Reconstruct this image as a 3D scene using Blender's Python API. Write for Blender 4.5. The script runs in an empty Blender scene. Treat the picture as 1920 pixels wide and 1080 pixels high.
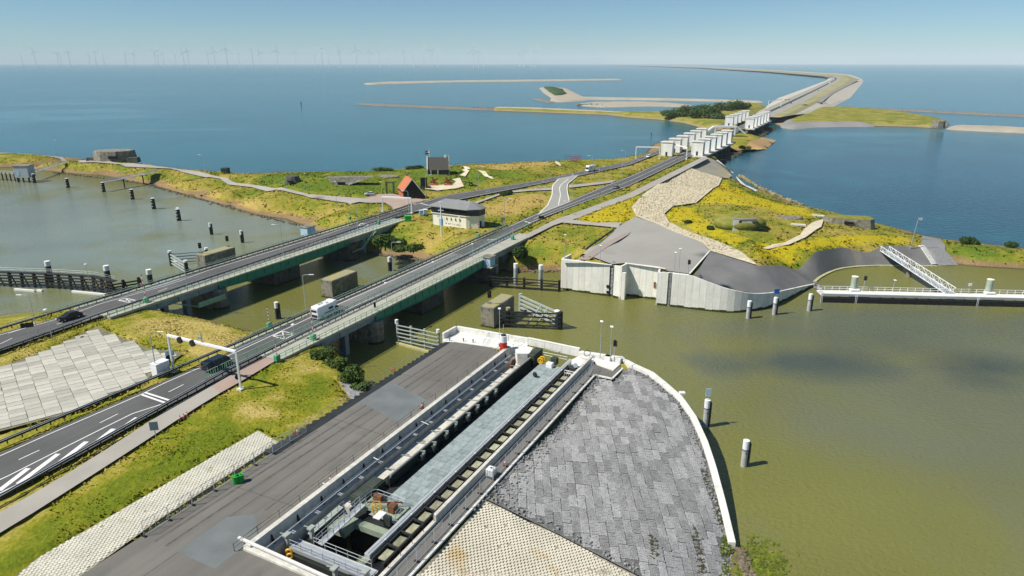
import bpy, math, random
import numpy as np
from mathutils import Vector, Matrix, noise
from mathutils.geometry import delaunay_2d_cdt
R = math.radians
random.seed(7)
S = bpy.context.scene
COL = S.collection
# ---------------------------------------------------------------- camera, sky, sun, exposure
F, HC = 1280.0, 60.0                      # focal length in photo pixels, drone height above the water
PITCH = math.atan(422 / 1280)
SP, CP = math.sin(PITCH), math.cos(PITCH)
cam = bpy.data.cameras.new('camera'); cam.lens = 24; cam.sensor_width = 36; cam.clip_start = 1; cam.clip_end = 90000
camo = bpy.data.objects.new('camera', cam); COL.objects.link(camo)
camo.location = (0, 0, HC); camo.rotation_euler = (R(90) - PITCH, 0, 0); S.camera = camo
W = bpy.data.worlds.new('World'); S.world = W; W.use_nodes = True
nt = W.node_tree; bg = nt.nodes['Background']
sky = nt.nodes.new('ShaderNodeTexSky'); sky.sky_type = 'NISHITA'; sky.sun_disc = False
sky.sun_elevation = R(50); sky.sun_rotation = R(254); sky.air_density = 1.0; sky.dust_density = 1.0; sky.ozone_density = 10.0; sky.altitude = 2000
tint = nt.nodes.new('ShaderNodeVectorMath'); tint.operation = 'MULTIPLY'; tint.inputs[1].default_value = (1.04, 1.12, .98)      # white balance of the camera
nt.links.new(sky.outputs[0], tint.inputs[0]); nt.links.new(tint.outputs[0], bg.inputs[0]); bg.inputs[1].default_value = 0.048
sl = bpy.data.lights.new('sun', 'SUN'); sl.energy = 3.1; sl.angle = R(0.5); sl.color = (1, .95, .86)
so = bpy.data.objects.new('sun', sl); COL.objects.link(so)
sd = Vector((math.cos(R(16)) * math.cos(R(50)), math.sin(R(16)) * math.cos(R(50)), -math.sin(R(50))))
so.rotation_euler = sd.to_track_quat('-Z', 'Y').to_euler(); so.location = (-100, -40, 200)
S.view_settings.view_transform = 'Standard'; S.view_settings.look = 'None'; S.view_settings.exposure = 0.95; S.view_settings.gamma = 1
S.cycles.max_bounces = 5; S.cycles.volume_bounces = 1; S.cycles.use_denoising = True
S.cycles.use_adaptive_sampling = True

# ---------------------------------------------------------------- helpers
def P(x, y, z=7.0):
    "the place in the world, at height z, that the photo shows at pixel x, y"
    dx = (x - 960) / F; dy = -(y - 540) / F
    d = (dx, CP + dy * SP, -SP + dy * CP); t = (z - HC) / d[2]
    return Vector((d[0] * t, d[1] * t, z))
U = Vector((.457, .8895, 0)); V = Vector((.8895, -.457, 0))     # along the lock and bridges / across them
def Q(s, t, z=0.0): return U * s + V * t + Vector((0, 0, z))
def ST(p): return p.x * U.x + p.y * U.y, p.x * V.x + p.y * V.y
AX = math.atan2(U.y, U.x)
ORD = ['first', 'second', 'third', 'fourth', 'fifth', 'sixth', 'seventh', 'eighth', 'ninth', 'tenth', 'eleventh', 'twelfth', 'thirteenth', 'fourteenth', 'fifteenth', 'sixteenth', 'seventeenth', 'eighteenth', 'nineteenth', 'twentieth']
def ordn(i):
    if i < 20: return ORD[i]
    return ['twenty', 'thirty', 'forty', 'fifty'][(i + 1) // 10 - 2] + '-' + ORD[(i + 1) % 10 - 1] if (i + 1) % 10 else ['twentieth', 'thirtieth', 'fortieth', 'fiftieth'][(i + 1) // 10 - 2]

def tag(o, label=None, cat=None, group=None, kind=None):
    if label: o['label'] = label
    if cat: o['category'] = cat
    if group: o['group'] = group
    if kind: o['kind'] = kind
    return o
def thing(name, label, cat, loc=(0, 0, 0), rz=0, group=None):
    o = bpy.data.objects.new(name, None); COL.objects.link(o)
    o.location = loc; o.rotation_euler = (0, 0, rz); o.empty_display_size = .2
    return tag(o, label, cat, group)
def link(name, me, parent=None):
    o = bpy.data.objects.new(name, me); COL.objects.link(o); o.parent = parent
    return o
def dup(root, loc, rz=None, label=None, group=None):
    def cp(o, par):
        c = o.copy(); COL.objects.link(c); c.parent = par
        for ch in list(o.children): cp(ch, c)
        return c
    r = cp(root, None); r.location = loc
    if rz is not None: r.rotation_euler = (0, 0, rz)
    if label: r['label'] = label
    if group: r['group'] = group
    return r
class MB:
    def __init__(s, off=(0, 0, 0)): s.v = []; s.f = []; s.o = Vector(off)
    def add(s, vs, fs):
        n = len(s.v); s.v += [tuple(Vector(v) - s.o) for v in vs]; s.f += [tuple(i + n for i in f) for f in fs]; return s
    def box(s, c, size, rz=0, tilt=None):
        x, y, z = size[0] / 2, size[1] / 2, size[2] / 2
        m = Matrix.Rotation(rz, 3, 'Z')
        if tilt: m = m @ Matrix.Rotation(tilt[0], 3, tilt[1])
        c = Vector(c)
        vs = [c + m @ Vector(q) for q in [(-x, -y, -z), (x, -y, -z), (x, y, -z), (-x, y, -z), (-x, -y, z), (x, -y, z), (x, y, z), (-x, y, z)]]
        return s.add(vs, [(0, 3, 2, 1), (4, 5, 6, 7), (0, 1, 5, 4), (1, 2, 6, 5), (2, 3, 7, 6), (3, 0, 4, 7)])
    def bar(s, a, b, w, h, up=(0, 0, 1)):
        "box beam from a to b, w wide and h deep, centred on the line"
        a = Vector(a); b = Vector(b); d = (b - a).normalized(); u = Vector(up)
        if abs(d.dot(u)) > .99: u = Vector((0, 1, 0))
        x = d.cross(u).normalized() * w / 2; y = x.cross(d).normalized() * h / 2
        vs = [a - x - y, a + x - y, a + x + y, a - x + y, b - x - y, b + x - y, b + x + y, b - x + y]
        return s.add(vs, [(0, 1, 2, 3), (7, 6, 5, 4), (0, 4, 5, 1), (1, 5, 6, 2), (2, 6, 7, 3), (3, 7, 4, 0)])
    def tube(s, a, b, r0, r1=None, n=6, cap=True):
        a = Vector(a); b = Vector(b); r1 = r0 if r1 is None else r1
        d = (b - a).normalized(); u = Vector((0, 0, 1)) if abs(d.z) < .9 else Vector((1, 0, 0))
        x = d.cross(u).normalized(); y = d.cross(x)
        vs = []
        for c, r in ((a, r0), (b, r1)):
            vs += [c + (x * math.cos(k * 2 * math.pi / n) + y * math.sin(k * 2 * math.pi / n)) * r for k in range(n)]
        fs = [(k, k + n, (k + 1) % n + n, (k + 1) % n) for k in range(n)]
        if cap: fs += [tuple(range(n)), tuple(range(2 * n - 1, n - 1, -1))]
        return s.add(vs, fs)
    def path(s, pts, r, n=6):
        for a, b in zip(pts[:-1], pts[1:]): s.tube(a, b, r, n=n)
        return s
    def prism(s, poly, z0, z1):
        "poly: xy corners; z1 may be a list"
        n = len(poly); zz = z1 if isinstance(z1, (list, tuple)) else [z1] * n; z0 = z0 if isinstance(z0, (list, tuple)) else [z0] * n
        a = sum(poly[i][0] * poly[(i + 1) % n][1] - poly[(i + 1) % n][0] * poly[i][1] for i in range(n))
        o = list(range(n)) if a > 0 else list(range(n - 1, -1, -1))
        vs = [(poly[i][0], poly[i][1], z0[i]) for i in o] + [(poly[i][0], poly[i][1], zz[i]) for i in o]
        return s.add(vs, [tuple(range(n - 1, -1, -1)), tuple(range(n, 2 * n))] + [(i, (i + 1) % n, (i + 1) % n + n, i + n) for i in range(n)])
    def ball(s, c, r, sc=(1, 1, 1), n=8, m=5):
        vs = []; fs = []
        for j in range(m + 1):
            th = math.pi * j / m
            for k in range(n):
                ph = 2 * math.pi * k / n
                vs.append((c[0] + r * sc[0] * math.sin(th) * math.cos(ph), c[1] + r * sc[1] * math.sin(th) * math.sin(ph), c[2] + r * sc[2] * math.cos(th)))
        for j in range(m):
            for k in range(n): fs.append((j * n + k, (j + 1) * n + k, (j + 1) * n + (k + 1) % n, j * n + (k + 1) % n))
        return s.add(vs, fs)
    def mesh(s, name, mat, smooth=False):
        me = bpy.data.meshes.new(name); me.from_pydata(s.v, [], s.f); me.update()
        if mat: me.materials.append(mat)
        if smooth:
            for p in me.polygons: p.use_smooth = True
        return me
    def build(s, name, mat, parent=None, smooth=False, bevel=0):
        o = link(name, s.mesh(name, mat, smooth), parent)
        if bevel:
            b = o.modifiers.new('bevel', 'BEVEL'); b.width = bevel; b.segments = 1; b.limit_method = 'ANGLE'
        return o
def part(name, mat, parent, **k):
    "start a part whose vertices are given in world coordinates"
    m = MB(parent.location if parent else (0, 0, 0)); m.fin = lambda **kk: m.build(name, mat, parent, **kk); return m

# ---------------------------------------------------------------- materials
MATS = {}
def mat(name, col, rough=.8, col2=None, scale=.4, var=.25, fine=6.0, bump=.0, bscale=8.0, metal=0.0, rnd=0.0, spec=.3, wear=None, coord='Object', streak=None, drip=None):
    m = bpy.data.materials.new(name); m.use_nodes = True; N = m.node_tree.nodes; L = m.node_tree.links
    b = N['Principled BSDF']; b.inputs['Roughness'].default_value = rough; b.inputs['Metallic'].default_value = metal
    b.inputs['Specular IOR Level'].default_value = spec
    tc = N.new('ShaderNodeTexCoord')
    def noi(sc, det=4):
        n = N.new('ShaderNodeTexNoise'); n.inputs['Scale'].default_value = sc; n.inputs['Detail'].default_value = det
        L.new(tc.outputs[coord], n.inputs['Vector']); return n
    n1 = noi(scale); n2 = noi(fine, 3)
    def rgb(c): return (c[0], c[1], c[2], 1)
    c2 = col2 or tuple(x * (1 - var) for x in col)
    r = N.new('ShaderNodeValToRGB'); r.color_ramp.elements[0].position = .35; r.color_ramp.elements[1].position = .65
    r.color_ramp.elements[0].color = rgb(c2); r.color_ramp.elements[1].color = rgb(col)
    L.new(n1.outputs[0], r.inputs[0]); out = r.outputs[0]
    def mul(a, fac_out, lo, hi):
        mr = N.new('ShaderNodeMapRange'); mr.inputs[1].default_value = .25; mr.inputs[2].default_value = .75; mr.inputs[3].default_value = lo; mr.inputs[4].default_value = hi
        L.new(fac_out, mr.inputs[0])
        h = N.new('ShaderNodeVectorMath'); h.operation = 'SCALE'; L.new(a, h.inputs[0]); L.new(mr.outputs[0], h.inputs[3]); return h.outputs[0]
    out = mul(out, n2.outputs[0], 1 - var * .6, 1 + var * .6)
    if rnd:
        oi = N.new('ShaderNodeObjectInfo'); mr = N.new('ShaderNodeMapRange'); mr.inputs[3].default_value = 1 - rnd; mr.inputs[4].default_value = 1 + rnd
        L.new(oi.outputs['Random'], mr.inputs[0]); h = N.new('ShaderNodeVectorMath'); h.operation = 'SCALE'; L.new(out, h.inputs[0]); L.new(mr.outputs[0], h.inputs[3]); out = h.outputs[0]
    if wear:                                  # stains: (colour, noise scale, threshold)
        w = noi(wear[1], 6); wr = N.new('ShaderNodeValToRGB'); wr.color_ramp.elements[0].position = wear[2]; wr.color_ramp.elements[1].position = wear[2] + .12
        L.new(w.outputs[0], wr.inputs[0]); mx = N.new('ShaderNodeMix'); mx.data_type = 'RGBA'
        L.new(wr.outputs[0], mx.inputs[0]); L.new(out, mx.inputs[6]); mx.inputs[7].default_value = rgb(wear[0]); out = mx.outputs[2]
    for sk in (streak, drip):                 # (map scale, strength): wheel-worn lanes along the lock axis, or water runs down a wall
        if not sk: continue
        mp = N.new('ShaderNodeMapping'); mp.vector_type = 'TEXTURE' if sk is streak else 'POINT'; L.new(tc.outputs[coord], mp.inputs[0])
        if sk is streak: mp.inputs['Rotation'].default_value = (0, 0, AX); mp.inputs['Scale'].default_value = (40, 1, 1)
        else: mp.inputs['Scale'].default_value = (1, 1, .07)
        ns = N.new('ShaderNodeTexNoise'); ns.inputs['Scale'].default_value = sk[0]; ns.inputs['Detail'].default_value = 5; L.new(mp.outputs[0], ns.inputs['Vector']); out = mul(out, ns.outputs[0], 1 - sk[1], 1 + sk[1] * .6)
    L.new(out, b.inputs['Base Color'])
    if bump:
        nb = noi(bscale, 5); bp = N.new('ShaderNodeBump'); bp.inputs['Strength'].default_value = bump; bp.inputs['Distance'].default_value = .1
        L.new(nb.outputs[0], bp.inputs['Height']); L.new(bp.outputs[0], b.inputs['Normal'])
    MATS[name] = m; return m
concrete = mat('concrete', (.62, .60, .53), var=.14, scale=.25, fine=2, wear=((.42, .40, .33), .35, .6), bump=.15, drip=(1.5, .18))
conc_new = mat('pale concrete', (.74, .73, .68), var=.08, scale=.3, fine=3, wear=((.58, .57, .50), .5, .6), drip=(1.6, .12))
conc_panel = mat('cast concrete panel', (.77, .755, .68), var=.08, scale=.5, fine=2, rnd=.06, wear=((.64, .62, .52), .3, .62), drip=(1.8, .12))
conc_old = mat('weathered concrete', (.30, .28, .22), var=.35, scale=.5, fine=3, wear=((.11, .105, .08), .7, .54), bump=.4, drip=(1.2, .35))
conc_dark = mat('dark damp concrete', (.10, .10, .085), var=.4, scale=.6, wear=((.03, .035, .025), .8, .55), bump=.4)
conc_blue = mat('grey painted concrete', (.30, .36, .38), var=.25, scale=.5, wear=((.12, .12, .10), .8, .6))
moss = mat('mossy concrete top', (.34, .31, .10), col2=(.30, .28, .22), scale=.8, var=.3, bump=.5)
algae = mat('algae band', (.045, .06, .012), var=.4, scale=1.5)
asph_road = mat('road asphalt', (.115, .115, .112), var=.18, scale=.12, fine=30, rough=.85, streak=(1.1, .2), wear=((.085, .085, .085), .22, .62))
asph_old = mat('old deck asphalt', (.19, .185, .185), var=.15, scale=.2, fine=20, rough=.85, streak=(1.1, .2))
asph_apron = mat('apron asphalt', (.178, .168, .15), var=.22, scale=.07, fine=9, rough=.9, wear=((.15, .142, .128), .35, .55), streak=(.7, .16))
asph_new = mat('blue grey asphalt', (.165, .182, .18), var=.2, scale=.3, fine=8)
asph_plaza = mat('plaza asphalt', (.33, .318, .285), var=.12, scale=.06, fine=8, wear=((.29, .265, .235), .12, .58))
asph_slope = mat('slope asphalt', (.19, .188, .18), col2=(.135, .134, .13), scale=.12, var=.25, fine=5, bump=.4, bscale=4)
path_m = mat('cycle path', (.37, .345, .30), var=.12, scale=.2, fine=6)
path_red = mat('reddish cycle path', (.39, .29, .24), var=.12, scale=.2, fine=6)
sand_path = mat('shell path', (.66, .58, .42), var=.15, scale=.4)
paint = mat('road paint', (.78, .78, .76), var=.1, scale=1, fine=8)
white = mat('white paint', (.80, .81, .80), var=.06, scale=.6, rough=.5, wear=((.62, .62, .58), .9, .68))
cream = mat('cream render', (.80, .77, .62), var=.05, scale=.5)
galv = mat('galvanised steel', (.50, .53, .55), rough=.45, metal=.4, var=.12, spec=.5)
dkmetal = mat('dark steel', (.035, .04, .04), rough=.6, var=.3)
black = mat('black plastic', (.012, .012, .014), rough=.5, var=.2)
timber = mat('tarred timber', (.030, .030, .030), var=.4, scale=2, rough=.75)
greywood = mat('pale grey steel fender', (.36, .40, .37), var=.15, scale=1)
green_p = mat('green bridge paint', (.014, .24, .15), var=.18, scale=.3, fine=2, rough=.45, spec=.4)
green_l = mat('pale green rail paint', (.30, .50, .34), var=.2, scale=1, rough=.5)
green_f = mat('green fence paint', (.07, .36, .17), var=.2, scale=1, rough=.5)
green_k = mat('kerbside concrete greenish', (.42, .44, .33), var=.2, scale=.6, wear=((.3, .29, .17), .8, .58))
rust = mat('rusty steel', (.20, .09, .045), var=.4, scale=2)
red = mat('red paint', (.55, .03, .025), rough=.45, var=.1)
yellow = mat('yellow paint', (.70, .42, .03), rough=.5, var=.12)
binred = mat('brick red', (.45, .13, .06), var=.2, scale=2)
blue_p = mat('pale blue panel', (.42, .58, .68), var=.08)
glass = mat('dark glass', (.015, .022, .025), rough=.08, spec=.6, var=.1)
# ---------------------------------------------------------------- land: heights, overlays, meshes
def inpoly(X, Y, poly):
    X = np.asarray(X); Y = np.asarray(Y); r = np.zeros(X.shape, bool); n = len(poly)
    for i in range(n):
        x0, y0 = poly[i][0], poly[i][1]; x1, y1 = poly[(i + 1) % n][0], poly[(i + 1) % n][1]
        if y0 == y1: continue
        c = ((Y > min(y0, y1)) & (Y <= max(y0, y1))) & (X < (x1 - x0) * (Y - y0) / (y1 - y0) + x0)
        r ^= c
    return r
def pdist(X, Y, poly, closed=True):
    X = np.asarray(X, float); Y = np.asarray(Y, float); d = np.full(X.shape, 1e9); n = len(poly)
    for i in range(n if closed else n - 1):
        ax, ay = poly[i][0], poly[i][1]; bx, by = poly[(i + 1) % n][0] - ax, poly[(i + 1) % n][1] - ay
        t = np.clip(((X - ax) * bx + (Y - ay) * by) / (bx * bx + by * by + 1e-9), 0, 1)
        d = np.minimum(d, np.hypot(X - ax - t * bx, Y - ay - t * by))
    return d
def dens(poly, step):
    out = []
    for i in range(len(poly)):
        a = poly[i]; b = poly[(i + 1) % len(poly)]; k = max(1, int(math.hypot(b[0] - a[0], b[1] - a[1]) / step))
        out += [(a[0] + (b[0] - a[0]) * j / k, a[1] + (b[1] - a[1]) * j / k) for j in range(k)]
    return out
def cdt(pts, loops):
    e = [];
    for lp in loops: e += [(lp[i], lp[(i + 1) % len(lp)]) for i in range(len(lp))]
    v, _, fs, *_ = delaunay_2d_cdt([Vector((p[0], p[1])) for p in pts], e, [], 0, 1e-4)
    return [(q.x, q.y) for q in v], fs
class Land:
    def __init__(s, outline, ctrl):
        "outline: (px, py, z of the pixel, z of the ground there); ctrl: (px, py, z)"
        s.out = []; pts = []; zs = []
        for x, y, zp, zg in outline:
            w = P(x, y, zp); s.out.append((w.x, w.y)); pts.append((w.x, w.y)); zs.append(zg)
        for x, y, z in ctrl:
            w = P(x, y, z); pts.append((w.x, w.y)); zs.append(z)
        v, fs = cdt(pts, [list(range(len(outline)))])
        zmap = {}
        A = np.array(pts); zs = np.array(zs)
        vz = []
        for q in v:
            d = np.hypot(A[:, 0] - q[0], A[:, 1] - q[1]); i = int(d.argmin())
            if d[i] < .05: vz.append(zs[i])
            else:
                w = 1 / (d + .1) ** 3; vz.append(float((w * zs).sum() / w.sum()))
        s.T = [tuple((v[i][0], v[i][1], vz[i]) for i in f) for f in fs if len(f) == 3]
        s.press = []; s.holes = []; s.bumps = []; t = np.array(s.T); s.A = t[:, 0]; s.B = t[:, 1]; s.C = t[:, 2]
        s.D = (s.B[:, 1] - s.C[:, 1]) * (s.A[:, 0] - s.C[:, 0]) + (s.C[:, 0] - s.B[:, 0]) * (s.A[:, 1] - s.C[:, 1]); s.D[abs(s.D) < 1e-9] = 1e9
    def h(s, X, Y):
        X = np.asarray(X, float); Y = np.asarray(Y, float); Z = np.full(X.shape, np.nan)
        for a, b, c in s.T:
            d = (b[1] - c[1]) * (a[0] - c[0]) + (c[0] - b[0]) * (a[1] - c[1])
            if abs(d) < 1e-9: continue
            l1 = ((b[1] - c[1]) * (X - c[0]) + (c[0] - b[0]) * (Y - c[1])) / d
            l2 = ((c[1] - a[1]) * (X - c[0]) + (a[0] - c[0]) * (Y - c[1])) / d
            l3 = 1 - l1 - l2; m = (l1 > -1e-6) & (l2 > -1e-6) & (l3 > -1e-6)
            Z = np.where(m, l1 * a[2] + l2 * b[2] + l3 * c[2], Z)
        Z = np.nan_to_num(Z, nan=0.0)
        for bx, by, rx, ry, bh in s.bumps: Z = Z + bh * np.exp(-((X - bx) / rx) ** 2 - ((Y - by) / ry) ** 2)
        return Z
    def h1(s, x, y):
        a, b, c = s.A, s.B, s.C
        l1 = ((b[:, 1] - c[:, 1]) * (x - c[:, 0]) + (c[:, 0] - b[:, 0]) * (y - c[:, 1])) / s.D
        l2 = ((c[:, 1] - a[:, 1]) * (x - c[:, 0]) + (a[:, 0] - c[:, 0]) * (y - c[:, 1])) / s.D
        l3 = 1 - l1 - l2; i = int(np.argmax(np.minimum(np.minimum(l1, l2), l3)))
        if min(l1[i], l2[i], l3[i]) < -1e-4: return 0.0
        return float(l1[i] * a[i, 2] + l2[i] * b[i, 2] + l3[i] * c[i, 2]) + sum(bh * math.exp(-((x - bx) / rx) ** 2 - ((y - by) / ry) ** 2) for bx, by, rx, ry, bh in s.bumps)
    def px(s, x, y, off=0):
        z = 7.0
        for _ in range(14):
            w = P(x, y, z); z = .5 * z + .5 * (s.h1(w.x, w.y) + off)
        return Vector((w.x, w.y, s.h1(w.x, w.y) + off))
def gridmesh(poly, step, jit=.3, holes=(), bstep=None):
    b = dens(poly, bstep or step); pts = list(b); loops = [list(range(len(b)))]
    for hp in holes:
        hb = dens(hp, step); loops.append(list(range(len(pts), len(pts) + len(hb)))); pts += hb
    xs = [p[0] for p in b]; ys = [p[1] for p in b]
    gx, gy = np.meshgrid(np.arange(min(xs), max(xs), step), np.arange(min(ys), max(ys), step))
    gx = gx + (np.random.RandomState(1).rand(*gx.shape) - .5) * step * jit; gy = gy + (np.random.RandomState(2).rand(*gy.shape) - .5) * step * jit
    gx = gx.ravel(); gy = gy.ravel(); k = inpoly(gx, gy, b) & (pdist(gx, gy, b) > step * .45)
    for hp in holes: k &= ~inpoly(gx, gy, hp) & (pdist(gx, gy, hp) > step * .45)
    pts += list(zip(gx[k], gy[k]))
    v, fs = cdt(pts, loops)
    fs = [f for f in fs if len(f) == 3]
    cx = np.array([sum(v[i][0] for i in f) / 3 for f in fs]); cy = np.array([sum(v[i][1] for i in f) / 3 for f in fs])
    k = inpoly(cx, cy, b)
    for hp in holes: k &= ~inpoly(cx, cy, hp)
    return v, [f for f, q in zip(fs, k) if q]
def patch(name, land, pxpoly, m, off=.06, step=3.0, z=None, kind='structure', parent=None, extra=()):
    "a paved or planted area laid on the land"
    poly = [tuple(P(x, y, z)[:2]) if z is not None else tuple(land.px(x, y, off)[:2]) for x, y in pxpoly]
    poly += [tuple(P(x, y, 0)[:2]) for x, y in extra]
    return patch_w(name, land, poly, m, off, step, z, kind, parent)
def patch_w(name, land, poly, m, off=.06, step=3.0, z=None, kind='structure', parent=None):
    v, fs = gridmesh(poly, step, 0)
    X = np.array([q[0] for q in v]); Y = np.array([q[1] for q in v])
    Z = np.full(X.shape, z) if z is not None else land.h(X, Y) + off
    me = bpy.data.meshes.new(name); me.from_pydata([tuple(q) for q in zip(X, Y, Z)], [], fs); me.update(); me.materials.append(m)
    for p in me.polygons: p.use_smooth = True
    fix_up(me)
    o = link(name, me, parent)
    if parent is None: tag(o, kind=kind)
    if land: land.press.append((poly, z, off))
    return o
def fix_up(me):
    n = [p.index for p in me.polygons if p.normal.z < 0]
    if len(n) > len(me.polygons) / 2: me.flip_normals()
def resample(pts, n):
    d = [0]
    for a, b in zip(pts[:-1], pts[1:]): d.append(d[-1] + (Vector(b) - Vector(a)).length)
    out = []
    for k in range(n):
        t = d[-1] * k / (n - 1); i = 0
        while i < len(d) - 2 and d[i + 1] < t: i += 1
        u = (t - d[i]) / max(1e-6, d[i + 1] - d[i]); out.append(Vector(pts[i]).lerp(Vector(pts[i + 1]), u))
    return out
def plen(pts): return sum((Vector(b) - Vector(a)).length for a, b in zip(pts[:-1], pts[1:]))
def strip(name, A, B, m, parent=None, dz=0.0, kind='structure', land=None, n=None):
    "a road surface between two edge lines (world points)"
    n = n or max(8, int(max(plen(A), plen(B)) / 5)); a = resample(A, n); b = resample(B, n)
    up = Vector((0, 0, dz)); vs = [tuple(q + up) for q in a] + [tuple(q + up) for q in b]
    me = bpy.data.meshes.new(name); me.from_pydata(vs, [], [(i, i + 1, i + 1 + n, i + n) for i in range(n - 1)]); me.update(); me.materials.append(m); fix_up(me)
    o = link(name, me, parent)
    if parent is None: tag(o, kind=kind)
    if land: land.press.append(([(q.x, q.y) for q in a] + [(q.x, q.y) for q in reversed(b)], a[0].z, 0))
    return o
def offline(pts, d):
    "line moved sideways by d to the right"
    out = []
    for i, p in enumerate(pts):
        a = Vector(pts[max(0, i - 1)]); b = Vector(pts[min(len(pts) - 1, i + 1)]); t = (b - a); t.z = 0; t.normalize()
        out.append(Vector(p) + Vector((t.y, -t.x, 0)) * d)
    return out
def line(road, pts, w, dz=.012, name='edge_line'):
    return strip(name, offline(pts, -w / 2), offline(pts, w / 2), paint, road, dz)
def dashes(road, pts, w, on, gap, dz=.012, start=0):
    L = plen(pts); t = start
    fine = resample(pts, max(2, int(L) * 2)); k = len(fine) / L
    while t + on < L:
        seg = fine[int(t * k):int((t + on) * k) + 1]
        if len(seg) > 1: strip('lane_dash', offline(seg, -w / 2), offline(seg, w / 2), paint, road, dz, n=max(2, len(seg) // 4))
        t += on + gap
def land_mesh(name, land, step, m, amp=.15, fine=None, zones=()):
    v, fs = gridmesh(land.out, step, .5, land.holes)
    X = np.array([q[0] for q in v]); Y = np.array([q[1] for q in v]); Z = land.h(X, Y)
    nz = np.array([noise.noise(Vector((x * .09, y * .09, 3))) * 1.2 + noise.noise(Vector((x * .45, y * .45, 9))) for x, y in v]) * amp
    edge = np.clip(pdist(X, Y, land.out) / (step * 2), 0, 1); Z = Z + nz * edge
    for poly, z, off in land.press:
        k = inpoly(X, Y, poly) | (pdist(X, Y, poly) < step * .75)
        base = land.h(X[k], Y[k]) - (.22 if z is not None else .5)
        Z[k] = np.minimum(Z[k], np.minimum(base, z - .22) if z is not None else base)
    me = bpy.data.meshes.new(name); me.from_pydata([tuple(q) for q in zip(X, Y, Z)], [], fs); me.update(); me.materials.append(m); fix_up(me)
    col = np.zeros((len(v), 4)); col[:, 3] = 1
    for ch, poly, soft in zones:
        d = pdist(X, Y, poly); d = np.where(inpoly(X, Y, poly), d, -d)
        col[:, ch] = np.maximum(col[:, ch], np.clip(.5 + d / (2 * soft), 0, 1))
    at = me.color_attributes.new('zone', 'FLOAT_COLOR', 'POINT'); at.data.foreach_set('color', col.ravel())
    for p in me.polygons: p.use_smooth = True
    o = link(name, me); tag(o, kind='structure'); land.zones = zones; return o

def grass_mat(name, lush, mid, dry, bank, bank_z=(1.2, 2.2), yellow=(.42, .34, .012)):
    m = bpy.data.materials.new(name); m.use_nodes = True; N = m.node_tree.nodes; L = m.node_tree.links; b = N['Principled BSDF']
    b.inputs['Roughness'].default_value = .9; b.inputs['Specular IOR Level'].default_value = .1
    g = N.new('ShaderNodeNewGeometry'); at = N.new('ShaderNodeVertexColor'); at.layer_name = 'zone'
    sep = N.new('ShaderNodeSeparateColor'); L.new(at.outputs[0], sep.inputs[0])
    def noi(sc, det=5, dist=0):
        n = N.new('ShaderNodeTexNoise'); n.inputs['Scale'].default_value = sc; n.inputs['Detail'].default_value = det; n.inputs['Distortion'].default_value = dist
        L.new(g.outputs['Position'], n.inputs['Vector']); return n.outputs[0]
    def mix(f, a, c):
        x = N.new('ShaderNodeMix'); x.data_type = 'RGBA'; L.new(f, x.inputs[0])
        for i, q in ((6, a), (7, c)):
            if isinstance(q, tuple): x.inputs[i].default_value = (*q, 1)
            else: L.new(q, x.inputs[i])
        return x.outputs[2]
    def mr(v, a, c, lo=0, hi=1):
        x = N.new('ShaderNodeMapRange'); x.inputs[1].default_value = a; x.inputs[2].default_value = c; x.inputs[3].default_value = lo; x.inputs[4].default_value = hi; L.new(v, x.inputs[0]); return x.outputs[0]
    def math_(op, a, c):
        x = N.new('ShaderNodeMath'); x.operation = op
        for i, q in ((0, a), (1, c)):
            if isinstance(q, (int, float)): x.inputs[i].default_value = q
            else: L.new(q, x.inputs[i])
        return x.outputs[0]
    big = noi(.06, 4, .6); med = noi(.35, 5, .3); fi = noi(2.2, 4)
    dryf = math_('ADD', math_('MULTIPLY', mr(big, .36, .62), .55), math_('MULTIPLY', mr(med, .35, .68), .5))
    dryf = math_('ADD', dryf, math_('MULTIPLY', sep.outputs[1], .7)); dryf = math_('ADD', math_('SUBTRACT', dryf, math_('MULTIPLY', sep.outputs[2], .5)), .07)
    c = mix(mr(dryf, .1, .6), lush, mid); c = mix(mr(dryf, .55, 1.15), c, dry)
    yf = math_('MULTIPLY', mr(math_('ADD', sep.outputs[0], math_('MULTIPLY', math_('SUBTRACT', med, .5), 1.6)), .35, .75), mr(fi, .2, .55, .35, 1))
    c = mix(yf, c, yellow)
    sx = N.new('ShaderNodeSeparateXYZ'); L.new(g.outputs['Position'], sx.inputs[0])
    zf = math_('ADD', sx.outputs[2], math_('MULTIPLY', math_('SUBTRACT', med, .5), 1.8))
    c = mix(mr(zf, bank_z[0], bank_z[1], 1, 0), c, bank)
    c = mix(mr(sx.outputs[2], .12, .5, 1, 0), c, (.07, .065, .045))
    sc = N.new('ShaderNodeVectorMath'); sc.operation = 'SCALE'; L.new(c, sc.inputs[0]); L.new(mr(fi, .25, .75, .76, 1.22), sc.inputs[3])
    L.new(sc.outputs[0], b.inputs['Base Color'])
    bp = N.new('ShaderNodeBump'); bp.inputs['Strength'].default_value = .8; bp.inputs['Distance'].default_value = .35; L.new(noi(1.6, 6), bp.inputs['Height']); L.new(bp.outputs[0], b.inputs['Normal'])
    return m
g_near = grass_mat('dyke grass', (.128, .165, .010), (.235, .225, .02), (.42, .33, .10), (.24, .19, .10))
g_main = grass_mat('meadow grass', (.108, .16, .016), (.235, .225, .025), (.40, .29, .085), (.25, .17, .085))

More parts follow.
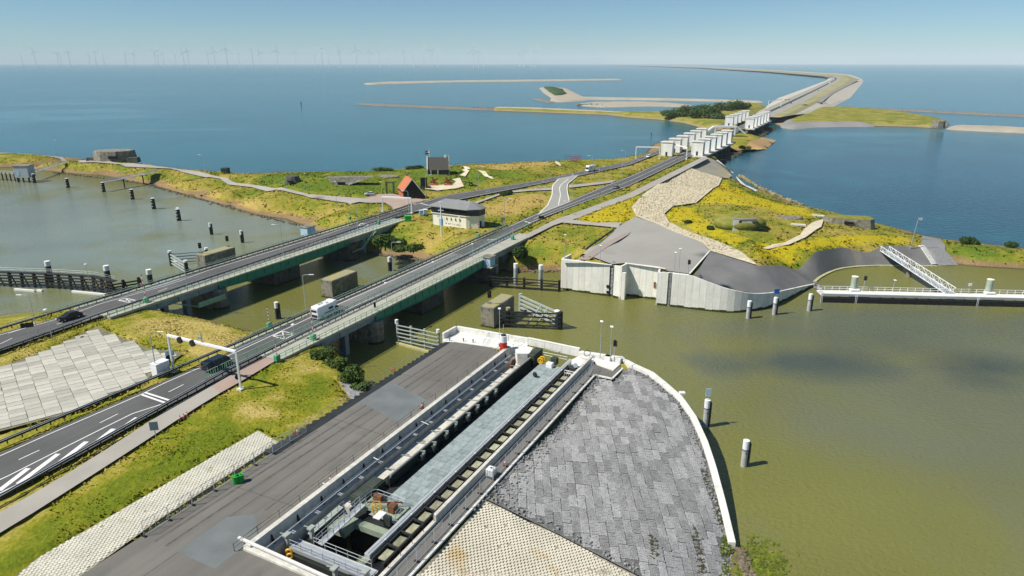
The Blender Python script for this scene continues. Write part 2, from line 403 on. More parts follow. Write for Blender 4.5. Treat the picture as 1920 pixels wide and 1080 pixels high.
# ---- near land
PIT = [Q(44.4, -56.4), Q(112.4, -56.4), Q(112.4, -40.2), Q(44.4, -40.2)]
ZW = lambda f: 8.0 - 6.9 * f
curve_px = [(1112, 654), (1165, 667), (1187, 680), (1225, 697), (1250, 717), (1280, 743), (1306, 780), (1328, 828), (1343, 873), (1361, 939), (1380, 1017)]
curve_z = [7.6, 7.6, 7.5, 7.2, 6.8, 6.1, 5.3, 4.3, 3.4, 2.3, 1.1]
CURVE = [P(x, y, z) for (x, y), z in zip(curve_px, curve_z)]
near = Land([(-120, 592, 0, -.4), (0, 588, 0, -.4), (133, 574, 0, -.4), (185, 558, 0, -.4), (250, 560, 0, -.4), (325, 582, 0, -.4), (400, 599, 0, -.4), (470, 616, 0, -.4), (500, 632, 0, -.4),
    (560, 648, 0, -.4), (620, 668, 0, -.4), (655, 685, 0, -.4), (697, 727, 0, -.4), (690, 738, 7, 6.9), (762, 693, 7, 6.9), (845, 642, 7, 6.9), (832, 627, 7, 6.9), (857, 613, 7, 6.9), (990, 640, 7, 6.9), (1100, 661, 7, 6.9)]
    + [(x - 6, y + 6, z - .6, z - .6) for (x, y), z in zip(curve_px[1:], curve_z[1:])]
    + [(1385, 1034, 0, -.4), (1380, 1120, 0, -.4), (1385, 1300, 0, -.5), (960, 1500, 6, 6), (100, 1300, 6.8, 6.8), (-300, 1100, 6.8, 6.8), (-350, 800, 6.8, 6.8), (-250, 640, 6.8, 6.8)],
    [(-100, 620, 6.6), (0, 603, 5.5), (100, 585, 5), (60, 640, 7), (170, 600, 7), (250, 575, 6.8), (325, 590, 5.6), (400, 607, 5.6), (470, 624, 5.8), (300, 620, 6.6), (420, 640, 6.8), (480, 645, 7),
     (150, 660, 6.7), (0, 700, 6.7), (280, 700, 6.8), (60, 800, 6.9), (540, 640, 7), (590, 660, 6.6), (640, 700, 6.6), (620, 650, 6), (650, 740, 6.9), (560, 760, 6.9), (500, 700, 7.1), (350, 800, 7), (100, 950, 7), (0, 1010, 7),
     (530, 830, 6.9), (160, 1075, 6.9), (460, 1020, 6.9), (800, 700, 6.9), (700, 800, 6.9), (1120, 690, 6.9), (955, 878, 6.9), (775, 1075, 6.9), (1150, 690, 6.9),
     (1050, 1000, 4.6), (1200, 950, 3.8), (1290, 1000, 2.2), (1200, 1075, 2.6), (1340, 1050, .6), (1150, 850, 5.6), (1230, 800, 5.6)])
near.holes = [[(q.x, q.y) for q in PIT]]
# ---- main island
main = Land([(-200, 306, 0, -.4), (0, 315, 0, -.4), (45, 316, 0, -.4), (88, 322, 0, -.4), (175, 329, 0, -.4), (215, 336, 0, -.4), (278, 346, 0, -.4), (350, 367, 0, -.4), (425, 387, 0, -.4), (480, 403, 0, -.4), (530, 412, 0, -.4),
    (562, 424, 0, -.4), (610, 441, 0, -.4), (655, 460, 0, -.4), (690, 473, 0, -.4), (707, 477, 0, -.4), (740, 482, 0, -.4), (780, 487, 0, -.4), (870, 500, 0, -.4), (930, 508, 0, -.4), (963, 511, 0, -.4), (1052, 509, 0, -.4), (1052, 541, 0, 6),
    (1143, 555, 0, 8.8), (1164, 559, 0, 8.8), (1176, 553, 0, 8.8), (1232, 561, 0, 8.8), (1240, 571, 0, 8.8), (1292, 578, 0, 8.8), (1332, 583, 0, 7.2), (1380, 585.5, 0, 5.7), (1420, 580.5, 0, 4.4), (1453, 571.5, 0, 3.6), (1493, 551.5, 0, 1.9), (1527, 533, 0, .3),
    (1527, 527, 0, -.3), (1547, 515, 0, -.3), (1580, 503, 0, -.3), (1647, 498, 0, -.3), (1757, 499, 0, -.3), (1797, 499, 0, -.3), (1920, 506, 0, -.3), (2150, 515, 0, -.3), (2150, 478, 0, -.3),
    (1920, 462, 0, -.3), (1765, 445, 0, -.3), (1727, 437, 0, -.3), (1640, 417, 0, -.3), (1565, 397, 0, -.3), (1500, 384, 0, -.3), (1440, 360, 0, -.3), (1415, 352, 0, -.3), (1392, 340, 0, -.3), (1378, 328, 0, -.3), (1342, 301, 0, -.3),
    (1338, 292, 5, 5), (1368, 275, 5, 5), (1385, 284, 0, -.3), (1437, 281, 0, -.3), (1455, 268, 0, -.3), (1458, 263, 0, -.3), (1442, 252, 0, -.3), (1425, 244, 0, -.3), (1425, 236, 5, 5), (1445, 224, 5, 5), (1380, 215, 5, 5), (1335, 236, 0, -.3), (1322, 243, 0, -.3), (1287, 251, 0, -.3), (1222, 270, 0, -.3),
    (1205, 288, 0, -.3), (1135, 301, 0, -.3), (1095, 303, 0, -.3), (1060, 298, 0, -.3), (960, 304, 0, -.3), (905, 306, 0, -.3), (855, 308, 0, -.3), (805, 313, 0, -.3), (745, 316, 0, -.3), (690, 320, 0, -.3), (580, 321, 0, -.3), (480, 325, 0, -.3), (420, 322, 0, -.3), (340, 315, 0, -.3),
    (250, 304, 0, -.3), (170, 298, 0, -.3), (60, 288, 0, -.3), (0, 284, 0, -.3), (-200, 274, 0, -.3)],
    [(0, 286, 5), (60, 290, 5), (170, 300, 5), (250, 306, 5), (340, 318, 5), (420, 327, 5.5), (480, 329, 7), (580, 325, 8), (690, 324, 8.5), (745, 320, 8.5), (805, 318, 8.5), (855, 313, 8), (905, 310, 8), (960, 308, 8), (1060, 301, 8), (1135, 306, 7), (1195, 296, 7), (-150, 283, 5), (-150, 294, 4),
     (0, 298, 4), (88, 305, 4), (175, 312, 4.3), (278, 328, 4.3), (350, 343, 4.6), (425, 362, 5), (480, 377, 5.5), (530, 390, 6), (590, 412, 6.6), (480, 350, 6), (400, 330, 5.4), (580, 367, 7), (640, 345, 8.3), (540, 345, 8), (720, 350, 7.2), (680, 375, 7), (640, 400, 6.8), (620, 425, 6.9),
     (560, 453, 7), (660, 425, 7), (700, 413, 7), (810, 380, 7), (900, 362, 7), (960, 352, 7), (1100, 323, 7), (1180, 306, 7), (1237, 284, 7), (905, 452, 7), (960, 428, 7), (1035, 395, 7), (1120, 362, 7), (1180, 340, 7), (1290, 290, 7), (1040, 360, 7), (850, 430, 7), (940, 400, 6.6),
     (700, 438, 6.6), (735, 448, 6.2), (800, 462, 6), (860, 460, 6.6), (720, 468, 1.8), (780, 478, 1.8), (1000, 450, 6.8), (1060, 460, 7), (960, 480, 5), (1030, 485, 6), (1000, 500, 1.6), (1060, 412, 7.3), (1110, 418, 7.6), (860, 335, 7.8), (960, 325, 8), (1010, 330, 7.2), (900, 345, 7.2),
     (1160, 425, 8.7), (1192, 405, 8.8), (1331, 471, 8.8), (1100, 470, 8.8), (1200, 450, 8.8), (1250, 500, 8.8), (1080, 486, 8.8), (1120, 390, 8), (1200, 365, 7.6),
     (1285, 312, 7), (1322, 294, 6.8), (1354, 334, 5.5), (1305, 380, 8.6), (1255, 400, 9), (1350, 355, 9), (1400, 350, 4), (1400, 385, 10), (1400, 412, 11.2), (1470, 395, 8), (1470, 430, 9), (1400, 445, 9.3), (1420, 470, 8.8), (1560, 430, 7.5), (1580, 405, 5.5), (1640, 430, 4.5), (1600, 450, 6.5), (1700, 447, 4),
     (1422, 499, 7.6), (1530, 472, 6.3), (1580, 463, 5.8), (1657, 460, 5.2), (1723, 463, 4.4), (1745, 448, 2.8), (1830, 463, 3.6), (1920, 476, 3.6), (1830, 480, 3), (1920, 488, 2.6), (2100, 488, 4),
     (1400, 262, 6.5), (1425, 262, 4), (1400, 250, 7), (1330, 255, 6.6), (1300, 262, 6.6), (1390, 225, 6.6)])
for x, y, rx, ry, bh in ((930, 338, 8, 9, 2.2), (985, 328, 12, 9, 2.4), (952, 330, 5, 6, -1.8), (905, 325, 7, 8, 1.8), (700, 338, 16, 10, 1.6), (590, 342, 12, 9, 1.8), (560, 332, 9, 8, 1.2), (650, 330, 14, 9, 1.4), (1010, 316, 14, 10, 1.6), (880, 318, 8, 8, 1.5)):   # grassed-over casemate mounds
    q = P(x, y, 8); main.bumps.append((q.x, q.y, rx, ry, bh))
# ---------------------------------------------------------------- water
def water_mat(name, stops, bump=.25, scale=.6, rough=.12, streak=None, patchy=None):
    "stops: list of (colour, centre xy, radius) blended over the first colour"
    m = bpy.data.materials.new(name); m.use_nodes = True; N = m.node_tree.nodes; L = m.node_tree.links; b = N['Principled BSDF']
    b.inputs['Roughness'].default_value = rough; b.inputs['IOR'].default_value = 1.33; b.inputs['Specular IOR Level'].default_value = .5
    g = N.new('ShaderNodeNewGeometry')
    def noi(sc, det=4, dist=0, st=(1, 1, 1)):
        mp = N.new('ShaderNodeMapping'); mp.inputs['Scale'].default_value = st; L.new(g.outputs['Position'], mp.inputs[0])
        n = N.new('ShaderNodeTexNoise'); n.inputs['Scale'].default_value = sc; n.inputs['Detail'].default_value = det; n.inputs['Distortion'].default_value = dist
        L.new(mp.outputs[0], n.inputs['Vector']); return n.outputs[0]
    def mr(v, a, c, lo=0, hi=1):
        x = N.new('ShaderNodeMapRange'); x.inputs[1].default_value = a; x.inputs[2].default_value = c; x.inputs[3].default_value = lo; x.inputs[4].default_value = hi; L.new(v, x.inputs[0]); return x.outputs[0]
    def mth(op, a, c):
        x = N.new('ShaderNodeMath'); x.operation = op
        for i, q in ((0, a), (1, c)):
            if isinstance(q, (int, float)): x.inputs[i].default_value = q
            else: L.new(q, x.inputs[i])
        return x.outputs[0]
    col = None
    wob = noi(.035, 5, .8)
    for c, ctr, rad in stops:
        if col is None:
            rg = N.new('ShaderNodeRGB'); rg.outputs[0].default_value = (*c, 1); col = rg.outputs[0]; continue
        d = N.new('ShaderNodeVectorMath'); d.operation = 'SUBTRACT'; L.new(g.outputs['Position'], d.inputs[0]); d.inputs[1].default_value = (*ctr, 0)
        s = N.new('ShaderNodeVectorMath'); s.operation = 'MULTIPLY'; L.new(d.outputs[0], s.inputs[0]); s.inputs[1].default_value = (1 / rad[0], 1 / rad[1], 0)
        ln = N.new('ShaderNodeVectorMath'); ln.operation = 'LENGTH'; L.new(s.outputs[0], ln.inputs[0])
        f = mr(mth('ADD', ln.outputs[1], mth('MULTIPLY', mth('SUBTRACT', wob, .5), 1.9)), rad[2] if len(rad) > 2 else .6, 1.1, 1, 0)
        x = N.new('ShaderNodeMix'); x.data_type = 'RGBA'; L.new(f, x.inputs[0]); L.new(col, x.inputs[6]); x.inputs[7].default_value = (*c, 1); col = x.outputs[2]
    if streak:                                # pale slicks of foam and calm water
        sk = mr(noi(streak[1], 6, 1.6, (.35, 1, 1)), streak[2], streak[2] + .05); x = N.new('ShaderNodeMix'); x.data_type = 'RGBA'; L.new(sk, x.inputs[0]); L.new(col, x.inputs[6]); x.inputs[7].default_value = (*streak[0], 1); col = x.outputs[2]
    v = noi(.012, 5, .4); h = N.new('ShaderNodeVectorMath'); h.operation = 'SCALE'; L.new(col, h.inputs[0]); L.new(mr(v, .3, .7, .82, 1.15), h.inputs[3])
    L.new(h.outputs[0], b.inputs['Base Color'])
    hh = mth('ADD', mth('MULTIPLY', noi(scale, 3, .4, (1, 1.5, 1)), 1.0), mth('MULTIPLY', noi(scale * 4.3, 3, .2), .35))
    bp = N.new('ShaderNodeBump'); bp.inputs['Strength'].default_value = bump; bp.inputs['Distance'].default_value = .5; L.new(hh, bp.inputs['Height']); L.new(bp.outputs[0], b.inputs['Normal'])
    return m
sea_m = water_mat('open water', [((.015, .108, .126), 0, 0), ((.009, .060, .082), (330, 300), (330, 330, .5))], bump=.35, scale=.35, rough=.16, streak=((.045, .15, .175), .0035, .585))
harb_m = water_mat('silty harbour water', [((.168, .168, .042), 0, 0), ((.195, .24, .205), (-210, 250), (175, 110, .45)), ((.150, .158, .082), (95, 125), (75, 60, .2)), ((.078, .094, .072), (62, 132), (24, 10, .35)), ((.062, .075, .06), (98, 130), (16, 12, .2)), ((.125, .14, .085), (95, 152), (60, 22, .3))], bump=.55, scale=1.2, rough=.12)  # left basin stop is paler, with sky reflection put into its colour
n = 64; rr = 42000
me = bpy.data.meshes.new('sea'); me.from_pydata([(rr * math.cos(2 * math.pi * k / n), rr * math.sin(2 * math.pi * k / n), 0) for k in range(n)], [], [tuple(range(n))]); me.materials.append(sea_m)
tag(link('sea', me), kind='structure')
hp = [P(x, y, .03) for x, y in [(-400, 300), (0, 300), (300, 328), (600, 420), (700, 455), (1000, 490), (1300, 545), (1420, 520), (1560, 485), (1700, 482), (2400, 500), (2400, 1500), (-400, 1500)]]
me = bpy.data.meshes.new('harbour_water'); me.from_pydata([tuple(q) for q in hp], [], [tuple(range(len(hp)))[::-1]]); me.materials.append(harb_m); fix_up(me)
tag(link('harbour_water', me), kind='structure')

# ---------------------------------------------------------------- roads
ZR = 7.3
def PL(pts, z=ZR): return [P(x, y, z) for x, y in pts]
Lb = PL([(-140, 916), (0, 855), (78, 820), (264, 740), (319, 713), (433, 665), (527, 621), (640, 568), (720, 533), (860, 469), (903, 449), (957, 424), (1015, 398), (1065, 379), (1143, 346), (1180, 332), (1287, 284), (1330, 265), (1380, 240), (1425, 219)])
Rb = PL([(-140, 1000), (0, 932), (123, 868), (306, 765), (440, 697), (552, 632), (615, 599), (680, 568), (730, 546), (890, 470), (928, 449), (1007, 413), (1057, 393), (1180, 348), (1287, 297), (1340, 270), (1388, 244), (1436, 220)])
La = PL([(-160, 672), (0, 627), (110, 597), (183, 570), (320, 532), (387, 507), (600, 443), (693, 410), (740, 396), (777, 383), (843, 365), (1003, 340), (1097, 320), (1180, 303), (1237, 280), (1290, 257), (1340, 238), (1418, 212)])
Ra = PL([(-160, 706), (0, 657), (53, 638), (173, 597), (273, 562), (350, 535), (447, 503), (600, 453), (673, 427), (770, 399), (860, 374), (947, 357), (1035, 340), (1100, 326), (1180, 309), (1243, 284), (1296, 260), (1348, 240), (1428, 215)])
class Two:                                    # both lands share the road corridor
    def __init__(s): s.press = None
def road(name, A, B, m):
    o = strip(name, A, B, m)
    a = resample(A, 60); b = resample(B, 60)
    for l in (near, main): l.press.append(([(q.x, q.y) for q in a] + [(q.x, q.y) for q in reversed(b)], a[0].z, 0))
    return o
def blend(A, B, f, n=120): return [a.lerp(b, f) for a, b in zip(resample(A, n), resample(B, n))]
Lbo = offline(Lb, -.9); Lao = offline(La, -.7)
road_b = road('road', Lbo, Rb, asph_road)
road_a = road('road', Lao, offline(Ra, .4), asph_road)
def cut(pts, s0, s1):
    f = resample(pts, 500); return [q for q in f if s0 <= ST(q)[0] <= s1]
line(road_b, cut(Lb, 0, 900), .18); line(road_a, cut(offline(La, .35), 40, 900), .16); line(road_a, cut(offline(Ra, -.45), 40, 900), .16)
line(road_b, cut(offline(Rb, -.35), 86, 900), .16)
mid_b = blend(Lb, Rb, .5)
# near road: lane dashes, hatched wedge, stop lines
hw = PL([(-140, 962), (0, 900), (123, 838), (247, 776), (306, 757)])
line(road_b, hw, .2); line(road_b, PL([(-140, 990), (0, 925), (123, 862), (306, 760)]), .2)
def bar_px(road_, a, b, w, name='hatch_bar', z=ZR): strip(name, *[offline([P(*a, z), P(*b, z)], d) for d in (-w / 2, w / 2)], paint, road_, .014, n=2)
for a, b in [((-60, 958), (-15, 915)), ((-2, 920), (53, 878)), ((34, 907), (109, 851)), ((104, 873), (162, 828)), ((174, 834), (213, 804)), ((231, 801), (257, 783))]: bar_px(road_b, a, b, .75)
for a, b in [((35, 862), (74, 844)), ((187, 793), (221, 776)), ((316, 735), (344, 721)), ((-105, 925), (-70, 909))]: bar_px(road_b, a, b, .16, 'lane_dash')
bar_px(road_b, (266, 740), (312, 756), .4, 'stop_line'); bar_px(road_b, (272, 736), (322, 752), .4, 'stop_line')
for a, b in [((0, 645), (23, 634)), ((106, 608), (119, 604)), ((16, 625), (44, 616)), ((296, 547), (314, 540)), ((-60, 663), (-35, 655))]: bar_px(road_a, a, b, .16, 'lane_dash')
def cross_box(rd, q):                         # painted box with a cross at the barriers
    for a, b in ((0, 1), (1, 2), (2, 3), (3, 0), (0, 2), (1, 3)): bar_px(rd, q[a], q[b], .22, 'box_marking')
cross_box(road_b, [(511, 630), (529, 621), (553, 626), (534, 636)])
cross_box(road_a, [(221, 563), (235, 559), (254, 563), (246, 568)])
cross_box(road_a, [(672, 423), (678, 418), (692, 420), (687, 424)])
bar_px(road_b, (984, 415), (997, 419), .5, 'stop_line'); bar_px(road_b, (914, 450), (930, 449), .5, 'stop_line'); bar_px(road_a, (788, 381), (803, 385), .5, 'stop_line')
dashes(road_a, cut(blend(La, Ra, .5), 255, 900), .16, 3, 9)
dashes(road_b, cut(mid_b, 215, 900), .16, 60, 1)
# link roads between the carriageways
lk = strip('link_road', PL([(1047, 334), (1035, 347), (1034, 366), (1026, 385), (1006, 404)]), PL([(1086, 327), (1064, 344), (1062, 355), (1067, 378), (1070, 378)]), asph_plaza, dz=.006)
line(lk, PL([(1047, 336), (1036, 348), (1035, 366), (1027, 384), (1010, 401)]), .35); line(lk, PL([(1082, 330), (1064, 345), (1063, 355), (1067, 376)]), .35); line(lk, PL([(1066, 335), (1050, 348), (1049, 354), (1051, 366), (1047, 384)]), .3, name='lane_line')
near.press; main.press.append(([(q.x, q.y) for q in PL([(1040, 334), (1028, 347), (1028, 366), (1020, 385), (1006, 404), (1075, 378), (1070, 355), (1070, 344), (1090, 327)])], ZR, 0))
strip('cycle_path', PL([(886, 380), (947, 359), (1000, 353), (1035, 352)]), PL([(888, 383), (947, 362), (1000, 357), (1035, 356)]), path_m, dz=-.02, land=main)
strip('cycle_path', PL([(1066, 347), (1127, 341), (1155, 337)]), PL([(1066, 352), (1127, 345), (1148, 342)]), path_m, dz=-.02, land=main)
# ---------------------------------------------------------------- paths and paved areas
cp = road('cycle_path', PL([(-140, 1030), (0, 962), (169, 862), (317, 766), (445, 695), (545, 645)], 7.2), PL([(-140, 1075), (0, 1001), (169, 893), (267, 830), (352, 774), (415, 735), (455, 713), (510, 678), (548, 660)], 7.2), path_m)
strip('cycle_path', PL([(397, 724), (445, 697), (520, 660)], 7.21), PL([(412, 737), (457, 712), (530, 668)], 7.21), path_red)
PA = strip('cycle_path', PL([(985, 440), (1040, 412), (1075, 400), (1180, 362), (1322, 292)], 7.35), PL([(990, 446), (1043, 420), (1080, 410), (1190, 368), (1328, 297)], 7.35), path_m, land=main)
patch('side_path', main, [(1062, 410), (1110, 417), (1165, 417), (1158, 427), (1110, 422), (1052, 417)], path_m)
patch('coast_path', main, [(-150, 280), (0, 285), (113, 294), (140, 300), (225, 306), (320, 313), (400, 329), (480, 347), (580, 364), (680, 372), (715, 380), (690, 380), (580, 370), (480, 353), (400, 333), (320, 316), (225, 308), (150, 305), (113, 298), (0, 288), (-150, 283)], path_m, step=4)
patch('museum_forecourt', main, [(680, 372), (700, 365), (735, 362), (760, 370), (800, 374), (740, 395), (735, 388), (722, 380), (705, 379)], mat('forecourt brick', (.40, .31, .25), var=.15, scale=.3), step=3)
for pl in ([(795, 350), (810, 347), (850, 345), (855, 340), (848, 336), (862, 333), (870, 349), (855, 353), (820, 357), (797, 354)], [(862, 328), (872, 322), (866, 318), (874, 316), (880, 320), (872, 331)], [(895, 319), (910, 321), (922, 331), (926, 336), (918, 334), (903, 324)], [(872, 317), (862, 312), (873, 312), (882, 317)], [(1040, 302), (1050, 306), (1052, 312), (1042, 306)]):
    patch('shell_path', main, pl, sand_path, step=3)
patch('quay_plaza', main, [(1192, 406), (1238, 422), (1317, 455), (1331, 471), (1293, 513), (1255, 508), (1240, 505), (1172, 493), (1147, 495), (1075, 487), (1105, 465), (1150, 434), (1160, 424)], asph_plaza, step=4)
patch('asphalt_revetment', main, [(1332, 471), (1422, 499), (1440, 497), (1530, 472), (1580, 463), (1657, 460), (1727, 463), (1757, 499), (1647, 498), (1580, 503), (1547, 514.5), (1528, 528)], asph_slope, step=2.4, extra=[(1527, 533), (1493, 551.5), (1453, 571.5), (1420, 580.5), (1380, 585.5), (1332, 583), (1293, 578)])
patch('gravel_ramp', main, [(1729, 440), (1760, 447), (1773, 470), (1797, 497), (1760, 498), (1728, 462)], mat('basalt gravel', (.27, .27, .27), var=.35, scale=3, fine=9, bump=.6), step=3)
stone_m = mat('pale rubble facing', (.62, .55, .40), col2=(.40, .35, .24), scale=1.3, var=.4, fine=4, bump=.8, bscale=2.5)
patch('rubble_slope', main, [(1285, 312), (1354, 334), (1335, 355), (1305, 380), (1262, 386), (1246, 400), (1255, 417), (1278, 428), (1340, 450), (1390, 472), (1421, 497), (1332, 470), (1317, 455), (1238, 422), (1193, 405), (1184, 388), (1205, 365)], stone_m, step=3)
patch('basalt_slope', main, [(1286, 311), (1322, 293), (1340, 300), (1370, 326), (1372, 330), (1354, 334)], mat('grey sluice facing', (.25, .25, .25), col2=(.33, .30, .16), scale=.2, var=.3, bump=.5), step=3)
patch('dry_field', main, [(1430, 465), (1470, 455), (1500, 440), (1512, 425), (1528, 415), (1545, 410), (1540, 425), (1510, 445), (1480, 458), (1440, 467)], sand_path, step=3)
patch('tiled_walk', main, [(1378, 326), (1342, 300), (1345, 299), (1381, 326), (1398, 345), (1420, 357), (1417, 359), (1394, 347)], conc_new, step=3, off=.2)
# far side sand tongue
patch('sand_tongue', main, [(1378, 281), (1420, 262), (1442, 252), (1455, 264), (1437, 280)], mat('sand', (.46, .30, .13), var=.15), step=4)
# foreground paving
edge_l = [(845, 643), (762, 691), (697, 733), (690, 738), (530, 826), (300, 970), (160, 1076), (40, 1180)]
ap = [Q(112, -68.0), Q(106.5, -57.0), Q(30, -57.0), Q(30, -69.6), Q(66, -69.6), Q(100, -69.3)]
patch_w('lock_apron', near, [(q.x, q.y) for q in ap], asph_apron, z=7.0, step=4)
patch_w('lock_apron', near, [(q.x, q.y) for q in [Q(30, -40.0), Q(111, -40.0), Q(111, -34.4), Q(105.5, -34.4), Q(105.5, -37.7), Q(30, -37.7)]], asph_apron, z=7.0, step=4)
patch_w('lock_apron', near, [(q.x, q.y) for q in [Q(30, -57.0), Q(43.6, -57.0), Q(43.6, -40.0), Q(30, -40.0)]], asph_apron, z=7.0, step=4)
patch('stone_slope', near, [(636, 716), (655, 716), (690, 737), (660, 752)], mat('grey stone pitching', (.34, .345, .34), var=.4, scale=2.5, fine=7, bump=.8), off=.12, step=1)
seam = mat('asphalt seam', (.085, .08, .075), var=.3, scale=1); tyre = mat('tyre marks', (.125, .118, .108), var=.35, scale=1.5)
for a_, b_, w_, m_ in ((Q(32, -63.4, 7.006), Q(110, -63.2, 7.006), .09, seam), (Q(72, -69, 7.006), Q(71.5, -57.6, 7.006), .09, seam), (Q(90, -69, 7.006), Q(91, -57.6, 7.006), .08, seam), (Q(52, -69, 7.006), Q(52.4, -57.6, 7.006), .08, seam), (Q(40, -65.6, 7.005), Q(104, -64.4, 7.005), .35, tyre), (Q(40, -67.4, 7.005), Q(104, -66.2, 7.005), .35, tyre), (Q(50, -60.4, 7.005), Q(98, -61.3, 7.005), .3, tyre)):
    o = MB(); d_ = (b_ - a_).normalized(); pts_ = resample([a_, b_], 14); pts_ = [q + Vector((-d_.y, d_.x, 0)) * random.uniform(-.06, .06) for q in pts_]; strip('asphalt_seam', offline(pts_, -w_ / 2), offline(pts_, w_ / 2), m_, n=14)
patch('plaza_strip', None, [(1082, 486.5), (1130, 458), (1160, 442), (1183, 434), (1178, 440), (1140, 462), (1104, 487.5)], mat('reddish asphalt', (.34, .285, .245), var=.12, scale=.2), z=8.93, step=3)
for nm, pl in (('apron_patch', [(Q(40, -63.5)), Q(40, -57.4), Q(46.5, -57.4), Q(49, -61), Q(47, -63.5)]), ('apron_patch', [Q(78.5, -69), Q(87, -69), Q(83.5, -58), Q(75.5, -58.5)])):
    o = patch_w(nm, None, [(q.x, q.y) for q in pl], asph_new, z=7.008, step=4)

# ================================================================ FOREGROUND LOCK
def sbox(m, s0, s1, t0, t1, z0, z1):
    "box in the lock frame"
    return m.prism([tuple(Q(s, t)[:2]) for s, t in ((s0, t0), (s1, t0), (s1, t1), (s0, t1))], z0, z1)
# ---- gate chamber walls
ch = thing('gate_chamber', 'long sunken concrete chamber holding the sliding lock gate', 'lock chamber', Q(78, -48, 0))
m = part('side_wall', concrete, ch); sbox(m, 44, 109, -57.0, -56.25, -2, 7.62); wl = m.fin(bevel=.03)
m = part('ledge', concrete, ch); sbox(m, 44.8, 109, -56.25, -55.2, -2, 5.85); m.fin(bevel=.03)
m = part('lower_ledge', concrete, ch); sbox(m, 57.5, 109, -55.19, -53.3, -2, 4.95); m.fin(bevel=.03)
m = part('side_wall', concrete, ch); sbox(m, 57.8, 110.2, -40.45, -39.95, -2, 8.15); m.fin(bevel=.03)
m = part('low_wall', concrete, ch); sbox(m, 44, 57.7, -40.45, -39.95, -2, 7.35); m.fin(bevel=.03)
m = part('end_wall', concrete, ch); sbox(m, 43.6, 44.4, -57.0, -40.0, -2, 7.3); m.fin(bevel=.03)
m = part('end_beam', conc_new, ch); m.bar(Q(44.3, -58.4, 7.75), Q(43.9, -39.8, 7.75), .32, .3); m.fin(bevel=.03)
m = part('wall_kerb', concrete, ch); sbox(m, 44, 108, -57.55, -57.08, 6.9, 7.14); m.fin()
for k in range(15):                                   # wall joints and brackets
    s = 47 + k * 4.25
    m = part('bracket', black, ch); m.add([Q(s, -56.24, 7.0), Q(s, -56.24, 5.9), Q(s, -55.75, 5.9), Q(s + .22, -56.24, 7.0), Q(s + .22, -56.24, 5.9), Q(s + .22, -55.75, 5.9)], [(0, 1, 2), (5, 4, 3), (0, 2, 5, 3), (0, 3, 4, 1), (1, 4, 5, 2)]); m.fin()
    m = part('pipe_support', galv, ch); m.bar(Q(s + 2.1, -55.9, 6.35), Q(s + 2.1, -54.6, 6.35), .12, .1); m.bar(Q(s + 2.4, -55.9, 6.35), Q(s + 2.4, -54.6, 6.35), .12, .1); m.fin()
m = part('service_pipe', galv, ch); m.tube(Q(45.2, -55.45, 6.5), Q(107.5, -55.45, 6.5), .1, n=8); m.tube(Q(52, -55.7, 6.62), Q(107.5, -55.7, 6.62), .06); m.fin()
def handrail(par, pts, h=1.05, step=2.5, m_=None, r=.035, rails=(1.0, .5), name='handrail'):
    m_ = m_ or galv; m = part(name, m_, par); L = plen(pts); n = max(2, int(L / step) + 1); q = resample(pts, n)
    for f in rails: m.path([p + Vector((0, 0, h * f)) for p in q], r, 5)
    for p in q: m.tube(p, p + Vector((0, 0, h)), r * 1.1, n=5)
    return m.fin()
hr = thing('railing', 'grey tube railing along the left rim of the gate chamber', 'railing', Q(76, -57.7, 7.0)); handrail(hr, [Q(43, -57.75, 7.0), Q(109, -57.75, 7.0)], step=3.4, m_=conc_old, r=.05)
hr = thing('railing', 'short tube railing on the low right rim at the near end of the chamber', 'railing', Q(50, -40.2, 7.35)); handrail(hr, [Q(44, -40.2, 7.35), Q(57.6, -40.2, 7.35)], step=2.2, m_=dkmetal, rails=(1.0,))
# ---- the sliding gate
gate = thing('lock_gate', 'sliding lock gate with blue-grey plated deck lying in its chamber', 'lock gate', Q(80, -47, 0))
teal = mat('worn blue grey deck plate', (.29, .345, .335), var=.22, scale=1.2, fine=4, rnd=.15, rough=.55, spec=.4, wear=((.34, .40, .38), .9, .6))
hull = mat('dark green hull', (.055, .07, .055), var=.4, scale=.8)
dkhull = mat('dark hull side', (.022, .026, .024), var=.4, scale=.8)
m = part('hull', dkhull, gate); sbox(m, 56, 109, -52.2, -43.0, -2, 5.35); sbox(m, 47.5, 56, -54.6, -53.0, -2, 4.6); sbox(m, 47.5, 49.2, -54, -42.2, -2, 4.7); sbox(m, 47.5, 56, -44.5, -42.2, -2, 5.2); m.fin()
pm = []
for wdt in (2.4, 1.6, .84): pm.append(MB().box((0, 0, 0), (1.5, wdt - .05, .1)).mesh('deck_plate', teal))
for r_ in range(33):
    s = 57.3 + r_ * 1.55; t = -49.3; ws = [0, 1, 2]; random.shuffle(ws)
    for w in ws:
        wd = (2.4, 1.6, .84)[w]; o = link('deck_plate', pm[w], gate); o.location = Q(s, t + wd / 2, 5.95 + random.uniform(-.012, .012)) - gate.location; o.rotation_euler = (0, 0, AX); t += wd
m = part('deck_seam', galv, gate)
for r_ in range(34): m.bar(Q(56.5 + r_ * 1.55, -49.3, 6.0), Q(56.5 + r_ * 1.55, -44.5, 6.0), .08, .06)
m.fin()
m = part('edge_beam', mat('silver beam', (.46, .49, .50), var=.1, scale=1, rough=.5, metal=.2), gate); sbox(m, 50, 111, -44.75, -44.0, 5.9, 6.55); sbox(m, 50, 111, -44.35, -44.28, 6.55, 6.62); m.fin(bevel=.02)
m = part('gallery_beam', mat('grey green pipe', (.28, .29, .25), var=.2, scale=1), gate); m.tube(Q(63.5, -51.1, 7.0), Q(107, -51.1, 7.0), .17, n=8)
for k in range(12): m.bar(Q(65 + k * 3.8, -51.1, 6.9), Q(65 + k * 3.8, -53.2, 6.6), .12, .12)
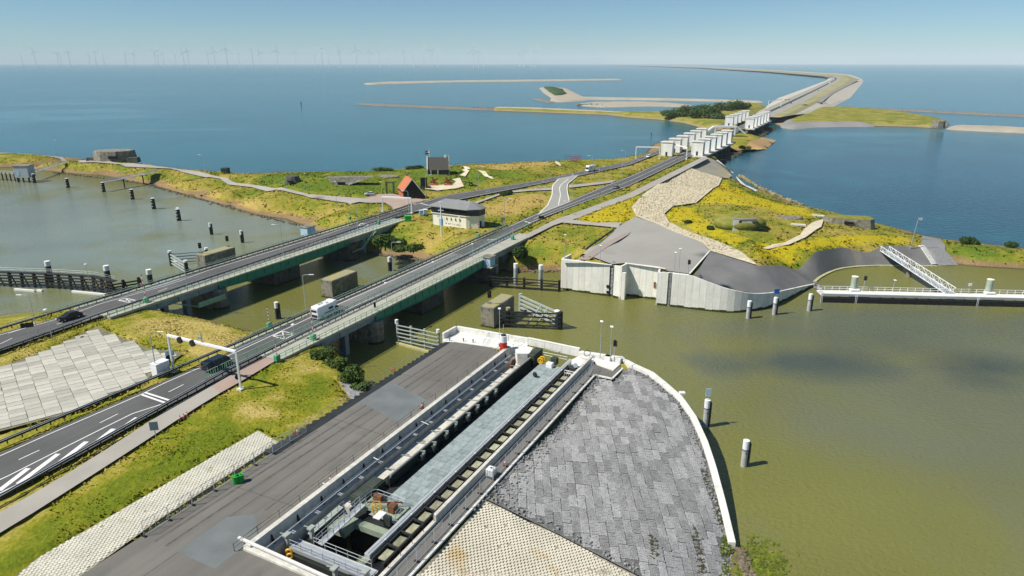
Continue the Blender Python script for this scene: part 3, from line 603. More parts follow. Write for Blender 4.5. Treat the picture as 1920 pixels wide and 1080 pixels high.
m.tube(Q(63.5, -51.1, 7), Q(63.5, -51.1, 5.4), .16); m.fin()
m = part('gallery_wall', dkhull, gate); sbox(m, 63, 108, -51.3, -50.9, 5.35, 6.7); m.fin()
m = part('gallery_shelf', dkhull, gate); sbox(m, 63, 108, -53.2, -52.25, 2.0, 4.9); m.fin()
for i, (x, y) in enumerate([(928, 737), (911, 752), (894, 767), (877, 782), (853, 799), (836, 816), (813, 837), (792, 854)]):
    c = P(x, y, 6.5); vt = part('valve_unit', hull, gate)
    vt.box(c + Vector((0, 0, -.3)), (.7, .6, .9), AX); vt.box(c + Vector((-.4, 0, -.6)), (1.2, .5, .5), AX); vu = vt.fin(bevel=.05)
    a = MB(gate.location); a.tube(c + Vector((.1, 0, .1)), c + Vector((.1, 0, .75)), .08); a.tube(c + Vector((-.25, 0, .72)), c + Vector((.45, 0, .78)), .07); a.box(c + Vector((.2, .1, .35)), (.4, .35, .25), AX); a.build('valve_wheel', greywood, vu)
# rack trench on the right of the gate
m = part('rack_trench', black, gate); sbox(m, 49.5, 109, -43.95, -40.5, -2, 5.5); m.fin()
m = part('rack_rail', rust, gate); sbox(m, 50, 109, -41.55, -41.3, 5.5, 5.95); m.fin()
m = part('rack_rail', dkmetal, gate); sbox(m, 50, 109, -43.7, -43.55, 5.5, 6.3); sbox(m, 50, 109, -42.25, -42.1, 5.5, 6.1); m.fin()
rp = MB().box((0, 0, 0), (1.75, 1.05, .1)).mesh('rack_plate', mat('weathered plate', (.36, .35, .24), var=.3, scale=1.5, rnd=.3))
for k in range(22):
    s = 51.5 + k * 2.62; o = link('rack_plate', rp, gate); o.location = Q(s, -42.85, 5.9) - gate.location; o.rotation_euler = (0, 0, AX)
    m = part('guide_bracket', dkmetal, gate); m.bar(Q(s + 1.3, -43.8, 6.2), Q(s + 1.3, -42.0, 6.1), .16, .3); m.tube(Q(s + 1.3, -43.85, 6.2), Q(s + 1.3, -43.85, 6.75), .07); m.fin()
    if k % 2 == 0: m = part('lamp_knob', white, gate); m.ball(Q(s + 1.3, -43.85, 6.8), .13, n=6, m=4); m.fin()
# near end of the gate: catwalk, opening, stairs, ladder cage
m = part('end_deck', mat('pale green deck', (.28, .33, .25), var=.2, scale=1), gate); sbox(m, 55, 57, -50.5, -44.8, 4.4, 5.2); sbox(m, 49.2, 56, -45.6, -44.6, 4.4, 5.2); sbox(m, 53, 56, -53, -50.4, 4.4, 5.2); m.fin()
m = part('catwalk', galv, gate); m.bar(Q(48.6, -54.3, 5.3), Q(48.6, -42.4, 5.3), 1.5, .18); m.bar(Q(49.4, -54.3, 5.2), Q(49.4, -42.4, 5.2), .1, .5); m.bar(Q(47.85, -54.3, 5.2), Q(47.85, -42.4, 5.2), .1, .5); m.fin()
handrail(gate, [Q(47.9, -54.2, 5.4), Q(47.9, -42.4, 5.4)], step=1.5); handrail(gate, [Q(49.5, -52.0, 5.4), Q(49.5, -43.4, 5.4)], step=1.5)
m = part('stair', galv, gate); m.bar(Q(50, -51.6, 5.2), Q(57, -50.6, 6.7), .9, .14); m.fin()
handrail(gate, [Q(50, -52.05, 5.2), Q(57, -51.05, 6.7)], step=.9); handrail(gate, [Q(50, -51.15, 5.2), Q(57, -50.15, 6.7)], step=.9)
m = part('stair', greywood, gate); m.bar(Q(51, -54.2, 5), Q(56.5, -53.8, 5.6), .8, .14); m.fin(); handrail(gate, [Q(51, -53.7, 5), Q(56.5, -53.3, 5.6)], step=1.0)
m = part('platform', MATS['pale green deck'], gate); sbox(m, 57, 59.8, -51, -45.4, 6.05, 6.2); m.fin(); handrail(gate, [Q(57, -51, 6.2), Q(59.8, -51, 6.2), Q(59.8, -45.6, 6.2), Q(57, -45.5, 6.2)], step=1.1)
lc = part('ladder_cage', yellow, gate); c0 = Q(57.2, -48.6, 4.2)
for k in range(6): lc.bar(c0 + Vector((math.cos(k) * .55, math.sin(k) * .55, 0)), c0 + Vector((math.cos(k) * .55, math.sin(k) * .55, 3.2)), .07, .07)
for z in range(7):
    for k in range(6): lc.bar(c0 + Vector((math.cos(k) * .55, math.sin(k) * .55, z * .52)), c0 + Vector((math.cos(k + 1) * .55, math.sin(k + 1) * .55, z * .52)), .07, .07)
lc.fin()
m = part('machine_frame', rust, gate); sbox(m, 57.6, 58.6, -47.2, -46.3, 6.2, 7.2); sbox(m, 58.8, 59.4, -50.4, -49.2, 6.2, 7.0); m.bar(Q(57.4, -50.2, 6.9), Q(59.4, -46.2, 6.9), .14, .14); m.fin()
m = part('hatch_cover', white, gate); m.box(P(712, 966, 6.9), (1.5, 1.0, .12), AX); m.fin()
m = part('vent_box', dkmetal, gate); m.box(P(727, 976, 6.5), (.5, 1.0, 1.3), AX); m.fin()
def ring(m, c, r0, r1, ax=(0, 1, 0), n=12):
    ax = Vector(ax).normalized(); u = ax.cross(Vector((0, 0, 1))).normalized(); w = ax.cross(u); vs = []; fs = []
    for k in range(n):
        a = 2 * math.pi * k / n; d = u * math.cos(a) + w * math.sin(a)
        for j in range(6):
            b = 2 * math.pi * j / 6; vs.append(Vector(c) + d * (r0 + r1 * math.cos(b)) + ax * (r1 * math.sin(b)))
    for k in range(n):
        for j in range(6): fs.append((k * 6 + j, k * 6 + (j + 1) % 6, (k + 1) % n * 6 + (j + 1) % 6, (k + 1) % n * 6 + j))
    return m.add(vs, fs)
for x, y in ((731, 956), (1003, 707)):
    w = thing('deck_roller', 'black roller lying on the gate deck ' + ('near the yellow ladder cage' if x < 900 else 'near the far yellow winch'), 'roller', P(x, y, 6.0)); m = part('wheel', black, w); ring(m, P(x, y, 6.0) + Vector((0, 0, .5)), .36, .17, Q(1, .4)); m.fin(smooth=True); m = part('hub', dkmetal, w); c = P(x, y, 6.0) + Vector((0, 0, .5)); m.tube(c - Q(.2, .08), c + Q(.2, .08), .14); m.fin()
# lifting posts
for s, t in ((50.5, -53.2), (48.2, -54.9), (47.6, -42.6), (46.4, -46)):
    m = part('lifting_post', greywood, gate); m.box(Q(s, t, 5.9), (.45, .45, 1.4), AX); m.box(Q(s, t, 6.7), (.9, .7, .25), AX); m.bar(Q(s, t, 6.7), Q(s - .2, t - 1.0, 6.75), .12, .12); m.fin(bevel=.03)
m = part('hook_block', yellow, gate); ring(m, Q(47.6, -54.2, 4.9), .35, .16); ring(m, Q(47.4, -53.9, 4.6), .3, .14); m.fin()
m = part('ballast_box', hull, gate); sbox(m, 58, 63, -53.6, -51.6, 3.5, 6.4); sbox(m, 58.2, 60.2, -53.4, -51.8, 6.4, 6.6); sbox(m, 60.6, 62.8, -53.4, -51.8, 6.4, 6.55); m.fin(bevel=.04)
# far end drive machinery
dv = thing('gate_drive', 'dark green and yellow drive machinery at the far end of the gate', 'machine', Q(108, -50, 6))
m = part('motor_box', hull, dv); sbox(m, 107.2, 111.2, -51.8, -50.4, 4, 7.5); sbox(m, 108, 109.2, -47.4, -46.2, 6, 7.3); m.fin(bevel=.05)
m = part('winch', yellow, dv); ring(m, Q(107.5, -49.2, 6.6), .5, .14, U); ring(m, Q(108.4, -49.2, 6.6), .5, .14, U); m.tube(Q(107.4, -49.2, 6.6), Q(108.6, -49.2, 6.6), .25); m.fin()
m = part('cable_drum', rust, dv); ring(m, Q(104.5, -53.6, 6.3), .7, .2, V); m.tube(Q(104.5, -54, 6.3), Q(104.5, -53.2, 6.3), .5, n=10); m.fin()
m = part('control_desk', white, dv); sbox(m, 106.4, 107.4, -47.6, -46.4, 6, 6.9); m.fin(bevel=.04)
handrail(dv, [Q(110.5, -50, 6), Q(110.5, -45, 6)], step=1.2); handrail(dv, [Q(104.5, -43, 6.2), Q(104.5, -41, 6.2)], step=.4, r=.05)
m = part('drive_cabinet', dkmetal, dv); sbox(m, 106.5, 109.5, -42.9, -41, 5.5, 7.0); m.fin(bevel=.05)
# ---- coping platform
cpg = thing('lock_head_platform', 'white concrete lock head platform with parapet beside the gate chamber', 'platform', P(900, 640, 7))
A0, A1, A2, A3, A4, A5 = P(829, 624, 8.3), P(855, 610, 8.3), P(992, 633, 8.3), P(1088, 653, 8.3), P(1112, 658, 8.0), P(1165, 669, 7.8)
def wallseg(m, a, b, th, z0, z1, side=1, z1b=None):
    d = (b - a); d.z = 0; d.normalize(); n_ = Vector((d.y, -d.x, 0)) * th * side
    return m.prism([(a.x, a.y), (b.x, b.y), (b.x + n_.x, b.y + n_.y), (a.x + n_.x, a.y + n_.y)], z0, [z1, z1b or z1, z1b or z1, z1])
m = part('parapet', conc_new, cpg); wallseg(m, A0, A1, .5, -2, 8.3); m.fin(bevel=.03)
m = part('parapet', conc_new, cpg); wallseg(m, A1, A2, .55, -2, 8.3); m.fin(bevel=.03)
e = P(832, 642, 7.1)
m = part('floor_slab', conc_new, cpg); m.prism([tuple(q[:2]) for q in (P(831, 641, 7.1), P(832, 628, 7.1), P(856, 616, 7.1), P(992, 641, 7.1), P(985, 655, 7.1), P(944, 654, 7.1), P(855, 641, 7.1))], 5, 7.1); m.fin()
m = part('step', conc_new, cpg); m.prism([tuple(q[:2]) for q in (P(1000, 652, 7.3), P(992, 663, 7.3), P(970, 663, 7.3), P(966, 655, 7.3), P(985, 648, 7.3))], 5, 7.3); m.fin()
for (a, b) in (((906, 648), (920, 628)), ((836, 636), (853, 624)), ((962, 651), (990, 640))):
    handrail(cpg, [P(*a, 7.1), P(*b, 7.1)], h=1.1, step=1.3)
for x, y in ((869, 640), (887, 642), (843, 639), (936, 650)):
    m = part('bollard', conc_old, cpg); c = P(x, y, 7.1); m.tube(c, c + Vector((0, 0, .5)), .12); m.ball(c + Vector((0, 0, .55)), .18, n=6, m=4); m.fin()
gb = thing('slot_beam', 'white panelled concrete beam closing the water slot of the gate chamber', 'beam', A2.lerp(A3, .5))
n_ = 6
for k in range(n_):
    a = A2.lerp(A3, k / n_); b = A2.lerp(A3, (k + 1) / n_); m = part('panel', conc_panel, gb); d = (b - a).normalized() * .015; wallseg(m, a + d, b - d, .5, 6.7, 8.3); m.fin(bevel=.02)
m = part('coping', conc_new, gb); wallseg(m, A2 + Vector((-.05, .1, 0)), A3 + Vector((.05, .1, 0)), .62, 8.3, 8.38); m.fin()
m = part('pier', conc_new, cpg); wallseg(m, A3, A5, 1.0, -2, 7.9); m.fin(bevel=.03)
m = part('floor_slab', conc_new, cpg); m.prism([tuple(q[:2]) for q in (P(1072, 672, 7.4), P(1092, 662, 7.4), P(1112, 661, 7.4), P(1163, 680, 7.4), P(1150, 692, 7.4), P(1120, 681, 7.4), P(1112, 672, 7.4), P(1085, 690, 7.4))], 3, 7.15); m.fin()
m = part('block', conc_new, cpg); c = P(1140, 672, 7.4); m.box(c, (1.4, 1.2, 1.0), AX); c = P(1160, 676, 7.4); m.box(c, (1.0, 1.0, 1.1), AX); m.fin(bevel=.04)
m = part('block', conc_new, cpg); m.ball(P(1088, 680, 7), 1.7, (1, 1, .5), n=12, m=6); m.fin(smooth=True)
m = part('cable_reel', galv, cpg); m.tube(P(1079, 685, 7.4), P(1079, 685, 8.6), .45, n=10); m.fin()
m = part('life_ladder', dkmetal, cpg); ring(m, P(1101, 662, 8.3), .6, .06, (0, 1, 0)); m.fin()
# ---- curved quay wall
qw = thing('curved_quay_wall', 'curved white concrete quay wall sloping down around the basalt slope', 'quay wall', CURVE[5])
cf = resample(CURVE[1:], 25)
for a, b in zip(cf[:-1], cf[1:]):
    d = (b - a).normalized() * .012; a = a + d; b = b - d; dd = (b - a); n2 = Vector((dd.y, -dd.x, 0)).normalized() * .95
    m = part('wall_segment', conc_new, qw); m.prism([(a.x, a.y), (b.x, b.y), (b.x + n2.x, b.y + n2.y), (a.x + n2.x, a.y + n2.y)], -2, [a.z, b.z, b.z, a.z]); m.fin(bevel=.03)
m = part('mooring_bracket', conc_new, qw); m.box(P(1279, 737, 6.2), (1.0, .8, .35)); m.fin()
m = part('kerb', conc_new, qw); m.bar(Q(44, -37.55, 7.02), Q(105.5, -37.55, 7.02), .3, .25); m.bar(Q(105.5, -37.6, 7.02), Q(105.5, -34.3, 7.02), .3, .25); m.bar(Q(105.5, -34.3, 7.02), Q(110.5, -34.0, 7.02), .3, .25); m.fin()
# ---- sheet pile edge
sp = thing('sheet_pile_wall', 'dark corrugated sheet pile edge between asphalt apron and green water', 'wall', Q(90, -69.5, 7))
m = part('pile_sheet', dkmetal, sp); pr = []
k = 0; s = 60.0
while s < 112:
    for ds, dt in ((0, 0), (.25, .45), (.75, .45), (1.0, 0)): pr.append((s + ds, -69.55 - dt - (.2 if s < 70 else 0) + (s - 100) * .02))
    s += 1.35
vs = [Q(a, b, -1) for a, b in pr] + [Q(a, b, 7.05) for a, b in pr] + [Q(a, -68.6, 7.05) for a, b in pr]; nn = len(pr)
m.add(vs, [(i, i + 1, i + 1 + nn, i + nn) for i in range(nn - 1)] + [(i + nn, i + 1 + nn, i + 1 + 2 * nn, i + 2 * nn) for i in range(nn - 1)]); m.fin()
handrail(sp, [Q(66, -70.4, 7.0), Q(112, -70.1, 7.0)], h=1.2, step=2.6, r=.025, rails=(1.0, .5))

# ---------------------------------------------------------------- stone paving
def normal_at(land, x, y, e=1.0):
    return Vector((land.h1(x - e, y) - land.h1(x + e, y), land.h1(x, y - e) - land.h1(x, y + e), 2 * e)).normalized()
def stone(m, c, sx, sy, h, ang, rnd=.25, rs=random):
    ca, sa = math.cos(ang), math.sin(ang); q = []
    for ux, uy in ((-1, -1), (1, -1), (1, 1), (-1, 1)):
        x = ux * sx / 2 * (1 - rs.random() * rnd); y = uy * sy / 2 * (1 - rs.random() * rnd); q.append((c[0] + x * ca - y * sa, c[1] + x * sa + y * ca))
    z = [c[2] + h * (.8 + .4 * rs.random()) for _ in q]
    n0 = len(m.v); m.v += [(a, b, c[2] - .1) for a, b in q] + [(c[0] + (a - c[0]) * .93, c[1] + (b - c[1]) * .93, zz) for (a, b), zz in zip(q, z)]
    m.f += [tuple(n0 + i for i in f) for f in ((4, 5, 6, 7), (0, 1, 5, 4), (1, 2, 6, 5), (2, 3, 7, 6), (3, 0, 4, 7))]
basalt = mat('basalt columns', (.36, .356, .35), var=.28, scale=3.5, fine=14, rnd=.25, bump=.3)
basalt_l = mat('loose basalt', (.34, .34, .33), var=.45, scale=4, fine=14, bump=.3)
bed = mat('basalt bed', (.19, .19, .183), var=.4, scale=2)
kerb_pts = [Q(60, -37.3), Q(105.3, -37.3), Q(105.3, -34.0), Q(110.3, -33.7)]
slopeP = [tuple(q[:2]) for q in kerb_pts] + [(q.x, q.y) for q in offline(CURVE[2:], 1.0)] + [tuple(near.px(1375, 1040)[:2]), tuple(near.px(1370, 1120)[:2]), tuple(near.px(1260, 1110)[:2]), tuple(near.px(1198, 1079)[:2]), tuple(near.px(1050, 1003)[:2]), tuple(near.px(912, 936)[:2])]
bs = patch_w('basalt_slope', near, slopeP, bed, off=.0, step=2)
pms = []
for v_ in range(7):
    rs = random.Random(v_); mb = MB(); y = -1.08
    while y < 1.0:
        x = -.55 + rs.random() * .1; dy = .22 + rs.random() * .08
        while x < .5:
            dx = .2 + rs.random() * .12; stone(mb, (min(x + dx / 2, .5), y + dy / 2 + rs.uniform(-.03, .03), 0), dx + .03, dy + .03, .06, rs.uniform(-.12, .12), .22, rs); x += dx
        y += dy
    pms.append(mb.mesh('stone_panel', basalt))
cands = []
x = -30.0
while x < 34:
    y = 55 + random.random() * 2.2
    while y < 122: cands.append((x, y)); y += 2.2
    x += 1.12
X = np.array([c[0] for c in cands]); Y = np.array([c[1] for c in cands]); k = inpoly(X, Y, slopeP) & (pdist(X, Y, slopeP) > .95)
# hidden strip under the frame is left out
sel = [c for c, q in zip(cands, k) if q]; sel.sort(key=lambda c: c[1])
for c in sel[:300]:
    o = link('stone_panel', random.choice(pms), bs); nrm = normal_at(near, *c)
    o.rotation_mode = 'QUATERNION'; o.rotation_quaternion = Vector((0, 0, 1)).rotation_difference(nrm) @ Matrix.Rotation(random.choice((0, math.pi)), 3, 'Z').to_quaternion()
    o.location = (c[0], c[1], near.h1(*c) + .03)
far_p = MB(); rs = random.Random(5); loose = MB()
far_groups = {}
for c in sel[300:]: far_groups.setdefault(random.randint(0, 3), []).append(c)
for gi, lst in far_groups.items():
    mb = MB()
    for c in lst:
        nrm = normal_at(near, *c); z0 = near.h1(*c)
        src = random.choice(pms); vs = [v.co for v in src.vertices]; n0 = len(mb.v)
        mb.v += [(c[0] + v.x, c[1] + v.y, z0 + .03 + v.z - (nrm.x * v.x + nrm.y * v.y) / nrm.z) for v in vs]; mb.f += [tuple(i + n0 for i in p.vertices) for p in src.polygons]
    o = mb.build('stone_paving', mat('basalt tone', tuple(.35 * (.78 + .17 * gi) * q for q in (1.03, 1.02, 1.0)), var=.35, scale=3.5, fine=14, bump=.3), bs); tag(o, kind='stuff')
for _ in range(9000):                                  # loose stones along the rims
    i = random.random(); x = random.uniform(-12, 34); y = random.uniform(58, 122); loose.v
    cands2 = None
    if not hasattr(loose, 'q'): loose.q = []
    loose.q.append((x, y))
X = np.array([q[0] for q in loose.q]); Y = np.array([q[1] for q in loose.q]); d = pdist(X, Y, slopeP); k = inpoly(X, Y, slopeP) & (d < 1.25) & (d > .12)
dk = pdist(X, Y, [tuple(Q(58, -37.3)[:2]), tuple(Q(105, -37.3)[:2])], False)
k |= inpoly(X, Y, slopeP) & (dk < 2.2 + 2.5 * np.clip((90 - Y) / 20, 0, 1) * .6)
for q, kk in zip(loose.q, k):
    if kk: stone(loose, (q[0], q[1], near.h1(*q) + .05), random.uniform(.25, .48), random.uniform(.2, .36), random.uniform(.08, .2), random.random() * 3, .4)
tag(loose.build('loose_basalt', basalt_l, bs), kind='stuff')
cream_b = mat('cream paving block', (.66, .615, .49), var=.16, scale=.28, fine=5, wear=((.52, .40, .22), .25, .6))
white_b = mat('pale paving block', (.64, .62, .52), var=.15, scale=.4, fine=5, wear=((.45, .43, .33), .5, .6))
dirt = mat('joint soil', (.45, .41, .31), var=.4, scale=2)
def blockfield(name, poly, m_, a, b, ang, h=.045, gap=.04, skip=.006):
    base = patch_w(name, near, poly, dirt, off=.0, step=2.5); mb = MB(); ca, sa = math.cos(ang), math.sin(ang)
    P2 = [(x * ca + y * sa, -x * sa + y * ca) for x, y in poly]; x0, x1 = min(p[0] for p in P2), max(p[0] for p in P2); y0, y1 = min(p[1] for p in P2), max(p[1] for p in P2)
    pts = []; j = 0; y = y0
    while y < y1:
        x = x0 + (a / 2 if j % 2 else 0)
        while x < x1: pts.append((x * ca - y * sa, x * sa + y * ca)); x += a
        y += b; j += 1
    X = np.array([p[0] for p in pts]); Y = np.array([p[1] for p in pts]); k = inpoly(X, Y, poly) & (pdist(X, Y, poly) > .2); Z = near.h(X[k], Y[k])
    for x, y, z in zip(X[k], Y[k], Z):
        if random.random() > skip: stone(mb, (x, y, z + .03), a - gap, b - gap, h + random.uniform(-.012, .02), ang + random.uniform(-.05, .05), .16)
    tag(mb.build('paving_blocks', m_, base), kind='stuff'); return base
blockfield('block_slope', [tuple(near.px(*q)[:2]) for q in ((911, 938), (1050, 1005), (1197, 1081), (1255, 1112))] + [tuple(Q(42, -20)[:2]), tuple(Q(42, -37.2)[:2])], cream_b, .5, .36, AX - math.pi / 2)
blockfield('block_verge', [tuple(near.px(*q)[:2]) for q in ((484, 807), (523, 829), (300, 973), (156, 1077), (60, 1150), (-60, 1150), (70, 1047))], white_b, .5, .36, AX - math.pi / 2)
# concrete slab field between the two roads
sf = [tuple(near.px(*q)[:2]) for q in ((-120, 738), (0, 689), (100, 651), (182, 612), (278, 653), (345, 662), (258, 722), (160, 766), (0, 809), (-120, 862))]
slab_bed = patch_w('slab_yard', near, sf, mat('slab joints', (.22, .21, .12), var=.4, scale=1.5), off=.02, step=2.5)
slab_m = mat('yard slab', (.47, .455, .39), var=.14, scale=.4, fine=4, rnd=.2, wear=((.39, .35, .27), .35, .56))
sm = MB().box((0, 0, 0), (2.2, 1.5, .16)).mesh('slab', slab_m)
ang = R(39.6); ca, sa = math.cos(ang), math.sin(ang); pts = []
for j in range(-80, 80):
    for i in range(-60, 60):
        u = i * 2.26 + random.uniform(-.04, .04); x = -82 + u * ca - j * 1.56 * sa; y = 108 + u * sa + j * 1.56 * ca; pts.append((x, y))
X = np.array([p[0] for p in pts]); Y = np.array([p[1] for p in pts]); k = inpoly(X, Y, sf) & (pdist(X, Y, sf) > .75); sel = [p for p, q in zip(pts, k) if q]; sel.sort(key=lambda p: (abs(p[0]) / p[1] > .76, p[1])); slabs_n = len(sel)
rest = MB()
for i, c in enumerate(sel):
    z = near.h1(*c) + .03 + random.uniform(-.015, .025)
    if i < 300:
        o = link('slab', sm, slab_bed); o.location = (*c, z); o.rotation_mode = 'QUATERNION'; o.rotation_quaternion = Vector((0, 0, 1)).rotation_difference(normal_at(near, *c) + Vector((random.uniform(-.008, .008), random.uniform(-.008, .008), 0))) @ Matrix.Rotation(ang + random.uniform(-.012, .012), 3, 'Z').to_quaternion()
    else: rest.box((*c, z), (2.2, 1.5, .16), ang)
if rest.v: tag(rest.build('slab_rest', slab_m, slab_bed), kind='stuff')
# ---------------------------------------------------------------- land meshes
def wpoly(land, pts): return [tuple(land.px(x, y)[:2]) for x, y in pts]
YEL = [[(1340, 352), (1356, 335), (1385, 352), (1440, 375), (1500, 390), (1540, 402), (1500, 410), (1440, 392), (1400, 386), (1340, 380), (1310, 384)], [(1078, 411), (1120, 395), (1200, 366), (1184, 388), (1190, 405), (1170, 416), (1110, 416)], [(1250, 390), (1300, 388), (1330, 420), (1400, 450), (1380, 462), (1300, 430), (1255, 412)], [(1420, 455), (1500, 450), (1640, 440), (1700, 445), (1700, 458), (1600, 458), (1500, 475), (1440, 490), (1410, 480)], [(1205, 355), (1300, 302), (1310, 298), (1190, 362)]]
LUSH = [[(480, 330), (760, 318), (900, 312), (1000, 330), (860, 350), (720, 372), (600, 365), (480, 345)], [(700, 430), (740, 440), (760, 470), (700, 472)], [(950, 455), (1000, 460), (1000, 490), (950, 490)], [(1760, 448), (1920, 462), (1920, 485), (1780, 480)], [(1350, 338), (1420, 362), (1500, 388), (1440, 375), (1390, 352), (1345, 345)]]
DRY = [[(380, 345), (480, 380), (560, 400), (560, 420), (430, 382), (300, 345)], [(900, 385), (1010, 365), (1020, 385), (950, 405), (900, 405)], [(860, 312), (960, 306), (1050, 304), (1000, 312), (900, 316)]]
land_o = land_mesh('meadow_ground', main, 2.4, g_main, .18, zones=[(0, wpoly(main, p), 3) for p in YEL] + [(2, wpoly(main, p), 4) for p in LUSH] + [(1, wpoly(main, p), 4) for p in DRY])
NL = [[(430, 690), (500, 670), (590, 700), (640, 740), (560, 780), (470, 760)], [(0, 1040), (420, 780), (500, 800), (100, 1060), (0, 1080)]]
ND = [[(280, 600), (420, 610), (470, 640), (380, 660), (300, 640)], [(440, 770), (560, 680), (600, 690), (520, 770), (460, 800)]]
near_o = land_mesh('dyke_ground', near, 1.1, g_near, .12, zones=[(2, wpoly(near, NL[1]), 2), (2, wpoly(near, NL[0]), 2)] + [(1, wpoly(near, p), 3) for p in ND])
# ================================================================ RIGHT QUAY WALL
qr = thing('quay_wall', 'tall pale concrete panel quay wall with a gate recess below the plaza', 'quay wall', P(1200, 565, 0))
def panels(par, pts, w, th, name='panel', m_=None, z0=-1.5):
    "row of wall panels: pts are (world xy at the face, top z), land to the left of the line"
    L = [0]
    for a, b in zip(pts[:-1], pts[1:]): L.append(L[-1] + (b[0] - a[0]).length)
    n = max(1, round(L[-1] / w)); st = [L[-1] * k / n for k in range(n + 1)]
    def at(d):
        i = 0
        while i < len(L) - 2 and L[i + 1] < d: i += 1
        u = (d - L[i]) / max(1e-6, L[i + 1] - L[i]); return pts[i][0].lerp(pts[i + 1][0], u), pts[i][1] + (pts[i + 1][1] - pts[i][1]) * u
    for k in range(n):
        (a, za), (b, zb) = at(st[k] + .018), at(st[k + 1] - .018); d = (b - a).normalized(); nn = Vector((-d.y, d.x, 0)) * th
        m = part(name, m_ or conc_panel, par); m.prism([(a.x, a.y), (b.x, b.y), (b.x + nn.x, b.y + nn.y), (a.x + nn.x, a.y + nn.y)], z0, [za, zb, zb, za]); m.fin()
        m = part('algae_band', algae, par); o = -Vector((-d.y, d.x, 0)) * .02; m.prism([(a.x + o.x, a.y + o.y), (b.x + o.x, b.y + o.y), (b.x, b.y), (a.x, a.y)], z0, .6 + .14 * math.sin(k * 2.1)); m.fin()
def W0(x, y): q = P(x, y, 0); q.z = 0; return q
c1 = [(W0(1051, 543), 8.95), (W0(1141, 556), 8.95)]; c2 = [(W0(1149, 557.5), 8.95), (W0(1163, 561), 8.95)]
nb = [(W0(1174, 554.5), 9.15), (W0(1233, 563), 9.15)]
c3 = [(W0(1231, 572), 8.95), (W0(1249, 574), 8.95)]
c4 = [(W0(1256, 575), 8.95), (W0(1292, 579.4), 8.95), (W0(1305, 581), 8.4), (W0(1332, 584), 7.35), (W0(1356, 586.6), 6.5), (W0(1380, 587), 5.8), (W0(1400, 585.5), 5.1), (W0(1420, 582), 4.5), (W0(1438, 578), 4.1), (W0(1453, 573), 3.7), (W0(1475, 562.5), 2.9), (W0(1493, 553), 2.1), (W0(1530, 535), .5)]
panels(qr, c1, 1.78, .5); panels(qr, c2, 1.8, .5); panels(qr, nb, 1.78, .5); panels(qr, c3, 2.6, .5); panels(qr, c4, 1.78, .5)
for a, b, top in ((c1[-1][0], c2[0][0], 8.6), (c3[-1][0], c4[0][0], 8.6)):        # ladder slots
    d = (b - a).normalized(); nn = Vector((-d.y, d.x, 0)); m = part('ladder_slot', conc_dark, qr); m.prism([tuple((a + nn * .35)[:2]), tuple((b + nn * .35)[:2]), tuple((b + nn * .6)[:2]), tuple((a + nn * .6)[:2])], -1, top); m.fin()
    m = part('ladder', galv, qr)
    for f in (.3, .7): c = a.lerp(b, f) + nn * .25; m.tube(c + Vector((0, 0, -.5)), c + Vector((0, 0, 9.4)), .05)
    for k in range(24): m.tube(a.lerp(b, .3) + nn * .25 + Vector((0, 0, .2 + k * .37)), a.lerp(b, .7) + nn * .25 + Vector((0, 0, .2 + k * .37)), .03, n=4)
    m.fin()
m = part('recess_side', conc_panel, qr); a, b = c2[-1][0], nb[0][0]; d = (b - a).normalized(); nn = Vector((d.y, -d.x, 0)) * -.5; m.prism([(a.x, a.y), (b.x, b.y), (b.x + nn.x, b.y + nn.y), (a.x + nn.x, a.y + nn.y)], -1.5, 9.15); m.fin()
m = part('recess_pillar', conc_panel, qr); q = W0(1164, 562); m.box(q + Vector((.6, .35, 3.0)), (1.0, .8, 9.0), AX - math.pi / 2); m.fin(bevel=.05)
m = part('recess_side', conc_panel, qr); a, b = nb[-1][0], c3[0][0]; m.bar(a.lerp(b, .5) + Vector((0, 0, 3.7)) - (b - a) * .5, a.lerp(b, .5) + Vector((0, 0, 3.7)) + (b - a) * .5, .5, 10.4); m.fin()
m = part('recess_bumper', dkmetal, qr); q = P(1178, 527, 4.2); m.box(q + Vector((0, 1.1, 0)), (.9, .7, 1.1), AX); m.fin()
m = part('recess_bumper', rust, qr); q = P(1231, 535, 4.2); m.box(q + Vector((-.3, .6, 0)), (.7, .5, 1.5), AX); m.fin()
for x, y in ((1139.5, 537), (1139.5, 548), (1259, 555), (1259, 566)):
    z = 2.9 if y in (537, 555) else 1.3; q = P(x, y, z); m = part('mooring_pocket', black, qr); m.box(q + Vector((0, .02, 0)), (.75, .16, .75), AX - math.pi / 2); m.fin()
for a, b, z in (((1052.5, 487), (1147, 497), 9), ((1172, 493.5), (1248, 504), 9.2), ((1253, 511), (1292, 515.5), 9)):
    m = part('coping', conc_new, qr); pa, pb = P(*a, z), P(*b, z); m.bar(pa + Vector((.05, .25, -.02)), pb + Vector((.05, .25, -.02)), .55, .12); m.fin()
m = part('return_wall', conc_panel, qr); a = c1[0][0]; m.bar(a + Q(0, 0, 4.2) + V * .26, a + Q(5.5, .3, 4.2) + V * .26, .5, 9.6); m.fin()
kw = thing('kerb_wall', 'dark low sheet kerb between the grass bank and the grey plaza', 'kerb', P(1115, 460, 8.8)); m = part('edge', dkmetal, kw); m.path([main.px(1077, 486) + Vector((0, 0, .35)), main.px(1105, 464) + Vector((0, 0, .35)), main.px(1150, 433) + Vector((0, 0, .35))], .3, 5); m.fin()
pk = thing('plaza_kerb', 'thin pale kerb between the plaza and the dark revetment', 'kerb', P(1312, 493, 8.8)); m = part('edge', conc_new, pk); m.bar(main.px(1331, 471) + Vector((0, 0, .12)), main.px(1293, 514) + Vector((0, 0, .12)), .35, .2); m.fin()
rs_ = thing('concrete_stair', 'white concrete stair running down the dark revetment to the water', 'stair', main.px(1740, 480)); m = part('flight', conc_new, rs_)
a, b = main.px(1726, 462), main.px(1752, 497)
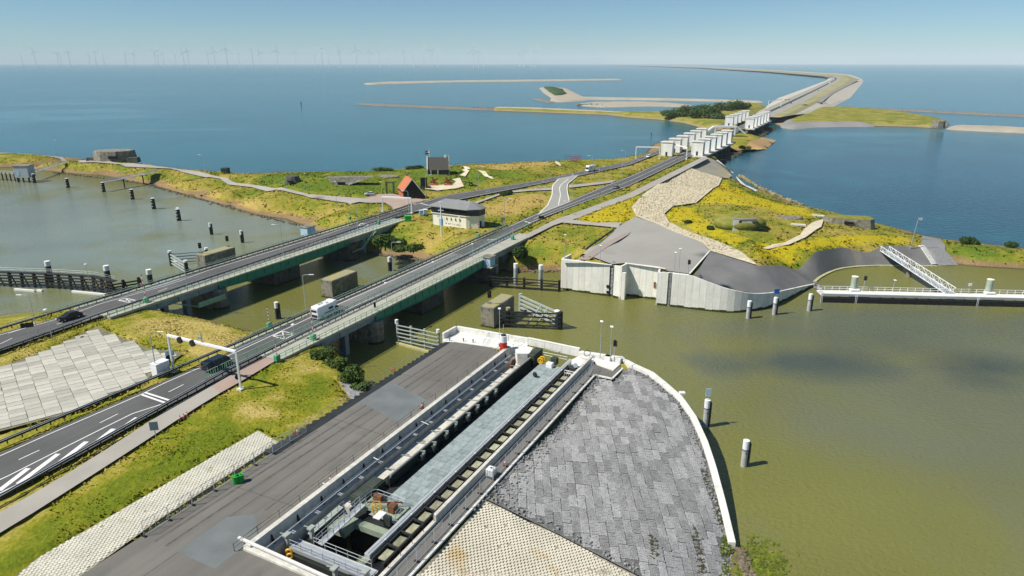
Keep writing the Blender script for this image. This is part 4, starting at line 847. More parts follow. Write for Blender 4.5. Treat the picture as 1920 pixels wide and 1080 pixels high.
for k in range(16): q = a.lerp(b, (k + .5) / 16); m.box((q.x, q.y, main.h1(q.x, q.y) + .2), (1.7, (b - a).length / 16 + .02, .3), math.atan2((b - a).y, (b - a).x) - math.pi / 2)
m.fin()
te = thing('toe_kerb', 'pale algae-stained toe beam along the curved waterline of the revetment', 'kerb', P(1600, 500, 0)); m = part('edge', mat('stained toe', (.50, .48, .26), var=.3, scale=1), te)
tp = [P(x, y, .15) for x, y in ((1525, 531), (1535, 522), (1547, 515), (1562, 508), (1580, 503.5), (1610, 500), (1647, 498.5), (1700, 499), (1757, 499.5))]
for a, b in zip(tp[:-1], tp[1:]): m.bar(a, b, .8, .5)
m.fin()
# ================================================================ BRIDGES
def bridge(nm, label, tl, tr, piers_label, s0, s1, dz=0.0, far_box=True):
    b = thing('bridge', label, 'bridge', Q((s0 + s1) / 2, (tl + tr) / 2, 0))
    for (a, c, mm, nme) in ((s0, 113, conc_blue, 'approach_deck'), (163.4, s1, conc_blue, 'approach_deck')):
        m = part(nme, mm, b); sbox(m, a, c - .05, tl, tr - 1.0, 5.2, 7.24); m.fin()
        m = part('deck_edge', green_k, b); sbox(m, a, c - .05, tr - 1.6, tr, 6.75, 7.26); m.fin()
        for k in range(5): m = part('fascia_panel', conc_blue, b); l = (c - a) / 5; sbox(m, a + k * l + .1, a + (k + 1) * l - .1, tr - 1.0, tr - .55, 5.25, 6.74); m.fin()
    m = part('steel_deck', asph_old, b); sbox(m, 113, 163.35, tl + .4, tr - 1.2, 6.9, 7.292); m.fin()
    for side, t in (('r', tr - .3), ('l', tl + .1)):
        m = part('main_girder', green_p, b)                    # fish-bellied plate girder
        lo = [5.35, 4.9, 4.6, 4.5, 4.6, 4.9, 5.35]; ss = [113 + 50.3 * k / 6 for k in range(7)]
        for k in range(6): m.prism([tuple(Q(s, tt)[:2]) for s, tt in ((ss[k], t), (ss[k + 1], t), (ss[k + 1], t + .22), (ss[k], t + .22))], [lo[k], lo[k + 1], lo[k + 1], lo[k]], 6.95)
        gg = m.fin()
        m = part('bottom_flange', green_p, b)
        for k in range(6): m.prism([tuple(Q(s, tt)[:2]) for s, tt in ((ss[k], t - .2), (ss[k + 1], t - .2), (ss[k + 1], t + .42), (ss[k], t + .42))], [lo[k] - .08, lo[k + 1] - .08, lo[k + 1] - .08, lo[k] - .08], [lo[k], lo[k + 1], lo[k + 1], lo[k]])
        m.fin()
        if side == 'r':
            for k in range(1, 17): m = part('stiffener', green_p, b); sbox(m, 113 + k * 3, 113.12 + k * 3, t + .22, t + .36, 5.4, 6.95); m.fin()
    m = part('cross_girders', dkmetal, b)
    for k in range(18): sbox(m, 114 + k * 2.85, 114.3 + k * 2.85, tl + .4, tr - .3, 5.9, 6.88)
    m.fin()
    m = part('walkway', green_k, b); sbox(m, 113, 163.35, tr - 1.3, tr + .05, 6.96, 7.27); m.fin()
    m = part('footway', mat('footway slab', (.40, .40, .33), var=.15, scale=.4), b); sbox(m, s0, s1, tr - (5.2 if tr > -100 else 3.4), tr - .06, 7.2, 7.305); m.fin()
    m = part('deck_edge', green_k, b); sbox(m, s0, s1, tl - .1, tl + .9, 6.98, 7.27); m.fin()
    for s, w, rd in ((113.2, 4.2, True), (137, 9.0, False), (164, 5.0, False)):
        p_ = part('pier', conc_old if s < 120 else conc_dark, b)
        if s == 137: sbox(p_, 132, 142, tl + 1, tr - 1, -2, 4.3)
        else:
            sbox(p_, s - w / 2, s + w / 2, tl + .5, tr - 1.2, -2, 5.15); c = Q(s, tr - 1.2); n0 = 10
            p_.prism([tuple((c + U * (w / 2 * math.cos(k * math.pi / n0)) + V * (2.3 * math.sin(k * math.pi / n0)))[:2]) for k in range(n0 + 1)], -2, 5.3)
        p_.fin(bevel=.05)
        m = part('pier_band', algae, b)
        if s == 137: sbox(m, 131.97, 142.03, tl + 1, tr - .97, -1, .5)
        else:
            c = Q(s, tr - 1.2); m.prism([tuple((c + U * ((w / 2 + .03) * math.cos(k * math.pi / 10)) + V * (2.33 * math.sin(k * math.pi / 10)))[:2]) for k in range(11)], -1, .6)
        m.fin()
    for s in (98, 104, 172, 178):
        m = part('column', conc_blue, b); sbox(m, s, s + 1.2, tr - 3.2, tr - 1.6, -2, 5.2); m.fin(); m = part('column', conc_blue, b); sbox(m, s, s + 1.2, tl + 1, tl + 2.4, -2, 5.2); m.fin()
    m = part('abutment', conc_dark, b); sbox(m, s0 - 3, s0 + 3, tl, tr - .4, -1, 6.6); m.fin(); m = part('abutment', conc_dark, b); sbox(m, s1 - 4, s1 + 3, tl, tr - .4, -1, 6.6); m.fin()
    return b
br_b = bridge('b', 'near road bridge on green girders carrying the white camper', -105.0, -92.0, '', 84, 194)
br_a = bridge('a', 'far road bridge on green girders beside the cream control building', -154.6, -141.8, '', 84, 194)
strip('deck_surface', [Q(113, -103.9, 7.31), Q(163, -104.1, 7.31)], [Q(113, -98.6, 7.31), Q(163, -98.9, 7.31)], asph_old, br_b.parent)
def rail_posts(par, pts, h, step, mm, r=.03, rails=(1.0,), w=.09, nm='rail', pn='posts'):
    L = plen(pts); n = max(2, int(L / step) + 1); q = resample(pts, n); m = part(nm, mm, par)
    for f in rails:
        for a, c in zip(q[:-1], q[1:]): m.bar(a + Vector((0, 0, h * f)), c + Vector((0, 0, h * f)), w, w)
    m.fin(); m = part(pn, mm, par)
    for p in q: m.bar(p, p + Vector((0, 0, h)), w, w)
    tag(m.fin(), kind='stuff')
def guard(label, pts, double=False, mm=None, step=2.0):
    "steel guard rail: beam strips and posts"
    g = thing('guard_rail', label, 'guard rail', pts[0]); mm = mm or dkmetal
    for d in ((-.22, .22) if double else (0,)):
        q = resample(offline(pts, d), max(2, int(plen(pts) / 4)))
        m = part('beam', mm, g)
        for a, c in zip(q[:-1], q[1:]): m.bar(a + Vector((0, 0, .72)), c + Vector((0, 0, .72)), .1, .3)
        m.fin(); m = part('beam_cap', galv, g)
        for a, c in zip(q[:-1], q[1:]): m.bar(a + Vector((0, 0, .885)), c + Vector((0, 0, .885)), .11, .02)
        m.fin()
    q = resample(pts, max(2, int(plen(pts) / step))); m = part('posts', mm, g)
    for p in q: m.bar(p, p + Vector((0, 0, .8)), .12, .12)
    tag(m.fin(), kind='stuff'); return g
def railing(label, pts, mm, h=1.1, step=1.6, bars=None, rails=(1.0, .55)):
    g = thing('railing', label, 'railing', pts[0]); rail_posts(g, pts, h, step, mm, rails=rails, nm='handrail', pn='posts')
    if bars: 
        m = part('balusters', mm, g); n = int(plen(pts) / bars)
        for p in resample(pts, n): m.bar(p + Vector((0, 0, .1)), p + Vector((0, 0, h)), .085, .085)
        tag(m.fin(), kind='stuff')
    return g
def st_line(s0, s1, t0, t1=None, z=7.3): return [Q(s0, t0, z), Q(s1, t0 if t1 is None else t1, z)]
# bridge B furniture
railing('pale green railing on the far edge of the near bridge', st_line(86, 196, -104.8, -105.2, 7.27), green_l, 1.15, 1.8)
railing('pale green railing on the near edge of the near bridge', st_line(84, 163, -92.1, -92.0, 7.27), green_l, 1.15, 1.8)
railing('green bar fence between carriageway and footway of the near bridge', st_line(72, 205, -97.6, -99.2, 7.3), green_l, 1.3, 2.4, bars=.5, rails=(1.0, .12))
guard('double dark guard rail beside the footway of the near bridge', [Q(30, -90.6, 7.2), Q(60, -94.2, 7.25), Q(75, -96.0, 7.3), Q(100, -96.7, 7.3), Q(163, -97.3, 7.3), Q(215, -98.4, 7.3)], True)
guard('dark guard rail on the far side of the near bridge road', [Q(20, -106.3, 7.1), Q(85, -104.4, 7.3), Q(200, -104.6, 7.3)], True)
# bridge A furniture
railing('pale green railing on the far edge of the far bridge', st_line(70, 200, -154.4, -154.4, 7.27), green_l, 1.15, 1.8)
railing('pale green railing on the near edge of the far bridge', st_line(84, 192, -141.9, -142.2, 7.27), green_l, 1.15, 1.8)
guard('dark guard rail on the far side of the far bridge road', [Q(20, -155.4, 7.1), Q(70, -153.8, 7.3), Q(205, -153.6, 7.3), Q(216, -154.6, 7.3)], True)
guard('dark guard rail on the near side of the far bridge road', [Q(20, -139.6, 7.1), Q(60, -142.2, 7.2), Q(84, -144.0, 7.3), Q(120, -145.2, 7.3), Q(160, -146.6, 7.3), Q(205, -148.6, 7.3)], True)
# stair on far bridge end
m = part('access_stair', green_l, br_a); m.bar(Q(176, -141.4, 7), Q(168, -140.8, 3), .8, .15); m.bar(Q(168, -141, 3), Q(163, -141, 3), 1.2, .15); m.bar(Q(176, -141.9, 8), Q(168, -141.3, 4), .06, .06); m.bar(Q(176, -140.9, 8), Q(168, -140.3, 4), .06, .06); m.fin()
m = part('inspection_gantry', green_l, br_a); m.bar(Q(99, -141.5, 5.8), Q(105, -141, 3.2), .8, .15); sbox(m, 105, 113, -142, -140.2, 2.9, 3.1); sbox(m, 105, 113, -140.3, -140.2, 3.1, 4.2); m.fin()
# operator cabins on the bridges
def cabin(label, c, size, mm, rz=AX):
    t = thing('bridge_cabin', label, 'cabin', c); w, d, h = size
    MB().box((0, 0, h / 2), (w, d, h)).build('wall', mm, t, bevel=.02); MB().box((0, 0, h + .1), (w + .5, d + .5, .2)).build('roof', conc_old, t, bevel=.03); MB().box((w * .1, -d / 2 - .02, h * .5), (w * .5, .06, h * .6)).build('door', blue_p, t); t.rotation_euler = (0, 0, rz); return t
cb = cabin('small pale blue cabin with flat roof on the near bridge pier', Q(163.2, -91.2, 5.2), (3.0, 2.4, 2.6), blue_p); m = MB().box((0, 0, -.1), (4.2, 3.8, .2)); m.build('platform', green_k, cb)
cabin('small blue and white cabin on the far edge of the far bridge', P(578, 440, 6.5), (3.6, 3.0, 2.7), blue_p)
# ================================================================ DOLPHIN BLOCKS
def block(label, s0, s1, t0, t1, h):
    b = thing('guide_block', label, 'concrete block', Q((s0 + s1) / 2, (t0 + t1) / 2, 0))
    m = part('body', conc_old, b); sbox(m, s0, s1, t0, t1, -2, h); m.fin(bevel=.12); m = part('mossy_top', moss, b); sbox(m, s0 + .25, s1 - .25, t0 + .25, t1 - .25, h - .1, h + .06); m.fin()
    m = part('algae_band', algae, b); sbox(m, s0 - .03, s1 + .03, t0 - .03, t1 + .03, -1, .45); m.fin(); return b
block('weathered mossy concrete block standing in the water between the bridges', 131.5, 142, -125.3, -121.3, 5.0)
block('weathered concrete block with signal lamps beside the triangular fender', 132.3, 142.8, -76.4, -72.7, 5.2)
block('mossy concrete block beyond the far bridge with black signal lamps', 134.5, 146, -177.5, -173.5, 4.6)
def signal(label, c, h=2.6, face=-1.2):
    t = thing('signal_lamp', label, 'signal lamp', c); MB().tube((0, 0, 0), (0, 0, h), .07).build('post', galv, t)
    m = MB(); m.prism([(.5 * math.cos(k * math.pi / 4), .16 * (1 if math.sin(k * math.pi / 4) > 0 else -1) * abs(math.sin(k * math.pi / 4))) for k in range(8)], h - .9, h + .8); m.build('backboard', black, t, bevel=.05)
    MB().tube((0, -.18, h + .3), (0, -.3, h + .3), .15, n=8).build('lens', red, t); MB().tube((0, -.18, h - .3), (0, -.3, h - .3), .15, n=8).build('lens', dkmetal, t); MB().bar((-.5, .3, .1), (.6, .3, .1), .1, .9).build('base_frame', galv, t)
    t.rotation_euler = (0, 0, face); return t
signal('black signal lamp on the concrete block by the triangular fender', Q(134.2, -75.0, 5.2), 2.6, .2)
signal('left black signal lamp on the concrete block beyond the far bridge', Q(135.6, -176.5, 4.6), 2.7, .3); signal('right black signal lamp on the concrete block beyond the far bridge', Q(145, -175.5, 4.6), 2.9, .3)
# ================================================================ FENDERS
def fender(label, a, b, h, n_r, mm, posts, r=.2, z0=.6, pr=.35, cat='fender'):
    f = thing('ship_fender', label, cat, a)
    for k in range(n_r):
        z = z0 + (h - z0) * k / (n_r - 1); m = part('rail', mm, f); m.bar(a + Vector((0, 0, z)), b + Vector((0, 0, z)), r * 1.6, r * 1.3); m.fin(bevel=.03)
    d = (b - a).normalized(); nn = Vector((-d.y, d.x, 0)) * (r + pr * .6)
    for k in range(posts): q = a.lerp(b, k / (posts - 1)) + nn; m = part('pile', mm, f); m.tube(q + Vector((0, 0, -2)), q + Vector((0, 0, h + .3)), pr, n=10); m.fin()
    return f
f1 = fender('pale grey rail fender between the near bridge pier and the apron', W0(745, 642), W0(822, 659), 4.2, 5, greywood, 4, r=.16, pr=.28)
m = part('sill', mat('yellowish sill', (.45, .42, .2), var=.2), f1); m.bar(W0(744, 645) + Vector((0, 0, .2)), W0(815, 665) + Vector((0, 0, .2)), .7, .5); m.fin()
m = part('pile_cap', white, f1); q = W0(745, 640) + Vector((0, 0, 4.6)); m.tube(q + Vector((0, .4, -.4)), q + Vector((0, .4, .5)), .38, n=10); q = W0(822, 657); m.tube(q + Vector((0, .4, 3.8)), q + Vector((0, .4, 4.8)), .38, n=10); m.fin()
f2 = fender('black timber fender rails in front of two white-topped piles', W0(918, 538), W0(1048, 547.5), 3.0, 4, timber, 5, r=.2)
for x, yb, yt, lb in ((967, 538, 492, 'left white-topped grey pile behind the black timber fender'), (1014, 541, 497, 'right white-topped grey pile behind the black timber fender')):
    c = W0(x, yb) + Vector((0, 2.0, 0)); t = thing('mooring_pile', lb, 'mooring pile', c); MB().tube((0, 0, -2), (0, 0, 5.0), .62, n=14).build('shaft', greywood, t, smooth=False); MB().tube((0, 0, 5.0), (0, 0, 6.3), .63, n=14).build('cap', white, t)
# triangular guide fender
tf = thing('guide_fender', 'triangular guide fender of black and pale rails beside the concrete block', 'fender', W0(1000, 605))
pa, pb, pc = W0(937, 614), W0(1051, 619), W0(976, 583)
for k in range(4):
    z = .9 + k * 1.05; m = part('rail', timber, tf); m.bar(pa + Vector((0, 0, z)), pb + Vector((0, 0, z)), .3, .28); m.fin()
    m = part('rail', greywood, tf); m.bar(pc + Vector((0, 0, z)), pb + Vector((0, .3, z)), .4, .4); m.fin()
for q, mm in ((pb, timber), (pa.lerp(pb, .14), timber), (pc, greywood), (pb + Vector((-.9, .5, 0)), greywood)): m = part('pile', mm, tf); m.tube(q + Vector((0, .45, -2)), q + Vector((0, .45, 4.5)), .5, n=12); m.fin()
m = part('pile_cap', white, tf); m.ball(pb + Vector((-.8, .9, 4.5)), .75, (1, 1, .4), n=12, m=6); m.fin(smooth=True); m = part('pile_cap', moss, tf); m.tube(pa.lerp(pb, .14) + Vector((0, .45, 4.4)), pa.lerp(pb, .14) + Vector((0, .45, 5.0)), .55, n=12); m.fin()
for k in (.45, .6): m = part('brace', greywood, tf); m.bar(pa.lerp(pb, k) + Vector((0, .3, .8)), pc.lerp(pb, k + .08) + Vector((0, 0, 4.0)), .22, .22); m.fin()
# fender beyond far bridge
ft = thing('guide_fender', 'pale triangular fender at the concrete block beyond the far bridge', 'fender', W0(345, 515)); pa, pb, pc = W0(322, 498), W0(352, 517), W0(390, 492)
for k in range(4):
    z = .8 + k * .95; m = part('rail', greywood, ft); m.bar(pa + Vector((0, 0, z)), pb + Vector((0, 0, z)), .35, .35); m.fin(); m = part('rail', galv, ft); m.bar(pa + Vector((0, 0, z)), pc + Vector((0, 0, z)), .3, .3); m.fin()
for q in (pa, pb, pc): m = part('pile', timber, ft); m.tube(q + Vector((0, 0, -2)), q + Vector((0, 0, 4.2)), .5, n=10); m.fin(); m = part('pile_cap', white, ft); m.tube(q + Vector((0, 0, 4.2)), q + Vector((0, 0, 4.8)), .55, n=10); m.fin()
# long black jetty at the left
lj = thing('timber_jetty', 'long black timber guide jetty with walkway at the left edge', 'jetty', W0(100, 535))
A_ = [W0(-60, 540), W0(0, 537), W0(100, 541), W0(175, 546), W0(215, 556), W0(262, 548)]
for k in range(4):
    m = part('rail', timber, lj); q = [p + Vector((0, 0, .8 + k * .85)) for p in A_]
    for a, b in zip(q[:-1], q[1:]): m.bar(a, b, .32, .34)
    m.fin()
m = part('walkway', timber, lj); q = [p + Vector((0, 1.2, 3.9)) for p in A_[:5]]
for a, b in zip(q[:-1], q[1:]): m.bar(a, b, 1.6, .2)
m.fin(); handrail(lj, [p + Vector((0, 1.9, 4.0)) for p in A_[:5]], step=2.5, r=.03)
for p in resample(A_, 15):
    m = part('trestle', timber, lj); m.bar(p + Vector((0, 0, -1)), p + Vector((.0, .4, 4.2)), .45, .45); m.bar(p + Vector((-.9, 1.6, -1)), p + Vector((0, .9, 4)), .35, .35); m.bar(p + Vector((.9, 1.6, -1)), p + Vector((0, .9, 4)), .35, .35); m.fin()
for a, b in (((30, 543), (68, 546)), ((72, 545), (82, 546)), ((138, 547), (200, 553))): m = part('float_boom', white, lj); m.bar(W0(*a) + Vector((0, -.5, .25)), W0(*b) + Vector((0, -.5, .25)), .6, .5); m.fin()
for x, y, h, lb in ((97, 531, 6.6, 'tall white-capped green pile in the middle of the black jetty'), (207, 543, 7.0, 'tall white-capped green pile at the bridge end of the black jetty'), (283, 533, 4.4, 'short white-capped pile just behind the far bridge railing')):
    c = W0(x, y); t = thing('mooring_pile', lb, 'mooring pile', c); MB().tube((0, 0, -2), (0, 0, h - 1.4), .72, n=14).build('shaft', mat('green black pile', (.03, .055, .05), var=.4), t); MB().tube((0, 0, h - 1.4), (0, 0, h), .74, n=14).build('cap', white, t)
# ================================================================ BOLLARD PILES IN THE WATER
def pile(label, x, y, h=4.6, r=.48, group=None, top=1.5, dk=None):
    c = W0(x, y); t = thing('bollard_pile', label, 'mooring pile', c, group=group)
    MB().tube((0, 0, -2), (0, 0, h - top), r, n=14).build('shaft', dk or conc_old, t); MB().tube((0, 0, h - top), (0, 0, h), r * 1.03, n=14).build('cap', white, t)
    MB().box((r + .12, .05, h / 2 - .6), (.26, .8, h + .4)).build('rubbing_strip', timber, t, bevel=.03); MB().tube((0, 0, h - top - .12), (0, 0, h - top), r * 1.12, n=14).build('band', dkmetal, t); MB().tube((0, -r, h * .55), (0, -r - .12, h * .55), .12).build('mooring_hook', dkmetal, t)
    return t
pale = mat('pale pile', (.44, .45, .43), var=.2, scale=1); dkp = mat('black pile', (.03, .035, .035), var=.4)
pile('white-topped grey mooring pile standing alone in the green water', 1394, 874, dk=pale)
pile('white-topped pile with a sign close to the curved white quay wall', 1322, 800, 5.2, dk=pale)
pile('leftmost of three white-topped piles before the curved panel wall', 1402, 597, dk=pale); pile('middle of three white-topped piles before the curved panel wall', 1451, 590, dk=pale); pile('white-topped pile nearest the end of the floating jetty', 1516, 583, dk=pale)
pile('white-topped pile in green water behind the near bridge, left', 521, 598, 4.4, dk=dkp); pile('white-topped pile between the bridges below the control building', 731, 508, 4.4, dk=dkp)
pile('white-topped dark pile farthest right in the left basin', 454, 455, 4.4, .42, dk=dkp); pile('white-topped dark pile second from right in the left basin', 396, 440, 4.4, .42, dk=dkp)
def dolphin(label, x, y):
    c = W0(x, y); t = thing('timber_dolphin', label, 'mooring post', c)
    for dx, dy in ((-.45, 0), (.45, 0), (0, .5)): MB().tube((dx * 1.2, dy * 1.2, -2), (dx * .75, dy * .75, 4.6), .45, n=10).build('pile', timber, t)
    MB().tube((0, .1, 4.6), (0, .1, 4.8), .8, n=10).build('cap', white, t)
    for k in range(3): MB().box((-.3, -.5, 1.2 + k * 1.3), (.35, .3, .3)).build('cleat', white, t)
    return t
for x, y, lb in ((336, 414, 'black timber dolphin with a white gull on top'), (289, 392, 'black timber dolphin left of the one with the gull'), (249, 374, 'black timber dolphin right of the gangway end'), (195, 360, 'black timber dolphin carrying the end of the lattice gangway'), (128, 352, 'black timber dolphin left of the lattice gangway'), (65, 343, 'black timber dolphin beside the grey hut on stilts')): dolphin(lb, x, y)
gl = thing('gull', 'white gull perched on a black timber dolphin', 'bird', W0(337, 414) + Vector((0, 0, 4.8)))
mb = MB(); mb.ball((0, 0, .45), .32, (1.5, .8, .8), n=10, m=6); mb.ball((.42, 0, .72), .17, n=8, m=5); mb.tube((.5, 0, .72), (.72, 0, .68), .05, .01, n=5); mb.tube((-.3, 0, .5), (-.8, 0, .55), .2, .05, n=6); mb.tube((.05, .1, 0), (.05, .1, .3), .03, n=4); mb.tube((.05, -.1, 0), (.05, -.1, .3), .03, n=4); mb.build('body', white, gl, smooth=True)
# ================================================================ LATTICE GANGWAYS
def gangway(label, a, b, w, h, mm, n=14):
    g = thing('gangway', label, 'gangway', a); d = (b - a).normalized(); x = Vector((d.y, -d.x, 0)).normalized() * w / 2; up = Vector((0, 0, h))
    m = part('deck', galv, g); m.bar(a, b, w, .1); m.fin()
    for s in (-1, 1):
        m = part('chord', mm, g); m.bar(a + x * s, b + x * s, .16, .16); m.bar(a + x * s + up, b + x * s + up, .14, .14); m.fin(); m = part('lattice', mm, g)
        for k in range(n):
            p, q = a.lerp(b, k / n) + x * s, a.lerp(b, (k + 1) / n) + x * s; m.bar(p, p + up, .09, .09); m.bar(p, q + up, .08, .08) if k % 2 else m.bar(p + up, q, .08, .08)
        m.fin()
    return g
gw = gangway('long white lattice gangway from the revetment to the floating jetty', main.px(1659, 466) + Vector((0, 0, .6)), P(1781, 550, 2.3), 2.6, 1.5, white, 18)
t = thing('gangway_pile', 'round pile carrying the long white gangway', 'pile', W0(1703, 519)); MB().tube((0, 0, -2), (0, 0, 3.6), .7, n=12).build('shaft', conc_old, t); MB().box((0, 0, 3.7), (2.4, 1.2, .3)).build('head', conc_old, t)
g2 = gangway('grey lattice gangway on thin posts in the left basin', main.px(297, 328) + Vector((0, 0, .8)), W0(196, 359) + Vector((0, 0, 4.4)), 1.6, 1.2, galv, 14)
for f in (.3, .65): q = (main.px(297, 328) + Vector((0, 0, .8))).lerp(W0(196, 359) + Vector((0, 0, 4.4)), f); m = part('support_post', timber, g2); m.tube(Vector((q.x, q.y, -2)), q, .3, n=8); m.fin()
g3 = gangway('grey gangway from the coast path to the hut on stilts', main.px(122, 305) + Vector((0, 0, .6)), W0(66, 338) + Vector((0, 0, 4.2)), 1.5, 1.1, galv, 10)
hut = thing('stilt_hut', 'grey metal hut standing on stilts over the left basin', 'hut', W0(50, 341)); MB().box((0, 0, 5.6), (7.5, 5.5, 6.0)).build('wall', mat('grey cladding', (.42, .48, .5), var=.1, scale=.6), hut, bevel=.05); MB().box((0, 0, 8.7), (8.0, 6.0, .3)).build('roof', conc_old, hut)
MB().box((-1.5, -2.8, 5), (1.2, .1, 2.4)).build('door', blue_p, hut)
for i in (-3, 0, 3):
    for j in (-2, 2): MB().tube((i, j, -2), (i, j, 2.6), .35).build('stilt', timber, hut)
wk = thing('stilt_walkway', 'low timber walkway on posts leading left from the hut', 'walkway', W0(20, 338)); a, b = W0(-60, 334), W0(38, 340); m = part('deck', galv, wk); m.bar(a + Vector((0, 0, 4)), b + Vector((0, 0, 4)), 1.5, .2); m.fin(); handrail(wk, [a + Vector((0, 0, 4.1)), b + Vector((0, 0, 4.1))], step=2)
for q in resample([a, b], 14): m = part('post', timber, wk); m.tube(q + Vector((0, -.5, -2)), q + Vector((0, -.5, 4.4)), .32, n=8); m.fin()
# ================================================================ FLOATING JETTY, RIGHT
jt = thing('floating_jetty', 'long white-railed jetty with black fender face in the right basin', 'jetty', W0(1700, 573)); a, b = W0(1539, 567), W0(2080, 580)
d = (b - a).normalized(); nn = Vector((-d.y, d.x, 0)); L = (b - a).length
m = part('deck', conc_new, jt); m.bar(a + nn * 2.2 + Vector((0, 0, 2.0)), b + nn * 2.2 + Vector((0, 0, 2.0)), 3.6, .4); m.fin()
m = part('deck_edge', galv, jt); m.bar(a + nn * .25 + Vector((0, 0, 2.1)), b + nn * .25 + Vector((0, 0, 2.1)), .3, .6); m.fin()
handrail(jt, [a + nn * 3.8 + Vector((0, 0, 2.2)), b + nn * 3.8 + Vector((0, 0, 2.2))], h=1.15, step=1.9, m_=white, r=.05); handrail(jt, [a + nn * 3.8 + Vector((0, 0, 2.2)), a + nn * .6 + Vector((0, 0, 2.2))], h=1.15, step=1.6, m_=white, r=.05)
k = 0; p = 0
while p < L - 1:
    seg = (10.4, 30.5, 30.5)[k % 3] if k else 8.8; q0 = a + d * (p + .25); q1 = a + d * min(L, p + seg - .25)
    for z in (.25, .75, 1.25): m = part('fender_rail', timber, jt); m.bar(q0 + Vector((0, 0, z)), q1 + Vector((0, 0, z)), .35, .34); m.fin()
    m = part('fender_back', conc_dark, jt); m.bar(q0 + nn * .5 + Vector((0, 0, .8)), q1 + nn * .5 + Vector((0, 0, .8)), .2, 1.4); m.fin()
    n_ = max(2, int(seg / 2.6)); m = part('fender_post', timber, jt)
    for q in resample([q0, q1], n_): m.bar(q + Vector((0, .1, -.5)), q + Vector((0, .1, 1.75)), .4, .4)
    m.fin(); m = part('mooring_ladder', white, jt); q = a + d * p; m.bar(q + Vector((-.15, -.1, 0)), q + Vector((-.15, -.1, 2.3)), .1, .1); m.bar(q + Vector((.2, -.1, 0)), q + Vector((.2, -.1, 2.3)), .1, .1); m.fin()
    p += seg; k += 1
jp = mat('pale green pile', (.36, .43, .34), var=.2, scale=.6)
for x, lb in ((1608, 'thick pale green guide pile near the left end of the floating jetty'), (1854, 'thick pale green guide pile on the right part of the floating jetty')):
    c = W0(x, 568); c = a + d * ((c - a).dot(d)) + nn * 4.2; t = thing('guide_pile', lb, 'pile', c); MB().tube((0, 0, -2), (0, 0, 6.0), .8, n=14).build('shaft', jp, t); MB().tube((0, 0, 6.0), (0, 0, 6.12), .86, n=14).build('cap', cream, t); MB().box((0, -.6, 2.6), (2.4, 1.4, .5)).build('collar', white, t, bevel=.05)
# ================================================================ DISCHARGE SLUICES
sl_w = mat('white sluice paint', (.78, .78, .74), var=.06, scale=.3, wear=((.60, .57, .48), .3, .6), drip=(.7, .14))
def tower_proto():
    t = thing('sluice_tower', '', 'sluice tower'); h = 8.0
    MB().box((0, 0, h / 2), (4.6, 7.0, h)).build('wall', sl_w, t, bevel=.06); MB().box((0, 0, h + .2), (5.4, 7.8, .45)).build('roof_slab', conc_new, t, bevel=.05); MB().box((0, 0, h + .5), (4.2, 6.4, .25)).build('roof_cap', concrete, t)
    MB().box((-2.31, 0, 1.3), (.08, 1.2, 2.4)).build('door', dkmetal, t); MB().box((-2.31, 0, 6.1), (.06, 5.2, .16)).build('cornice', conc_new, t)
    for y in (-3.2, 3.2): MB().box((-2.33, y, h / 2), (.12, .5, h - .2)).build('corner_pilaster', conc_new, t)
    for y in (-1.8, 1.8): MB().box((2.31, y, 4.6), (.06, .7, 2.2)).build('window', glass, t)
    return t
tw = tower_proto(); first = True
def row(a, b, n, where):
    global first
    for k in range(n):
        q = a.lerp(b, k / (n - 1)); lb = 'white sluice tower, ' + ORD[k] + ' from the near end of ' + where
        if first: tw.location = q; tw.rotation_euler = (0, 0, AX); tag(tw, lb, group='sluice towers'); first = False
        else: dup(tw, q, AX, lb)
rA = (P(1251, 292, 7), P(1315, 263, 7)); rB = (P(1308, 291, 7), P(1362, 267, 7)); rC = (P(1367, 236, 7), P(1397, 224, 7)); rD = (P(1405, 240, 7), P(1435, 226, 7))
row(*rA, 6, 'the near left row'); row(*rB, 6, 'the near right row'); row(*rC, 5, 'the far left row'); row(*rD, 6, 'the far right row')
for (a, b), lb in ((rB, 'near'), (rD, 'far')):
    sg = thing('discharge_sluice', 'dark concrete sluice base with piers below the ' + lb + ' right row of towers', 'sluice', a); d = (b - a).normalized(); nn = Vector((d.y, -d.x, 0)); e = 7
    m = part('deck', concrete, sg); m.bar(a - d * e + nn * 1.5 + Vector((0, 0, -.45)), b + d * e + nn * 1.5 + Vector((0, 0, -.45)), 7.5, .9); m.fin()
    m = part('gate_wall', black, sg); m.bar(a - d * e + nn * 1 + Vector((0, 0, -4.5)), b + d * e + nn * 1 + Vector((0, 0, -4.5)), 1, 7.2); m.fin()  # black wall puts the shade of the sluice openings between the piers
    for k in range(6):
        q = a.lerp(b, (k + .5) / 6) - d * 7; m = part('pier', conc_dark, sg); m.bar(q - nn * 1 + Vector((0, 0, -4.6)), q + nn * 5.6 + Vector((0, 0, -4.6)), 2.6, 7.4); m.fin(); m = part('pier_nose', conc_dark, sg); m.bar(q + nn * 5.5 + Vector((0, 0, -7)), q + nn * 12 + Vector((0, 0, -7)), 2.4, 3.6); m.fin()
fb = thing('footbridge', 'white footbridge crossing both roads between the two sluice groups', 'footbridge', P(1358, 252, 7)); a, b = P(1336, 253, 7), P(1380, 253, 7); up = Vector((0, 0, 6.2)); dd = (b - a).normalized()
m = part('deck', white, fb); m.bar(a + up, b + up, 3.0, 1.3); m.fin(bevel=.05)
for q, s_ in ((a, -1), (b, 1)):
    m = part('ramp', white, fb); m.bar(q + up, q + dd * s_ * 7 + Vector((0, 0, .8)), 2.6, 1.0); m.fin()
    for o in (-1.2, 1.2): m = part('column', white, fb); m.bar(q - dd * s_ * 1.5 + Vector((0, o, -.3)), q - dd * s_ * 1.5 + Vector((0, o, 6)), .9, .9); m.fin()
